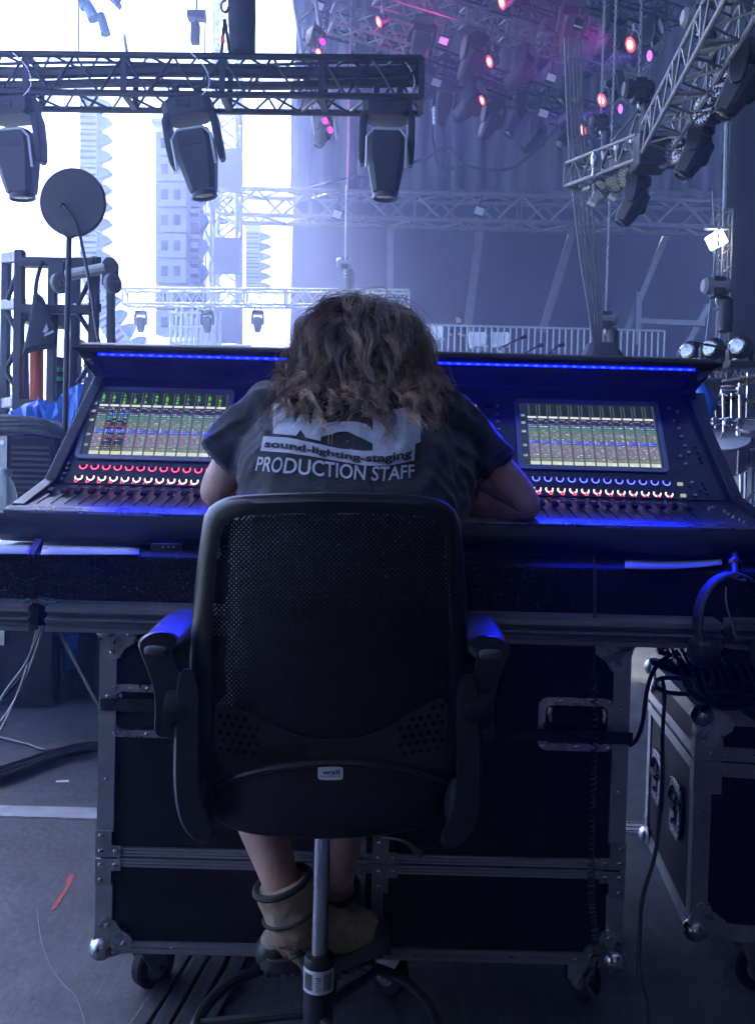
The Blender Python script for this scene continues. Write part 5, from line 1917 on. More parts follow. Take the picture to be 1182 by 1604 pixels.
# ---- meshes of a moving head (hanging, origin at the clamp, axis -Z)
def rrect(hw, hd, z, k=0.35):
    c = k * min(hw, hd)
    return [V(hw - c, hd, z), V(-hw + c, hd, z), V(-hw, hd - c, z), V(-hw, -hd + c, z), V(-hw + c, -hd, z), V(hw - c, -hd, z), V(hw, -hd + c, z), V(hw, hd - c, z)]
mh_base = MB().loft([rrect(0.13, 0.10, 0.0), rrect(0.19, 0.13, -0.03), rrect(0.19, 0.13, -0.12), rrect(0.15, 0.11, -0.15)])
mh_base.tube(V(-0.10, 0, 0.10), V(-0.10, 0, 0.0), 0.02)
mh_base.tube(V(0.10, 0, 0.10), V(0.10, 0, 0.0), 0.02)
mh_base_me = mh_base.mesh('base', m_fix)
def arm_me():
    r = []
    for zz, hw_, hd_, dx in ((-0.10, 0.03, 0.07, -0.02), (-0.16, 0.028, 0.085, 0.0), (-0.36, 0.026, 0.085, 0.006), (-0.47, 0.022, 0.065, 0.006), (-0.50, 0.014, 0.04, 0.004)):
        r.append([p + V(dx, 0, 0) for p in rrect(hw_, hd_, zz)])
    return MB().loft(r).mesh('yoke_arm', m_fix)
mh_arm_me = arm_me()
mh_head_me = MB().loft([rrect(0.08, 0.07, 0.15), rrect(0.135, 0.115, 0.12), rrect(0.15, 0.125, 0.06), rrect(0.15, 0.125, -0.06), rrect(0.135, 0.118, -0.14), rrect(0.105, 0.100, -0.30), rrect(0.098, 0.095, -0.33)]).mesh('head', m_fix)
mh_ring_me = MB().lathe([(0.088, -0.33), (0.098, -0.335), (0.100, -0.37), (0.092, -0.375), (0.085, -0.362)], 20, cap=False).mesh('lens_ring', m_fix)
mh_lens_me = MB().lathe([(0.088, -0.352), (0.07, -0.362), (0.0, -0.368)], 20, cap=False).mesh('lens', m_lens)
tr_pts = [V(-0.150, -0.126, -0.17), V(-0.151, -0.127, 0.055), V(-0.10, -0.120, 0.118), V(0.10, -0.120, 0.118), V(0.151, -0.127, 0.055), V(0.150, -0.126, -0.17)]
mh_glint_me = MB().path(tr_pts, 0.011, n=6).mesh('edge_glint', m_glint)  # pale bar stands for light reflected along the head's edges
mh_vent_me = MB().box((0, -0.127, 0.02), (0.16, 0.008, 0.05)).mesh('vent', m_dark, 0)
def moving_head(o, label, yaw=0.0, tilt=0.0, roll=0.0, s=1.0, group=None, small=False, lens=None, down=None):
    o = Vector(o)
    t = thing('moving_head_light', label, 'stage light', o, group)
    B = Matrix.Translation(o) @ Matrix.Rotation(yaw, 4, 'Z') @ Matrix.Rotation(roll, 4, 'Y') @ Matrix.Scale(s, 4)
    shared('base', mh_base_me, t, B)
    for sd_ in (-1, 1):
        shared('yoke_arm', mh_arm_me, t, B @ Matrix.Translation((sd_ * 0.185, 0, 0)) @ Matrix.Rotation(0 if sd_ > 0 else math.pi, 4, 'Z'))
    H = B @ Matrix.Translation((0, 0, -0.38)) @ Matrix.Rotation(tilt, 4, 'X')
    hd = shared('head', mh_head_me, t, H)
    shared('lens_ring', mh_ring_me, hd)
    shared('lens', mh_lens_me if lens is None else lens, hd)
    if not small:
        shared('edge_glint', mh_glint_me, hd)
        shared('vent', mh_vent_me, hd)
    return t

# ---- par can: body, yoke, lens
def par_meshes():
    body_ = MB().lathe([(0.05, -0.13), (0.085, -0.11), (0.10, -0.05), (0.112, 0.04), (0.118, 0.05), (0.112, 0.06), (0.10, 0.052)], 20, cap=False)
    body_.lathe([(0.05, -0.13), (0.0, -0.132)], 20, cap=False)
    return body_.mesh('can', m_fix)
par_can_me = par_meshes()
par_lens_me = MB().lathe([(0.106, 0.052), (0.0, 0.056)], 20, cap=False)
def lens_mesh(m):
    return MB().lathe([(0.106, 0.050), (0.06, 0.056), (0.0, 0.058)], 20, cap=False).mesh('lens', m)
m_redlamp = mat('red_lit_lens_mat', (0.3, 0.03, 0.04), 0.3, emit=(1.0, 0.03, 0.045), estr=0.55)
m_pinklamp = mat('pink_lit_lens_mat', (0.3, 0.03, 0.2), 0.3, emit=(1.0, 0.02, 0.35), estr=0.5)
m_purple = mat('purple_lit_lens_mat', (0.2, 0.03, 0.3), 0.3, emit=(0.45, 0.08, 1.0), estr=0.5)
m_whitelamp = mat('white_lit_lens_mat', (0.8, 0.8, 0.8), 0.3, emit=(1.0, 1.0, 1.0), estr=4.0)
L_red, L_pink, L_purple, L_dark = lens_mesh(m_redlamp), lens_mesh(m_pinklamp), lens_mesh(m_purple), lens_mesh(m_lens)
yk = []
for k in range(11):
    a = math.pi * k / 10
    yk.append(V(0.135 * math.cos(a), 0, 0.17 * math.sin(a)))
par_yoke_me = MB().path(yk, 0.010, n=6).tube(V(0, 0, 0.17), V(0, 0, 0.27), 0.02).mesh('yoke', m_trussg)
led_cell = MB()
for ring, n in ((0.0, 1), (0.034, 6), (0.066, 12), (0.092, 17)):
    for k in range(n):
        a = 2 * math.pi * k / n
        led_cell.sphere((ring * math.cos(a), ring * math.sin(a), 0.058), 0.0082, 8, 5, (1, 1, 0.3))
led_cell_me = led_cell.mesh('led_cells', mat('led_cell_mat', (0.22, 0.23, 0.25), 0.2, spec=0.6))
core_me = MB().lathe([(0.066, 0.0600), (0.04, 0.0615), (0.0, 0.062)], 16, cap=False).mesh('lens_core', mat('hot_core_mat', (0.4, 0.1, 0.1), 0.3, emit=(1.0, 0.28, 0.24), estr=0.9))
def par(o, direction, label, lens=None, s=1.0, group=None, cells=False, yoke_up=(0, 0, 1), glow=None):
    o = Vector(o)
    t = thing('par_light', label, 'stage light', o, group)
    M = aim(o, direction) @ Matrix.Scale(s, 4)
    b_ = shared('can', par_can_me, t, M)
    shared('lens', lens or L_dark, b_)
    if lens is L_red:
        shared('lens_core', core_me, b_)
    if cells:
        c_ = shared('led_cells', led_cell_me, b_)
        c_['kind'] = 'stuff'
    u = Vector(yoke_up)
    xx = M.to_3x3() @ V(1, 0, 0)
    shared('yoke', par_yoke_me, t, basis(xx, u.cross(xx), u, o) @ Matrix.Scale(s, 4))
    return t

# ---- chain hoist
def hoist(o, label, chain_top, s=1.0, m_body=None, hang=None):
    o = Vector(o)
    t = thing('chain_hoist', label, 'chain hoist', o)
    mb_ = m_body or m_grey
    MB().lathe([(0.08, -0.02), (0.11, 0.02), (0.11, 0.30), (0.08, 0.34)], 18, aim(o + V(-0.17, 0, 0) * s, V(1, 0, 0.0)) @ Matrix.Scale(s, 4)).build('motor', mb_, t)
    MB().box(o + V(0.0, 0, -0.02) * s, (0.16 * s, 0.2 * s, 0.26 * s)).build('gear_box', m_fix, t, smooth=0, bevel=0.02 * s)
    MB().lathe([(0.05, 0), (0.095, -0.05), (0.105, -0.30), (0.09, -0.46)], 16, Matrix.Translation(o + V(0.12, 0, -0.14) * s) @ Matrix.Scale(s, 4)).build('chain_bag', m_fix, t)
    hk = [o + V(0, 0, -0.15) * s, o + V(0, 0, -0.22) * s, o + V(0.04, 0, -0.26) * s, o + V(0.03, 0, -0.31) * s, o + V(-0.02, 0, -0.30) * s]
    MB().path(smoothpath(hk, 4), 0.014 * s, n=6).build('hook', m_steel, t)
    chain(t, o + V(0, 0, 0.1) * s, o + V(0, 0, chain_top), s)
    return t
link_me = MB().path([V(0.012 * math.cos(2 * math.pi * k / 10), 0, 0.024 * math.sin(2 * math.pi * k / 10)) for k in range(10)], 0.0062, n=5, closed=True).mesh('link', m_trussg)
def chain(t, a, b, s=1.0, big=1.6):
    a, b = Vector(a), Vector(b)
    mb = MB()
    L = (b - a).length
    st_ = 0.034 * big * s
    n = min(260, int(L / st_))
    x, y, z = frame_of(a, b)
    for i in range(n):
        c = a + z * (L * (i + 0.5) / n)
        u, w = (x, y) if i % 2 else (y, x)
        r = [c + u * 0.012 * big * s * math.cos(q * math.pi / 3) + z * 0.024 * big * s * math.sin(q * math.pi / 3) for q in range(6)]
        mb.path(r, 0.0052 * big * s, n=4, closed=True)
    o_ = mb.build('chain', m_trussg, t)
    o_['kind'] = 'stuff'
    return o_

# ================================================================== truss over the left of the stage with three big lights
A_, B_ = P(-110, 83, 6.62), P(662, 91.5, 6.5)
c_off = V(0, 0.145, -0.145)
truss('lighting_truss', 'black box truss across the upper left carrying three large moving lights', A_ + c_off, B_ + c_off, 0.29, 0.205 * 1.8, m_truss, 0.026, 0.010, True, V(0, 0, 1))
zt_ = P(297, 150, 6.65).z
for px_, tl, rl, lab_ in ((20, 0.10, -0.10, 'large black moving light at the left end of the upper truss'), (293, 0.06, -0.20, 'large black moving light in the middle of the upper truss'), (607, 0.05, 0.0, 'large black moving light at the right end of the upper truss')):
    o = P(px_, 158, 6.65)
    t_ = moving_head(o, lab_, 0.0, tl, rl, 1.0, 'large moving lights on the upper truss')
    MB().path(smoothpath([o + V(-0.14, -0.05, -0.06), o + V(-0.24, -0.08, 0.02), o + V(-0.22, -0.05, 0.14), o + V(-0.10, 0.0, 0.22)], 5), 0.010, n=6).build('power_cable', m_cable, t_)
    MB().path(smoothpath([o + V(0.12, -0.12, -0.03), o + V(0.20, -0.14, 0.06), o + V(0.16, -0.12, 0.20), o + V(0.05, -0.12, 0.31)], 5), 0.005, n=5).build('safety_wire', m_steel, t_)
    MB().box(o + V(0.0, -0.135, -0.075), (0.11, 0.012, 0.05)).build('display_panel', m_dark, t_, smooth=0, bevel=0.003)
    for q_ in (-0.09, 0.09):
        MB().box(o + V(q_, 0, 0.05), (0.05, 0.07, 0.11)).build('clamp', m_fix, t_, bevel=0.008)
# things on the truss: cable tray of dark looms
for k in range(3):
    pts = [P(-60 + 120 * i, (112, 132, 100)[k] + 2.5 * math.sin(i * 1.7 + k), 6.66) for i in range(7)]
    o = MB().path(smoothpath(pts, 4), (0.045, 0.034, 0.012)[k], n=8).build('cable_loom', m_cable)
    tag(o, ('thick upper', 'thick lower', 'thin top')[k] + ' black cable loom running inside the upper left truss', 'cable loom')
# hook and black chain bag above it
ck = thing('hanging_chain_bag', 'tall black chain bag hanging above the upper truss', 'chain bag', P(378, 84, 6.6))
mbb = MB()
rg = []
for py_, w0, w1 in ((-30, 357, 400), (30, 357, 401), (60, 359, 400), (84, 362, 400)):
    a, b = P(w0, py_, 6.6), P(w1, py_, 6.6)
    c = (a + b) / 2
    hw_ = (b - a).length / 2
    rg.append([c + V(hw_ * math.cos(2 * math.pi * k / 18), hw_ * 0.8 * math.sin(2 * math.pi * k / 18), 0) for k in range(18)])
mbb.loft(rg).build('bag', mat('bag_cloth_mat', (0.03, 0.03, 0.04), 0.8, var=0.3, vscale=8, bump=0.3, bscale=20), ck)
for a, b in (((352, 30), (347, 82)), ((352, 30), (360, 82))):
    MB().tube(P(*a, 6.55), P(*b, 6.55), 0.012).build('sling', m_blackmatte, ck)
MB().path([P(352 + 6 * math.cos(k * 0.7), 10 + 9 * math.sin(k * 0.7), 6.55) for k in range(8)], 0.012, n=6).build('hook', m_trussg, ck)
MB().tube(P(351, -30, 6.55), P(352, 2, 6.55), 0.014).build('chain_fall', m_trussg, ck)
MB().box(P(349, 62, 6.54), (0.03, 0.02, 0.05)).build('latch', m_orange, ck)
# wires holding the truss
for px_, lab_ in ((124, 'thin wire holding the upper truss at left'), (322, 'thin wire beside the small hanging camera')):
    o = MB().tube(P(px_, -20, 6.6), P(px_ - 1, 84, 6.6), 0.006, n=5).build('wire', m_trussg)
    tag(o, lab_, 'wire')
# small T-shaped camera on a drop
tc2 = thing('hanging_camera', 'small T-shaped camera unit hanging against the white sky', 'camera', P(308, 70, 9))
m_blueg = mat('blue_grey_paint_mat', (0.16, 0.18, 0.30), 0.5)
MB().box(P(308, 25, 9), (0.19, 0.12, 0.085)).build('camera_body', m_blueg, tc2, bevel=0.01)
MB().box(P(306, 53, 9), (0.09, 0.09, 0.21)).build('mount', m_blueg, tc2, bevel=0.01)
MB().tube(P(307, 30, 9), P(307, 42, 9), 0.02).build('swivel', m_blueg, tc2)
MB().tube(P(308, -20, 9), P(308, 20, 9), 0.012).build('drop_wire', m_trussg, tc2)
# cluster of blue-grey lamps at the top left
lcl = thing('lamp_cluster', 'cluster of pale blue lamps at the top edge, left', 'stage light', P(160, 0, 10))
for (xa, ya, xb, yb, r_) in ((124, -10, 135, 12, 0.07), (136, 5, 148, 30, 0.075), (158, 22, 166, 54, 0.06), (172, -10, 186, 12, 0.05)):
    MB().tube(P(xa, ya, 10), P(xb, yb, 10), r_ * 0.8, r_, n=14).build('lamp', mat('pale_blue_mat', (0.14, 0.28, 0.5), 0.45), lcl)
MB().bar(P(118, -14, 10), P(190, -2, 10), 0.06, 0.06).build('lamp_bar', m_blueg, lcl)
MB().path(smoothpath([P(172, 5, 9), P(190, 25, 8), P(195, 60, 7), P(199, 84, 6.6)], 6), 0.016, n=6).build('lamp_cable', m_blueg, lcl)

# ================================================================== truss on the right that turns the corner, with led pars
wA = 0.29
a0, a1 = P(1196, -40, 5.7), P(1031, 238, 8.7)
cA = V(-0.02, 0, 0.15)
truss('lighting_truss', 'grey box truss running away diagonally at the upper right', a0 + cA, a1 + cA, wA, 0.42, m_trussg, 0.022, 0.011, True, V(0, 0, 1))
b0, b1 = P(1010, 258, 9.05), P(900, 298, 9.9)
truss('lighting_truss', 'short grey box truss beyond the corner at the upper right', b0 + cA, b1 + cA, 0.26, 0.24, m_trussg, 0.020, 0.010, True, V(0, 0, 1))
cb = MB().box(P(1018, 240, 8.95), (0.34, 0.34, 0.34)).build('truss_corner', m_truss, bevel=0.02)
tag(cb, 'black corner block joining the two right-hand trusses', 'truss corner')
grp = 'led lamps under the right trusses'
for px_, py_, Y, s, lab_ in ((1136, 128, 7.2, 1.25, 'round led lamp nearest the corner of the picture under the right truss'), (1108, 172, 7.7, 1.25, 'round led lamp second from the top under the right truss'), (1065, 238, 8.6, 1.2, 'round led lamp just before the corner of the right truss'), (1048, 246, 8.8, 1.1, 'partly hidden led lamp at the truss corner')):
    par(P(px_, py_, Y), (-0.92, -0.38, -0.05), lab_, None, s, grp, True)
for px_, py_, Y, lab_ in ((965, 282, 9.5, 'small led lamp under the right end of the short truss'), (942, 296, 9.7, 'small led lamp under the middle of the short truss'), (985, 276, 9.3, 'small led lamp beside the corner under the short truss')):
    par(P(px_, py_, Y), (-0.7, -0.5, -0.4), lab_, None, 1.1, grp, True)
for px_, py_, Y, lab_ in ((1168, 75, 6.9, 'dark moving light under the top of the right truss'), (1098, 188, 8.3, 'dark moving light under the middle of the right truss'), (1000, 272, 9.3, 'dark moving light under the corner of the right truss')):
    moving_head(P(px_, py_, Y), lab_, 0.9, 0.5, 0.2, 0.8, 'dark moving lights on the right trusses', True)
for i, px_ in enumerate((930, 962, 1000)):
    o = thing('flood_panel', ('left', 'middle', 'right')[i] + ' small pale panel light under the short right truss', 'stage light', P(px_, 310 - i * 8, 9.6))
    MB().box(P(px_, 312 - i * 9, 9.6), (0.09, 0.10, 0.13), Matrix.Rotation(0.5, 3, 'Y')).build('panel_face', mat('panel_face_mat', (0.5, 0.5, 0.52), 0.3), o, smooth=0, bevel=0.006)
    MB().tube(P(px_, 305 - i * 9, 9.65), P(px_ + 1, 280 - i * 9, 9.7), 0.015).build('stem', m_trussg, o)
for i, (px_, py_) in enumerate(((930, 250), (945, 243), (966, 234), (990, 222), (1017, 208))):
    o = thing('truss_clamp', ('first', 'second', 'third', 'fourth', 'fifth')[i] + ' bright clamp from the left on top of the short right truss', 'clamp', P(px_, py_, 9.4))
    MB().sphere(P(px_, py_, 9.4), 0.06, 12, 8, (0.7, 0.7, 1.6)).build('clamp_body', m_steel, o)
    MB().tube(P(px_, py_, 9.4), P(px_ - 2, py_ + 26, 9.45), 0.018).build('bolt', m_steel, o)
# hoists
h1_ = hoist(P(1000, 140, 9.3), 'dark chain hoist above the corner of the right trusses', 7, 0.9, m_fix)
for q in ((976, 244), (922, 268), (1022, 222)):
    o_ = MB().tube(P(1000, 170, 9.3), P(*q, 9.5), 0.014).build('bridle', m_trussg, h1_)
hoist(P(1093, 28, 8.0), 'chain hoist with grey motor above the right truss', 5, 0.8, m_grey)
hoist(P(1122, 448, 9.0), 'grey chain hoist hanging low at the right edge', 7, 0.8, m_grey)
hoist(P(948, 500, 12), 'grey chain hoist standing behind the right end of the console', 9, 0.9, m_grey)
hoist(P(940, 190, 14), 'far dark chain hoist in front of the pleated drape', 6, 0.9, m_fix)
# hanging cable bundle
for k in range(5):
    pts = [P(884 + 6 * k, 60, 11), P(889 + 6 * k, 200, 11), P(897 + 7 * k, 300, 11), P(908 + 6 * k, 400, 11), P(921 + 5 * k, 480, 11), P(929 + 3 * k, 545, 11)]
    o = MB().path(smoothpath(pts, 5), 0.016, n=6).build('drop_cable', m_cableg)
    tag(o, ('leftmost', 'second from left', 'middle', 'second from right', 'rightmost')[k] + ' of five grey cables dropping behind the console', 'cable', 'cables dropping behind the console')
# ================================================================== far end of the stage
# long truss under the drape
la, lb2 = P(322, 330, 26.3), P(1140, 338, 26.3)
truss('roof_truss', 'long grey roof truss crossing the far end of the stage', V(la.x, 26.3, 0) + V(0, 0, P(700, 331, 26.3).z), V(lb2.x, 26.3, 0) + V(0, 0, P(700, 331, 26.3).z), 0.78, 1.55, m_trussg, 0.075, 0.045, True, V(0, 0, 1))
for (pa, pb, lab_) in (((752, 356), (731, 520), 'leftmost raking steel brace before the backdrop'), ((897, 360), (848, 520), 'second raking steel brace before the backdrop'), ((1045, 362), (978, 522), 'third raking steel brace before the backdrop'), ((1108, 478), (1060, 565), 'short lower raking brace at the right of the backdrop')):
    o = MB().bar(P(*pa, 27.4), P(*pb, 27.4), 0.24, 0.18).build('steel_brace', m_trussg, smooth=0)
    tag(o, lab_, 'brace')
o = MB().bar(P(1000, 458, 27.2), P(998, 540, 27.2), 0.16, 0.12).build('steel_post', m_trussg, smooth=0)
tag(o, 'slim steel post beside the third raking brace', 'post')
o = MB().bar(P(1002, 503, 27.2), P(1102, 507, 27.2), 0.14, 0.16).build('steel_rail', m_trussg, smooth=0)
tag(o, 'horizontal steel rail at the right of the backdrop', 'rail')
o = MB().bar(P(611, 355, 27.6), P(611, 520, 27.6), 0.20, 0.15).build('steel_post', m_trussg, smooth=0)
tag(o, 'upright steel post left of the raking braces', 'post')
# overhead trusses with lamps
grc = 'dark moving lights on the overhead trusses'
lines = [((590, -12), (1010, 118), 15.8, 18.4, 'upper'), ((505, 34), (968, 192), 16.5, 20.3, 'lower'), ((860, -30), (1060, 30), 15.5, 16.8, 'topmost'), ((655, 92), (935, 206), 18.5, 21.0, 'farthest'), ((700, -30), (1010, 70), 17.0, 19.0, 'middle')]
for (pa, pb, Ya, Yb, nm) in lines:
    truss('lighting_truss', nm + ' of the dark trusses slanting across the drape at upper right', P(*pa, Ya), P(*pb, Yb), 0.32, 0.46, m_truss if nm != 'upper' else m_trussg, 0.026, 0.013, False, V(0, 0, 1), 'overhead trusses')
truss('lighting_truss', 'short grey truss stub above the end of the upper left truss', P(520, 28, 15), P(640, 62, 15.4), 0.34, 0.42, m_trussg, 0.028, 0.014, False, V(0, 0, 1))
def along(line, t, drop=0.0):
    (pa, pb, Ya, Yb, nm) = line
    return P(*pa, Ya).lerp(P(*pb, Yb), t) - V(0, 0, drop)
pos = ('first', 'second', 'third', 'fourth', 'fifth', 'sixth', 'seventh')
for li, ts in ((0, (0.16, 0.34, 0.52, 0.70, 0.86)), (1, (0.12, 0.30, 0.46, 0.62, 0.80)), (2, (0.2, 0.5, 0.8)), (3, (0.15, 0.4, 0.65, 0.9)), (4, (0.25, 0.5, 0.75))):
    for k, t in enumerate(ts):
        moving_head(along(lines[li], t, 0.20), '%s dark moving light from the left under the %s overhead truss' % (pos[k], lines[li][4]), 0.5 * k, 0.55 + 0.2 * (k % 3), 0.15, 1.25, grc, True)
grr = 'red lit lamps over the stage'
for k, (px_, py_, Y) in enumerate(((597, 33, 15), (770, 95, 16.5), (758, 156, 18), (790, 2, 15.5), (991, 68, 14.5), (946, 155, 16), (915, 202, 18))):
    o = par(P(px_, py_, Y), (-0.84, -0.24, -0.48), ('leftmost red lit lamp over the stage', 'red lit lamp in the middle of the drape', 'red lit lamp low in the middle of the drape', 'red lit lamp cut by the top edge', 'largest red lit lamp at upper right', 'red lit lamp below the largest one at right', 'lowest red lit lamp at right')[k], L_red, (0.95, 1.1, 1.0, 1.15, 1.2, 1.2, 1.1)[k], grr)
for k, (px_, py_, Y) in enumerate(((1020, 87, 15), (974, 170, 17))):
    par(P(px_, py_, Y), (-0.93, -0.2, -0.25), ('upper', 'lower')[k] + ' purple lit lamp at the right of the overhead trusses', L_purple, 0.85, 'purple lit lamps')
grb = 'small pale blinder lamps'
m_blind = mat('blinder_face_mat', (0.55, 0.55, 0.58), 0.25)
for k, (px_, py_, Y, nm) in enumerate(((905, 38, 13, 'near the top right'), (862, 122, 16, 'in the middle right'), (850, 178, 17, 'low in the middle'), (694, 65, 16, 'upper left of the drape'), (683, 130, 17.5, 'left of the drape, lower'), (528, 336, 24, 'on the long truss at left'), (750, 331, 25, 'on the long truss, centre'), (500, 10, 14, 'at the top edge beside the tilted truss'))):
    c = P(px_, py_, Y)
    o = thing('blinder_lamp', 'small pale square lamp ' + nm, 'stage light', c, grb)
    w = Y * 0.0125
    Mx = Matrix.Rotation(0.3, 3, 'Y') @ Matrix.Rotation(-0.3, 3, 'X')
    MB().box(c, (w, w * 0.5, w * 0.95), Mx).build('housing', m_fix, o, smooth=0, bevel=w * 0.06)
    MB().box(c - V(0, w * 0.27, 0.02), (w * 0.84, w * 0.05, w * 0.78), Mx).build('face', m_blind, o, smooth=0)
    MB().tube(c, c + V(w * 0.2, 0, w * 1.6), w * 0.07).build('stem', m_fix, o)
def spot(o, direction, col, watts, deg, name, parent):
    ld = bpy.data.lights.new(name, 'SPOT')
    ld.energy = watts
    ld.color = col
    ld.spot_size = R(deg)
    ld.spot_blend = 0.5
    ld.shadow_soft_size = 0.08
    lo2 = bpy.data.objects.new(name, ld)
    COL.objects.link(lo2)
    lo2.matrix_world = aim(o, -Vector(direction))
    return lo2
for (px_, py_, Y, d_, col_, w_, dg_) in ((1014, 88, 14.9, (-0.93, -0.2, -0.22), (0.6, 0.06, 1.0), 1600, 13), (968, 172, 16.9, (-0.93, -0.2, -0.25), (0.6, 0.06, 1.0), 1600, 13), (960, 64, 15.0, (-0.80, -0.1, 0.0), (1.0, 0.06, 0.5), 260, 80)):
    spot(P(px_, py_, Y), d_, col_, w_, dg_, 'lamp_beam', None)
# tilted vertical truss with pink lamps
truss('lighting_truss', 'tilted hanging truss with pink lamps at the left edge of the drape', P(472, -30, 12), P(512, 215, 12), 0.30, 0.4, m_trussg, 0.026, 0.012, True, V(0, 1, 0))
for k, (px_, py_) in enumerate(((501, 72), (514, 205), (488, 150))):
    moving_head(P(px_ - 4, py_ - 26, 11.6), ('upper', 'lower', 'middle')[k] + ' dark lamp on the tilted hanging truss', 0.9, 0.2, 0.2, 0.62, None, True)
for k, (px_, py_) in enumerate(((504, 66), (516, 204), (497, 82), (508, 190))):
    par(P(px_, py_, 11.4), (0.5, -0.85, -0.1), ('upper pink lit lamp on the tilted truss', 'lower pink lit lamp on the tilted truss', 'red-pink lit lamp just above the upper left truss', 'pink lit lamp under the upper left truss')[k], L_pink if k != 2 else L_red, 0.42, 'pink lit lamps')
# swagged cables on the drape
for k, pts in enumerate((((470, 300), (520, 285), (600, 268), (660, 250), (700, 232), (722, 255), (740, 262), (790, 266), (820, 252), (850, 225), (876, 196)), ((690, 160), (692, 200), (697, 238)), ((676, 160), (677, 215), (690, 265), (712, 262)))):
    o = MB().path(smoothpath([P(x, y, 26.5) for x, y in pts], 5), 0.05, n=6).build('swagged_cable', m_cable)
    tag(o, ('long swagged cable hanging in front of the drape', 'short cable drop in the middle of the drape', 'looped cable drop in the middle of the drape')[k], 'cable')
o = thing('drape_clamp', 'dark clamp box hanging before the middle of the drape', 'clamp', P(693, 165, 25))
MB().box(P(693, 166, 25), (0.55, 0.3, 0.2)).build('clamp_body', m_fix, o, smooth=0, bevel=0.03)
for px_ in (679, 694):
    MB().tube(P(px_, 168, 24.9), P(px_ + 1, 195, 24.9), 0.05).build('shackle', m_steel, o)
# gathered hem of the drape
hem = thing('drape_hem', 'bundled hem lying along the top of the long roof truss', 'cloth', P(800, 305, 27.3))
for k in range(14):
    a = P(470 + 46 * k, 305, 27.3)
    b = P(516 + 46 * k, 306, 27.3)
    MB().path([a, a.lerp(b, 0.3) + V(0, 0, 0.06 * (k % 3)), a.lerp(b, 0.7) - V(0, 0, 0.05 * (k % 2)), b], [0.12, 0.16, 0.13, 0.12], n=8).build('roll', m_mesh_drape, hem)
# flood light, lit, at the right and its mast
fl_ = thing('floodlight', 'lit white floodlight on the mast at the right', 'floodlight', P(1120, 380, 13))
MB().box(P(1121, 376, 13), (0.24, 0.16, 0.22), Matrix.Rotation(-0.5, 3, 'Y')).build('lamp_face', mat('flood_lit_mat', (0.8, 0.8, 0.8), 0.3, emit=(1.0, 0.98, 0.95), estr=3.0), fl_, smooth=0, bevel=0.02)
MB().box(P(1122, 358, 13), (0.36, 0.10, 0.03)).build('lamp_arm', m_trussg, fl_, smooth=0)
truss('mast', 'slim grey lattice mast at the right edge of the backdrop', P(1137, 330, 13.2), P(1130, 560, 13.2), 0.14, 0.3, m_trussg, 0.016, 0.008, False, V(0, 1, 0))
o = MB().tube(P(1142, -20, 13.5), P(1132, 440, 13.5), 0.04, n=8).build('mast_pole', m_trussg)
tag(o, 'tall grey pole rising beside the right wing curtain', 'pole')
pole2 = MB().path(smoothpath([P(1115, 300, 13), P(1118, 400, 13), P(1112, 470, 13), P(1104, 540, 13)], 5), 0.012, n=5).build('thin_line', m_trussg)
tag(pole2, 'thin slack line left of the floodlight', 'wire')

# ---- raised platform with railing, white chairs and a person
plat = MB().box((5.0, 24.2, 2.1), (12.6, 5.0, 4.2)).build('raised_platform', m_drape, smooth=0)
tag(plat, 'dark raised platform at the far side of the stage', 'platform')
rail_ = thing('railing', 'pale vertical-bar railing along the far platform', 'railing', P(850, 560, 22))
x0_, x1_ = P(664, 512, 22).x, P(1040, 520, 22).x
ztop = P(760, 511, 22).z
bar_me = MB().tube(V(0, 0, 4.21), V(0, 0, ztop), 0.022, n=6).mesh('bar', m_tower)
nb = 40
for i in range(nb):
    x = x0_ + (x1_ - x0_) * i / (nb - 1)
    shared('bar', bar_me, rail_, Matrix.Translation((x, 22, 0)))
for z in (ztop, 4.3):
    MB().tube(V(x0_, 22, z), V(x1_, 22, z), 0.03, n=6).build('handrail', m_tower, rail_)
m_seat = mat('white_seat_mat', (0.8, 0.8, 0.82), 0.5)
for k, (px_, py_) in enumerate(((680, 519), (748, 530), (783, 530))):
    c = P(px_, py_, 22.6)
    ch_ = thing('white_chair', ('left', 'middle', 'right')[k] + ' white chair on the far platform', 'chair', V(c.x, 22.6, 4.2), 'white chairs on the platform')
    rr3 = []
    for z, w_ in ((-0.20, 0.20), (-0.1, 0.24), (0.12, 0.25), (0.18, 0.22)):
        rr3.append([c + V(w_ * math.cos(a_), 0.06 + 0.10 * abs(math.sin(a_)), z) for a_ in [math.pi * q / 8 for q in range(9)]] + [c + V(w_ * 0.9 * math.cos(a_), 0.02 + 0.06 * abs(math.sin(a_)), z) for a_ in [math.pi * q / 8 for q in range(8, -1, -1)]])
    MB().loft(rr3).build('backrest', m_seat, ch_, smooth=40)
    MB().lathe([(0.18, -0.30), (0.25, -0.27), (0.25, -0.21), (0.2, -0.19)], 18, Matrix.Translation(c + V(0.02, -0.10, 0.0))).build('seat', m_seat, ch_)
    MB().tube(V(c.x, c.y - 0.1, 4.21), c + V(0, -0.1, -0.28), 0.04, n=10).build('stem', m_steel, ch_)
    MB().lathe([(0.2, 0), (0.18, 0.03), (0.05, 0.05)], 16, Matrix.Translation((c.x, c.y - 0.1, 4.2))).build('base', m_steel, ch_)
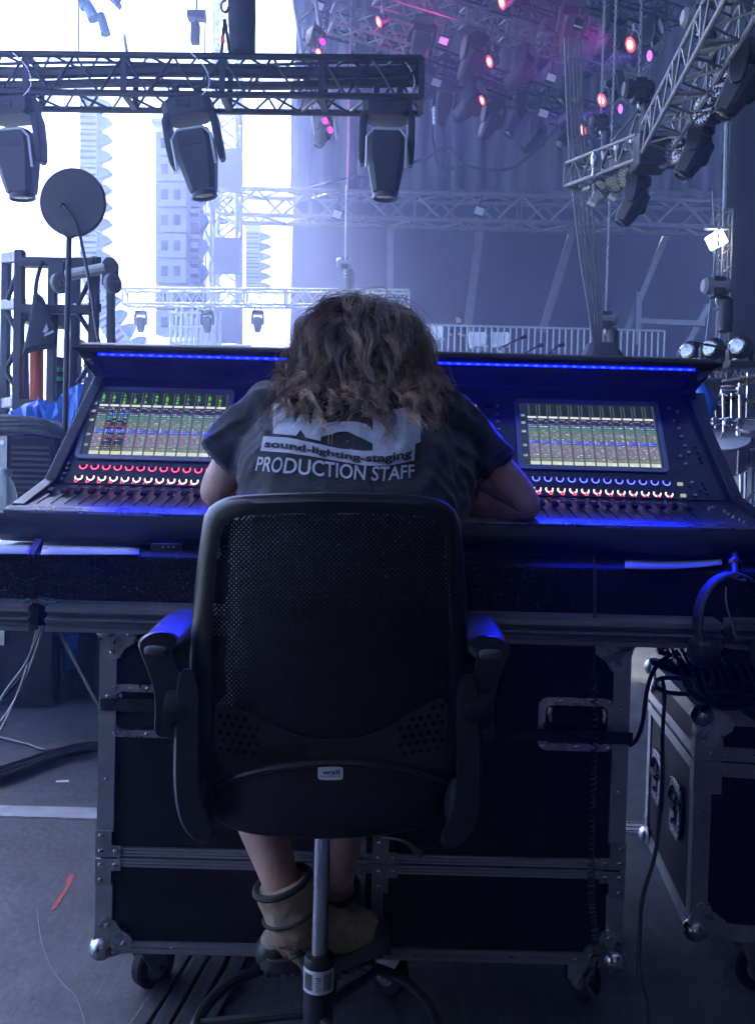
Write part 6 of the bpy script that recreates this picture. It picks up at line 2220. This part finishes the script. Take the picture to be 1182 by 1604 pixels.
# person on the platform
pf = P(719, 498, 23.2)
fp = thing('person', 'distant person in dark clothes standing behind the far railing', 'person', V(pf.x, 23.2, 4.2))
jv, je, jr = [], [], []
x_, y_ = pf.x, 23.2
zh = pf.z
pel = J((x_, y_, zh - 0.75), (0.15, 0.11))
ch2 = J((x_, y_, zh - 0.45), (0.16, 0.11), pel)
ub2 = J((x_, y_, zh - 0.28), (0.13, 0.09), ch2)
nk2 = J((x_, y_, zh - 0.17), 0.055, ub2)
hd1 = J((x_, y_ - 0.01, zh - 0.06), (0.08, 0.09), nk2)
hd2 = J((x_, y_ - 0.01, zh + 0.04), (0.085, 0.10), hd1)
J((x_ - 0.10, y_ - 0.03, zh - 0.02), (0.015, 0.02), hd1)
for s in (-1, 1):
    a = J((x_ + s * 0.17, y_, zh - 0.28), 0.06, ub2)
    b = J((x_ + s * 0.24, y_ - 0.08, zh - 0.52), 0.045, a)
    c = J((x_ + s * 0.12 - 0.12, y_ - 0.30, zh - 0.50), 0.035, b)
    J((x_ + s * 0.10 - 0.16, y_ - 0.36, zh - 0.49), 0.03, c)
    a = J((x_ + s * 0.10, y_, zh - 0.85), 0.085, pel)
    b = J((x_ + s * 0.11, y_, zh - 1.25), 0.06, a)
    J((x_ + s * 0.12, y_, 4.24), 0.045, b)
me = bpy.data.meshes.new('body')
me.from_pydata(jv, je, [])
b2 = bpy.data.objects.new('body', me)
b2.modifiers.new('skin', 'SKIN')
for i, r in enumerate(jr):
    me.skin_vertices[0].data[i].radius = r
    me.skin_vertices[0].data[i].use_root = (i == 0)
ss = b2.modifiers.new('sub', 'SUBSURF')
ss.levels = ss.render_levels = 1
fm = evaluated_mesh(b2)
fm.materials.append(m_blackmatte)
fm.materials.append(m_skin)
for p_ in fm.polygons:
    if p_.center.z > zh - 0.16 or (p_.center.y < y_ - 0.2):
        p_.material_index = 1
fm.shade_smooth()
attach(shared('body', fm, None), fp)
MB().sphere((x_, y_ + 0.02, zh + 0.05), 0.115, 14, 8, (0.85, 0.95, 1.0)).build('hair', mat('dark_hair_mat', (0.02, 0.015, 0.012), 0.6), fp)
# mic stands
for k, (px_, py_, dx, nm) in enumerate(((800, 540, -14, 'left'), (828, 553, -12, 'middle'), (865, 552, -8, 'right'))):
    c = P(px_, py_, 12)
    ms = thing('microphone_stand', nm + ' black microphone stand seen just over the console', 'microphone stand', V(c.x, 12, 0))
    MB().tube(V(c.x, 12, 0.02), c, 0.012, n=6).build('stand_pole', m_black, ms)
    e2_ = P(px_ + dx * -1.0, py_ - 10, 12)
    MB().tube(P(px_ + dx, py_ + 4, 12), e2_, 0.014, n=6).build('boom', m_black, ms)
    MB().tube(e2_, P(px_ - dx * 1.0 + 10, py_ - 13, 12), 0.022, 0.035, n=10).build('microphone', m_black, ms)
    MB().lathe([(0.16, 0), (0.15, 0.02), (0.02, 0.04)], 16, Matrix.Translation((c.x, 12, 0))).build('base', m_black, ms)
# draped box behind the lip
db = thing('draped_box', 'box under a dark cloth behind the right end of the console', 'draped box', V(P(940, 560, 9).x, 9, 0))
rg = []
for py_, xa_, xb_ in ((538, 922, 958), (541, 919, 962), (566, 908, 976), (640, 900, 985)):
    a, b = P(xa_, py_, 9), P(xb_, py_, 9)
    c = (a + b) / 2
    hw_ = (b.x - a.x) / 2
    rg.append([c + V(hw_ * math.copysign(abs(math.cos(q)) ** 0.5, math.cos(q)) * (1 + 0.05 * math.sin(9 * q)), hw_ * 0.8 * math.copysign(abs(math.sin(q)) ** 0.5, math.sin(q)), 0) for q in [2 * math.pi * i / 36 for i in range(36)]])
zb_ = [V(p.x, p.y, 0.0) for p in rg[-1]]
MB().loft(rg + [zb_]).build('cloth', mat('box_cloth_mat', (0.04, 0.036, 0.048), 0.9, var=0.2, vscale=6), db, smooth=50)

# ---- side truss at the right with round lamp bodies on it
truss('side_truss', 'grey box truss with lamp bodies on it behind the right end of the console', P(1098, 590, 8.4), P(1260, 556, 7.2), 0.24, 0.26, m_trussg, 0.02, 0.009, True, V(0, 0, 1))
for k, (px_, py_) in enumerate(((1080, 556), (1115, 552), (1158, 549))):
    c = P(px_, py_, 8.2 - k * 0.3)
    o = thing('beam_light', ('left', 'middle', 'right')[k] + ' round beam light standing on the right side truss', 'stage light', c - V(0, 0, 0.12), 'round beam lights on the side truss')
    MB().sphere(c + V(0.01, 0, 0.03), 0.10, 16, 10, (1, 1, 1.1)).build('head', m_fix, o)
    for s in (-1, 1):
        MB().box(c + V(s * 0.105, 0, -0.03), (0.02, 0.09, 0.16)).build('yoke_arm', m_fix, o, bevel=0.006)
    MB().box(c - V(0, 0, 0.13), (0.24, 0.16, 0.06)).build('base', m_fix, o, bevel=0.01)
    MB().lathe([(0.075, 0), (0.06, 0.012), (0.0, 0.016)], 16, aim(c + V(-0.06, -0.07, 0.03), (-0.65, -0.75, 0.1))).build('lens', m_steel, o)
# microphone boom near there
mb3 = thing('microphone_stand', 'black boom microphone stand in front of the right side truss', 'microphone stand', V(P(1098, 545, 7.5).x, 7.5, 0))
MB().tube(V(P(1098, 545, 7.5).x, 7.5, 0.02), P(1098, 540, 7.5), 0.011, n=6).build('stand_pole', m_black, mb3)
MB().tube(P(1085, 536, 7.5), P(1122, 543, 7.5), 0.011, n=6).build('boom', m_black, mb3)
MB().tube(P(1120, 543, 7.5), P(1136, 545, 7.5), 0.014, 0.028, n=10).build('microphone', m_black, mb3)
MB().lathe([(0.15, 0), (0.14, 0.02), (0.02, 0.04)], 16, Matrix.Translation((P(1098, 545, 7.5).x, 7.5, 0))).build('base', m_black, mb3)

# ---- drum kit on a riser at the right
DY = 6.6
riser = MB().box((3.75, DY + 0.7, 0.2), (2.4, 2.2, 0.4)).build('drum_riser', m_laminate, smooth=0)
tag(riser, 'black riser carrying the drum kit', 'riser')
kit = thing('drum_kit', 'drum kit with chrome stands beyond the right end of the console', 'drum kit', V(3.3, DY, 0.4))
m_shell = mat('drum_shell_mat', (0.12, 0.12, 0.14), 0.25, var=0.2, vscale=10, coat=0.5)
m_skin2 = mat('drum_head_mat', (0.6, 0.6, 0.62), 0.5)
m_cymb = mat('cymbal_mat', (0.35, 0.26, 0.12), 0.3, metal=1.0, rvar=0.1, vscale=20)
def drum(c, r, h, axis, nm='drum'):
    M = aim(Vector(c), axis)
    d_ = MB().lathe([(r, -h / 2), (r, h / 2)], 24, M).build(nm, m_shell, kit)
    for z in (-h / 2, h / 2):
        MB().lathe([(r * 1.04, z - 0.012), (r * 1.06, z), (r * 1.04, z + 0.012)], 24, M, cap=False).build('hoop', m_chrome, d_)
        MB().lathe([(r * 1.0, z + 0.004), (0, z + 0.005)], 24, M, cap=False).build('drum_head', m_skin2, d_)
    for k in range(6):
        a = 2 * math.pi * k / 6
        MB().tube(M @ V(r * 1.05 * math.cos(a), r * 1.05 * math.sin(a), -h / 2), M @ V(r * 1.05 * math.cos(a), r * 1.05 * math.sin(a), h / 2), 0.007, n=5).build('lug_rod', m_chrome, d_)
drum(P(1133, 706, DY), 0.19, 0.22, (-0.2, -0.5, 0.85))
drum(P(1172, 705, DY + 0.1), 0.15, 0.16, (-0.1, -0.3, 0.9))
drum(P(1176, 775, DY + 0.3), 0.30, 0.40, (-0.6, -0.75, 0.0))
drum(P(1112, 640, DY + 0.3), 0.14, 0.16, (-0.3, -0.4, 0.85))
drum(P(1175, 680, DY), 0.13, 0.15, (-0.2, -0.4, 0.9))
for (px_, py_, r_, tl) in ((1145, 627, 0.20, 0.12), (1170, 596, 0.22, -0.1), (1120, 668, 0.19, 0.05), (1180, 632, 0.18, 0.1)):
    c = P(px_, py_, DY + 0.1)
    MB().lathe([(r_, 0.0), (r_ * 0.4, 0.014), (r_ * 0.16, 0.03), (0.01, 0.036), (0.008, 0.034), (r_ * 0.4, 0.010), (r_ * 0.98, -0.003)], 28, Matrix.Translation(c) @ Matrix.Rotation(tl, 4, 'Y'), cap=False).build('cymbal', m_cymb, kit)
    MB().tube(c + V(0, 0, 0.06), V(c.x + 0.03, c.y, 0.42), 0.011, n=6).build('cymbal_stand', m_chrome, kit)
for (a, b, r_) in (((1128, 613), (1166, 612), 0.016), ((1132, 660), (1180, 662), 0.018), ((1158, 600), (1160, 790), 0.015), ((1132, 610), (1133, 700), 0.012), ((1156, 662), (1154, 735), 0.02), ((1120, 700), (1138, 668), 0.012), ((1165, 790), (1180, 770), 0.012), ((1166, 799), (1184, 785), 0.012), ((1104, 660), (1140, 655), 0.012)):
    MB().tube(P(*a, DY - 0.05), P(*b, DY - 0.05), r_, n=8).build('rack_tube', m_chrome, kit)
for (px_, py_) in ((1119, 660), (1157, 661), (1138, 661), (1154, 720), (1158, 612), (1166, 700), (1143, 702)):
    MB().box(P(px_, py_, DY - 0.08), (0.05, 0.05, 0.06)).build('clamp', m_steel, kit, bevel=0.008)
spk = MB()
spk.prism([P(1098, 592, 6.2), P(1131, 592, 6.2), P(1122, 640, 6.2), P(1112, 660, 6.2), P(1090, 640, 6.2)], (0, 0.35, 0))
o = spk.build('wedge_monitor', m_drape, smooth=0, bevel=0.01)
tag(o, 'dark wedge monitor standing behind the right end of the console', 'monitor speaker')
tb = MB()
rg = []
for i, (px_, py_, w) in enumerate(((1093, 597, 5), (1101, 612, 12), (1106, 630, 15), (1104, 648, 10), (1106, 662, 5))):
    c = P(px_, py_, 5.6)
    rr4 = w * 5.6 / 1320
    rg.append([c + V(rr4 * math.cos(q) * (1 + 0.25 * noise.noise(V(q, i, 2))), rr4 * 0.6 * math.sin(q), 0.01 * math.sin(3 * q)) for q in [2 * math.pi * j / 12 for j in range(12)]])
o = tb.loft(rg).build('blue_cloth', m_tarp, smooth=60)
tag(o, 'crumpled blue tarpaulin scrap at the right end of the console', 'tarpaulin')
# ================================================================== outside: loudspeaker hangs, tower, far truss
m_hang = mat('flare_paled_cabinet_mat', (0.24, 0.27, 0.34), 0.6, var=0.2, vscale=5)  # cabinets lightened and blued, the flare veil put into their colour
def line_array(label, pts, Y, w, d, faces='front', name='line_array'):
    """cabinets stacked through the pixel points (x, y) of their centres; height from the spacing"""
    c0 = P(*pts[0], Y)
    t = thing(name, label, 'loudspeaker', P(*pts[-1], Y))
    for i in range(len(pts) - 1):
        a, b = P(*pts[i], Y), P(*pts[i + 1], Y)
        z = (a - b).normalized()
        x = V(1, 0, 0)
        y = z.cross(x).normalized()
        x = y.cross(z)
        h = (a - b).length
        c = (a + b) / 2
        ring = lambda k, dep: [c + x * sx * w / 2 * k + z * sz * h * 0.47 * k + y * dep for sx, sz in ((-1, -1), (1, -1), (1, 1), (-1, 1))]
        cb_ = MB().loft([ring(0.9, d), ring(1.0, d * 0.3), ring(1.0, 0.0), ring(0.96, -0.02)]).build('cabinet', m_hang, t, smooth=0)
        if faces == 'front':
            for s in (-1, 1):
                q = c + x * s * w * 0.2 + y * -0.025
                MB().add([q + x * a_ * w * 0.11 + z * b_ * h * 0.2 for a_, b_ in ((-1, -1), (1, -1), (1, 1), (-1, 1))] + [q + y * 0.02 + x * a_ * w * 0.11 + z * b_ * h * 0.2 for a_, b_ in ((-1, -1), (1, -1), (1, 1), (-1, 1))], [(0, 1, 2, 3), (0, 4, 5, 1), (1, 5, 6, 2), (2, 6, 7, 3), (3, 7, 4, 0)]).build('horn', m_dark, cb_, smooth=0)
        else:
            for s in (-0.18, 0.2):
                q = c + z * h * s + y * -0.024
                MB().bar(q - x * w * 0.42, q + x * w * 0.42, 0.02, h * 0.14, up=z).build('grille_slot', m_dark, cb_, smooth=0)
            # splayed rigging wing at the side
            q = c + x * w * 0.55
            MB().prism([q - z * h * 0.4, q + x * w * 0.55 - z * h * 0.15, q + x * w * 0.72, q + x * w * 0.55 + z * h * 0.2, q + z * h * 0.4], y * 0.2).build('rigging_wing', mat('wing_mat', (0.06, 0.12, 0.32), 0.5), cb_, smooth=0)
    top = P(*pts[0], Y)
    MB().box(top + V(0, 0.1, 0.15), (w * 1.1, d, 0.1)).build('fly_frame', m_tower, t, smooth=0)
    return t
pts1 = [(139, 150 + 26.5 * k) for k in range(11)] + [(143, 441), (150, 467), (160, 492), (174, 517), (191, 540), (211, 562)]
line_array('long curved loudspeaker hang at the far left', pts1, 21, 0.44, 0.5, 'side')
line_array('wide loudspeaker hang with paired square horns, left of the tower', [(268, 205 + 40 * k) for k in range(9)], 20, 0.74, 0.6, 'front')
line_array('small distant loudspeaker hang right of the tower', [(396, 362 + 15.5 * k) for k in range(7)], 30, 0.5, 0.6, 'side')
line_array('narrow loudspeaker hang seen edge on beside the wide one', [(304, 205 + 40 * k) for k in range(9)], 20.6, 0.26, 0.6, 'side')
# lattice tower
truss('loudspeaker_tower', 'tall steel lattice tower among the loudspeakers', P(356, -40, 23), P(356, 640, 23), 0.62, 0.95, m_tower, 0.06, 0.035, True, V(0, 1, 0))
for k, (y0, y1) in enumerate(((232, 302), (372, 430), (480, 538))):
    a, b = P(336, y0, 22.6), P(376, y1, 22.6)
    o = MB().box(((a.x + b.x) / 2, 22.6, (a.z + b.z) / 2), (b.x - a.x, 0.04, a.z - b.z)).build('tower_banner', mat('tower_banner_mat', (0.16, 0.18, 0.26), 0.7), smooth=0)
    tag(o, ('upper', 'middle', 'lower')[k] + ' grey-blue plate fixed to the steel lattice tower', 'plate')
sc_t = thing('scaffold_tower', 'scaffold of close upright tubes at the foot of the loudspeaker tower', 'scaffold', V(P(300, 600, 19).x, 19, -1.6))
for i in range(9):
    x = P(268 + 8.2 * i, 520, 19).x
    for dy in (0.0, 0.9):
        MB().tube(V(x, 19 + dy, -1.6), V(x, 19 + dy, P(300, 487, 19).z + 0.1 * (i % 3)), 0.035, n=6).build('upright', m_tower, sc_t)
for py_ in (490, 512, 536, 560):
    MB().tube(P(265, py_, 19), P(338, py_ + 1, 19), 0.03, n=6).build('ledger', m_tower, sc_t)
    MB().tube(P(265, py_, 19.9), P(338, py_ + 20, 19.9), 0.03, n=6).build('brace', m_tower, sc_t)
for i in range(7):
    MB().tube(P(315 + 7 * (i % 3), 250 + 32 * i, 21.5), P(334 - 5 * (i % 2), 290 + 30 * i, 21.5), 0.05, n=6).build('stay', m_tower, sc_t)
for x_p in (312, 322, 330):
    MB().tube(P(x_p, 225, 21.5), P(x_p, 600, 21.5), 0.035, n=6).build('upright', m_tower, sc_t)
# far truss with lights, hung by a hoist
ftr = truss('lighting_truss', 'pale distant box truss low across the middle with small moving lights', P(196, 466, 15.2), P(640, 469, 15), 0.27, 0.36, m_tower, 0.022, 0.011, False, V(0, 0, 1))
for k, px_ in enumerate((221, 325, 404)):
    moving_head(P(px_, 486, 15.1), ('left', 'middle', 'right')[k] + ' small moving light under the pale distant truss', 0.0, 0.1, 0.0, 0.52, 'small moving lights under the distant truss', True)
hoist(P(540, 412, 15), 'chain hoist holding the distant truss', 9, 0.8, m_blueg)
o = MB().tube(P(542, 290, 14.9), P(541, 408, 14.9), 0.014, n=5).build('wire', m_tower)
tag(o, 'taut wire above the hoist of the distant truss', 'wire')
gate = thing('stair_frame', 'small pale stair frame behind the left end of the console', 'frame', V(P(372, 560, 14).x, 14, 0))
for q in ((352, 394, 541), (356, 390, 548)):
    MB().tube(P(q[0], q[2], 14), P(q[1], q[2], 14), 0.02, n=6).build('rung', m_tower, gate)
for px_ in (354, 365, 380, 392):
    MB().tube(P(px_, 540, 14), V(P(px_, 540, 14).x, 14, 0), 0.02, n=6).build('upright', m_tower, gate)

# tree outside at far left
m_leaf = mat('leaf_mat', (0.07, 0.11, 0.04), 0.7, var=0.4, vscale=2)
m_bark = mat('bark_mat', (0.09, 0.07, 0.05), 0.9, bump=0.5, bscale=12)
def tree(x, y, h, seed, label):
    rn_ = random.Random(seed)
    t = thing('tree', label, 'tree', (x, y, -1.6), 'trees outside the stage')
    tr = MB().path([V(x, y, -1.6), V(x + 0.1, y, h * 0.3), V(x, y + 0.1, h * 0.6)], [0.28, 0.2, 0.1], n=8)
    for k in range(6):
        a = rn_.uniform(0, 6.28)
        tr.path([V(x, y, h * (0.25 + 0.05 * k)), V(x + math.cos(a) * h * 0.15, y + math.sin(a) * h * 0.15, h * (0.45 + 0.05 * k)), V(x + math.cos(a) * h * 0.26, y + math.sin(a) * h * 0.26, h * (0.6 + 0.04 * k))], [0.1, 0.06, 0.02], n=5)
    tr.build('trunk', m_bark, t)
    lf = MB()
    for c_ in range(46):
        d = V(rn_.gauss(0, 1), rn_.gauss(0, 1), rn_.gauss(0, 0.8)).normalized() * rn_.uniform(0.4, 1.0)
        cc_ = V(x, y, h * 0.62) + V(d.x * h * 0.34, d.y * h * 0.34, d.z * h * 0.38)
        for l in range(40):
            q = cc_ + V(rn_.gauss(0, 0.35), rn_.gauss(0, 0.35), rn_.gauss(0, 0.3))
            u_ = V(rn_.gauss(0, 1), rn_.gauss(0, 1), rn_.gauss(0, 1)).normalized()
            w_ = u_.orthogonal().normalized()
            lf.add([q - u_ * 0.14, q + w_ * 0.07, q + u_ * 0.14, q - w_ * 0.07], [(0, 1, 2, 3)])
    lv_ = lf.build('crown', m_leaf, t, smooth=0)
    lv_['kind'] = 'stuff'
tree(-17.5, 38, 6.5, 1, 'green tree outside at the left edge, nearer one')
tree(-22, 46, 7.5, 2, 'green tree outside at the left edge, farther one')

# ================================================================== left wing: rack, dolly frame, antenna, poles, tarpaulin
FY = 4.75
frm = thing('dolly_frame', 'black upright truss dolly with casters at the left edge', 'dolly', V(P(80, 650, FY).x, FY, 0))
def ft(a, b, r=0.028, Y=FY, m=m_black, nm='tube', Yb=None):
    return MB().tube(P(*a, Y), P(*b, Yb or Y), r, n=8).build(nm, m, frm)
for px_, y0, dy in ((32, 392, 0.0), (11, 400, 0.5), (84, 405, 0.35), (120, 408, 0.55), (149, 404, 0.0)):
    a = P(px_, y0, FY + dy)
    MB().bar(a, V(a.x, a.y, 0.0), 0.05, 0.05).build('upright', m_black, frm, smooth=0, bevel=0.006)
for (y, h_) in ((405, 0.07), (478, 0.05), (632, 0.05)):
    MB().bar(P(8, y, FY + 0.5), P(34, y - 3, FY), 0.05, 0.06).build('rail', m_black, frm, smooth=0, bevel=0.006)
    MB().bar(P(32, y + (6 if y < 500 else 0), FY), P(150, y + 8, FY), h_, 0.05).build('rail', m_black, frm, smooth=0, bevel=0.006)
    MB().bar(P(120, y + 4, FY + 0.55), P(152, y + 4, FY), 0.05, 0.05).build('rail', m_black, frm, smooth=0, bevel=0.006)
for (a, b) in (((12, 470), (32, 415)), ((12, 490), (32, 530)), ((12, 575), (32, 535)), ((12, 585), (32, 620)), ((122, 478), (148, 425)), ((122, 490), (148, 530)), ((122, 600), (148, 560))):
    ft(a, b, 0.014, nm='brace')
MB().bar(P(36, 492, FY + 0.1), P(100, 500, FY + 0.1), 0.16, 0.1).build('cross_box', m_black, frm, smooth=0, bevel=0.01)
arm_ = MB().tube(P(104, 432, FY - 0.1), P(166, 420, FY - 0.1), 0.03, n=10).build('caster_arm', m_alud, frm)
for px_, py_ in ((88, 420), (171, 420)):
    c = P(px_, py_, FY - 0.12)
    pl4 = MB().prism([c + V(-0.04, 0, -0.09), c + V(0.04, 0, -0.09), c + V(0.04, 0, 0.03), c + V(0.02, 0, 0.06), c + V(-0.02, 0, 0.06), c + V(-0.04, 0, 0.03)], (0, 0.05, 0)).build('caster_plate', m_black, frm, smooth=0, bevel=0.004)
    wc_ = c + V(0.025, -0.01, -0.085)
    MB().lathe([(0.045, -0.018), (0.055, -0.012), (0.055, 0.012), (0.045, 0.018)], 20, aim(wc_, (0.85, -0.5, 0))).build('wheel', m_grey, pl4)
    MB().lathe([(0.02, -0.022), (0.02, 0.022)], 12, aim(wc_, (0.85, -0.5, 0))).build('hub', m_steel, pl4)
MB().bar(P(174, 450, FY - 0.1), P(174, 540, FY - 0.1), 0.04, 0.04).build('upright', m_black, frm, smooth=0, bevel=0.006)
for k, (px_, ya, yb, w) in enumerate(((58, 545, 660, 0.05), (175, 530, 640, 0.035))):
    o = MB().tube(P(px_, ya, FY + 0.05), P(px_ - 1, yb, FY + 0.05), w * 0.75, n=12).build('orange_pole', m_orange)
    tag(o, ('orange sleeved pole under the hanging bag', 'orange sleeved pole behind the console corner')[k], 'pole')
bagp = [(58, 458), (68, 466), (84, 500), (92, 508), (90, 545), (62, 549), (35, 556), (44, 515), (50, 480), (52, 462)]
bg_ = thing('hanging_bag', 'dark cloth bag with pale emblem hanging on the black dolly', 'bag', P(62, 555, FY - 0.12))
cb0 = sum((P(*q, FY - 0.12) for q in bagp), V(0, 0, 0)) / len(bagp)
MB().loft([[P(*q, FY - 0.05) for q in bagp], [cb0 + (P(*q, FY - 0.12) - cb0) * 1.0 for q in bagp], [cb0 + (P(*q, FY - 0.17) - cb0) * 0.8 for q in bagp]]).build('bag_body', m_blackmatte, bg_, smooth=60)
MB().prism([P(*q, FY - 0.185) for q in ((67, 520), (73, 507), (76, 516), (72, 522))], (0, 0.004, 0)).build('emblem', mat('emblem_mat', (0.4, 0.42, 0.5), 0.6), bg_, smooth=0)
MB().prism([P(*q, FY - 0.185) for q in ((69, 524), (83, 517), (85, 520), (70, 527))], (0, 0.004, 0)).build('emblem', mat('emblem_mat', (0.4, 0.42, 0.5), 0.6), bg_, smooth=0)
MB().path(smoothpath([P(56, 462, FY - 0.1), P(58, 440, FY - 0.08), P(66, 410, FY - 0.05)], 5), 0.012, n=6).build('strap', m_blackmatte, bg_)
gp = thing('green_banded_pole', 'black pole with green bands behind the dolly', 'pole', V(P(93, 640, 5.2).x, 5.2, 0))
MB().tube(P(93, 560, 5.2), V(P(93, 640, 5.2).x, 5.2, 0), 0.03, n=8).build('pole', m_black, gp)
for py_ in (580, 594):
    MB().tube(P(93, py_ - 3, 5.2), P(93, py_ + 3, 5.2), 0.036, n=10).build('band', m_green, gp)
o = MB().tube(P(40, 545, 5.3), P(41, 640, 5.3), 0.022, n=8).build('thin_pole', m_black)
tag(o, 'thin dark pole between the dolly uprights', 'pole')
truss('side_truss', 'short silver truss standing behind the left end of the console', P(118, 535, 6.2), P(118, 690, 6.2), 0.11, 0.16, m_trussg, 0.012, 0.006, False, V(0, 1, 0))

# antenna disc on a stand
AY = 4.1
an = thing('dome_antenna', 'large round dark antenna disc on a slim stand at left', 'antenna', V(P(100, 660, AY).x, AY, 0))
ac = P(115.5, 318, AY)
ar_ = 52 * AY / 1320
MB().lathe([(0.0, 0.05), (ar_ * 0.5, 0.043), (ar_ * 0.85, 0.02), (ar_, 0.0), (ar_, -0.012), (ar_ * 0.97, -0.018), (0.0, -0.02)], 48, aim(ac, (0.05, 1, 0.05)), cap=False).build('disc', mat('antenna_mat', (0.055, 0.045, 0.055), 0.6, var=0.12, vscale=6), an)
MB().tube(P(98, 321, AY - 0.03), P(99, 322, AY - 0.05), 0.014, n=10).build('connector', m_steel, an)
MB().path(smoothpath([P(99, 322, AY - 0.05), P(108, 332, AY - 0.06), P(118, 345, AY - 0.05), P(124, 362, AY - 0.03), P(128, 380, AY), P(136, 420, AY), P(145, 470, AY), P(152, 520, AY), P(160, 552, AY)], 5), 0.008, n=7).build('antenna_cable', m_cable, an)
MB().bar(P(111, 340, AY + 0.01), P(109, 372, AY + 0.01), 0.035, 0.04).build('bracket', m_black, an, smooth=0)
MB().tube(P(109, 352, AY + 0.02), V(P(101, 600, AY).x, AY, 0.02), 0.014, n=10).build('stand_pole', m_black, an)
for k in range(3):
    a = R(90 + 120 * k)
    b_ = V(P(101, 600, AY).x, AY, 0)
    MB().tube(b_ + V(0, 0, 0.35), b_ + V(0.3 * math.cos(a), 0.3 * math.sin(a), 0.01), 0.012, n=6).build('stand_leg', m_black, an)

# blue tarpaulin heap
nx, ny = 22, 10
vs, fs = [], []
prof_t = [(0, 652), (18, 646), (36, 636), (50, 630), (62, 622), (78, 632), (90, 628), (104, 612), (120, 604), (136, 600), (152, 606)]
def tz(px_):
    for i in range(len(prof_t) - 1):
        if prof_t[i][0] <= px_ <= prof_t[i + 1][0]:
            k = (px_ - prof_t[i][0]) / (prof_t[i + 1][0] - prof_t[i][0])
            return prof_t[i][1] * (1 - k) + prof_t[i + 1][1] * k
    return prof_t[-1][1]
for j in range(ny + 1):
    for i in range(nx + 1):
        px_ = 152 * i / nx
        top = P(px_, tz(px_), 4.4)
        t = j / ny
        n_ = noise.noise(V(i * 0.45, j * 0.5, 3))
        z = top.z * (1 - 0.9 * t ** 1.5) if t > 0 else top.z
        vs.append(V(top.x + 0.03 * n_, 4.4 - 0.22 * t + 0.07 * n_, z + 0.02 * noise.noise(V(i * 0.8, j * 0.9, 7)) * (1 if j else 0)))
for j in range(ny):
    for i in range(nx):
        a = j * (nx + 1) + i
        fs += [(a, a + 1, a + nx + 2), (a, a + nx + 2, a + nx + 1)]
o = MB().add(vs, fs).build('blue_tarpaulin', m_tarp, smooth=18)
so2 = o.modifiers.new('thickness', 'SOLIDIFY')
so2.thickness = 0.006
tag(o, 'crumpled blue tarpaulin heaped behind the left end of the console', 'tarpaulin')
# rack with cables coiled on top
rk_y = 4.02
ra, rb_ = P(-60, 690, rk_y), P(86, 690, rk_y)
zr_ = P(30, 684, rk_y).z
rack = thing('equipment_rack', 'black equipment rack case at the left edge', 'rack', V((ra.x + rb_.x) / 2, rk_y + 0.25, 0))
MB().box(((ra.x + rb_.x) / 2, rk_y + 0.16, zr_ / 2), (rb_.x - ra.x, 0.3, zr_)).build('rack_body', m_laminate, rack, smooth=0, bevel=0.006)
xa_ = P(12, 700, rk_y).x
MB().box((ra.x / 2 + xa_ / 2, rk_y + 0.002, zr_ - 0.5), (xa_ - ra.x, 0.012, 1.0)).build('edge_panel', m_alud, rack, smooth=0)
for k in range(9):
    a, b = P(18, 700 + 9 * k, rk_y), P(78, 700 + 9 * k, rk_y)
    MB().box(((a.x + b.x) / 2, rk_y + 0.004, a.z), (b.x - a.x, 0.012, 0.012)).build('rack_slat', m_black, rack, smooth=0)
MB().lathe([(0.012, 0), (0.012, 0.006)], 10, aim(P(4, 693, rk_y - 0.002), (0, -1, 0))).build('rivet', m_steel, rack)
cc2 = thing('cable_coil', 'thick coil of grey cable lying on the black rack at left', 'cable coil', V((ra.x + rb_.x) / 2, rk_y + 0.2, zr_))
for k in range(12):
    base_c = V(P(10, 690, rk_y).x, rk_y + 0.16, zr_ + 0.016 + 0.010 * (k % 6))
    pts = []
    for q in range(26):
        a = 2 * math.pi * q / 26
        r_ = 0.20 + 0.012 * (k // 3) + rk.uniform(-0.006, 0.006)
        pts.append(base_c + V(r_ * 1.25 * math.cos(a), r_ * 0.62 * math.sin(a), 0.012 * math.sin(2 * a + k) - max(0, (r_ * 1.25 * math.cos(a) - 0.16)) * 0.55 + 0.015))
    MB().path(pts, 0.0115, n=7, closed=True).build('cable_loop', m_cableg, cc2)
bpy.data.scenes.remove(TMP)
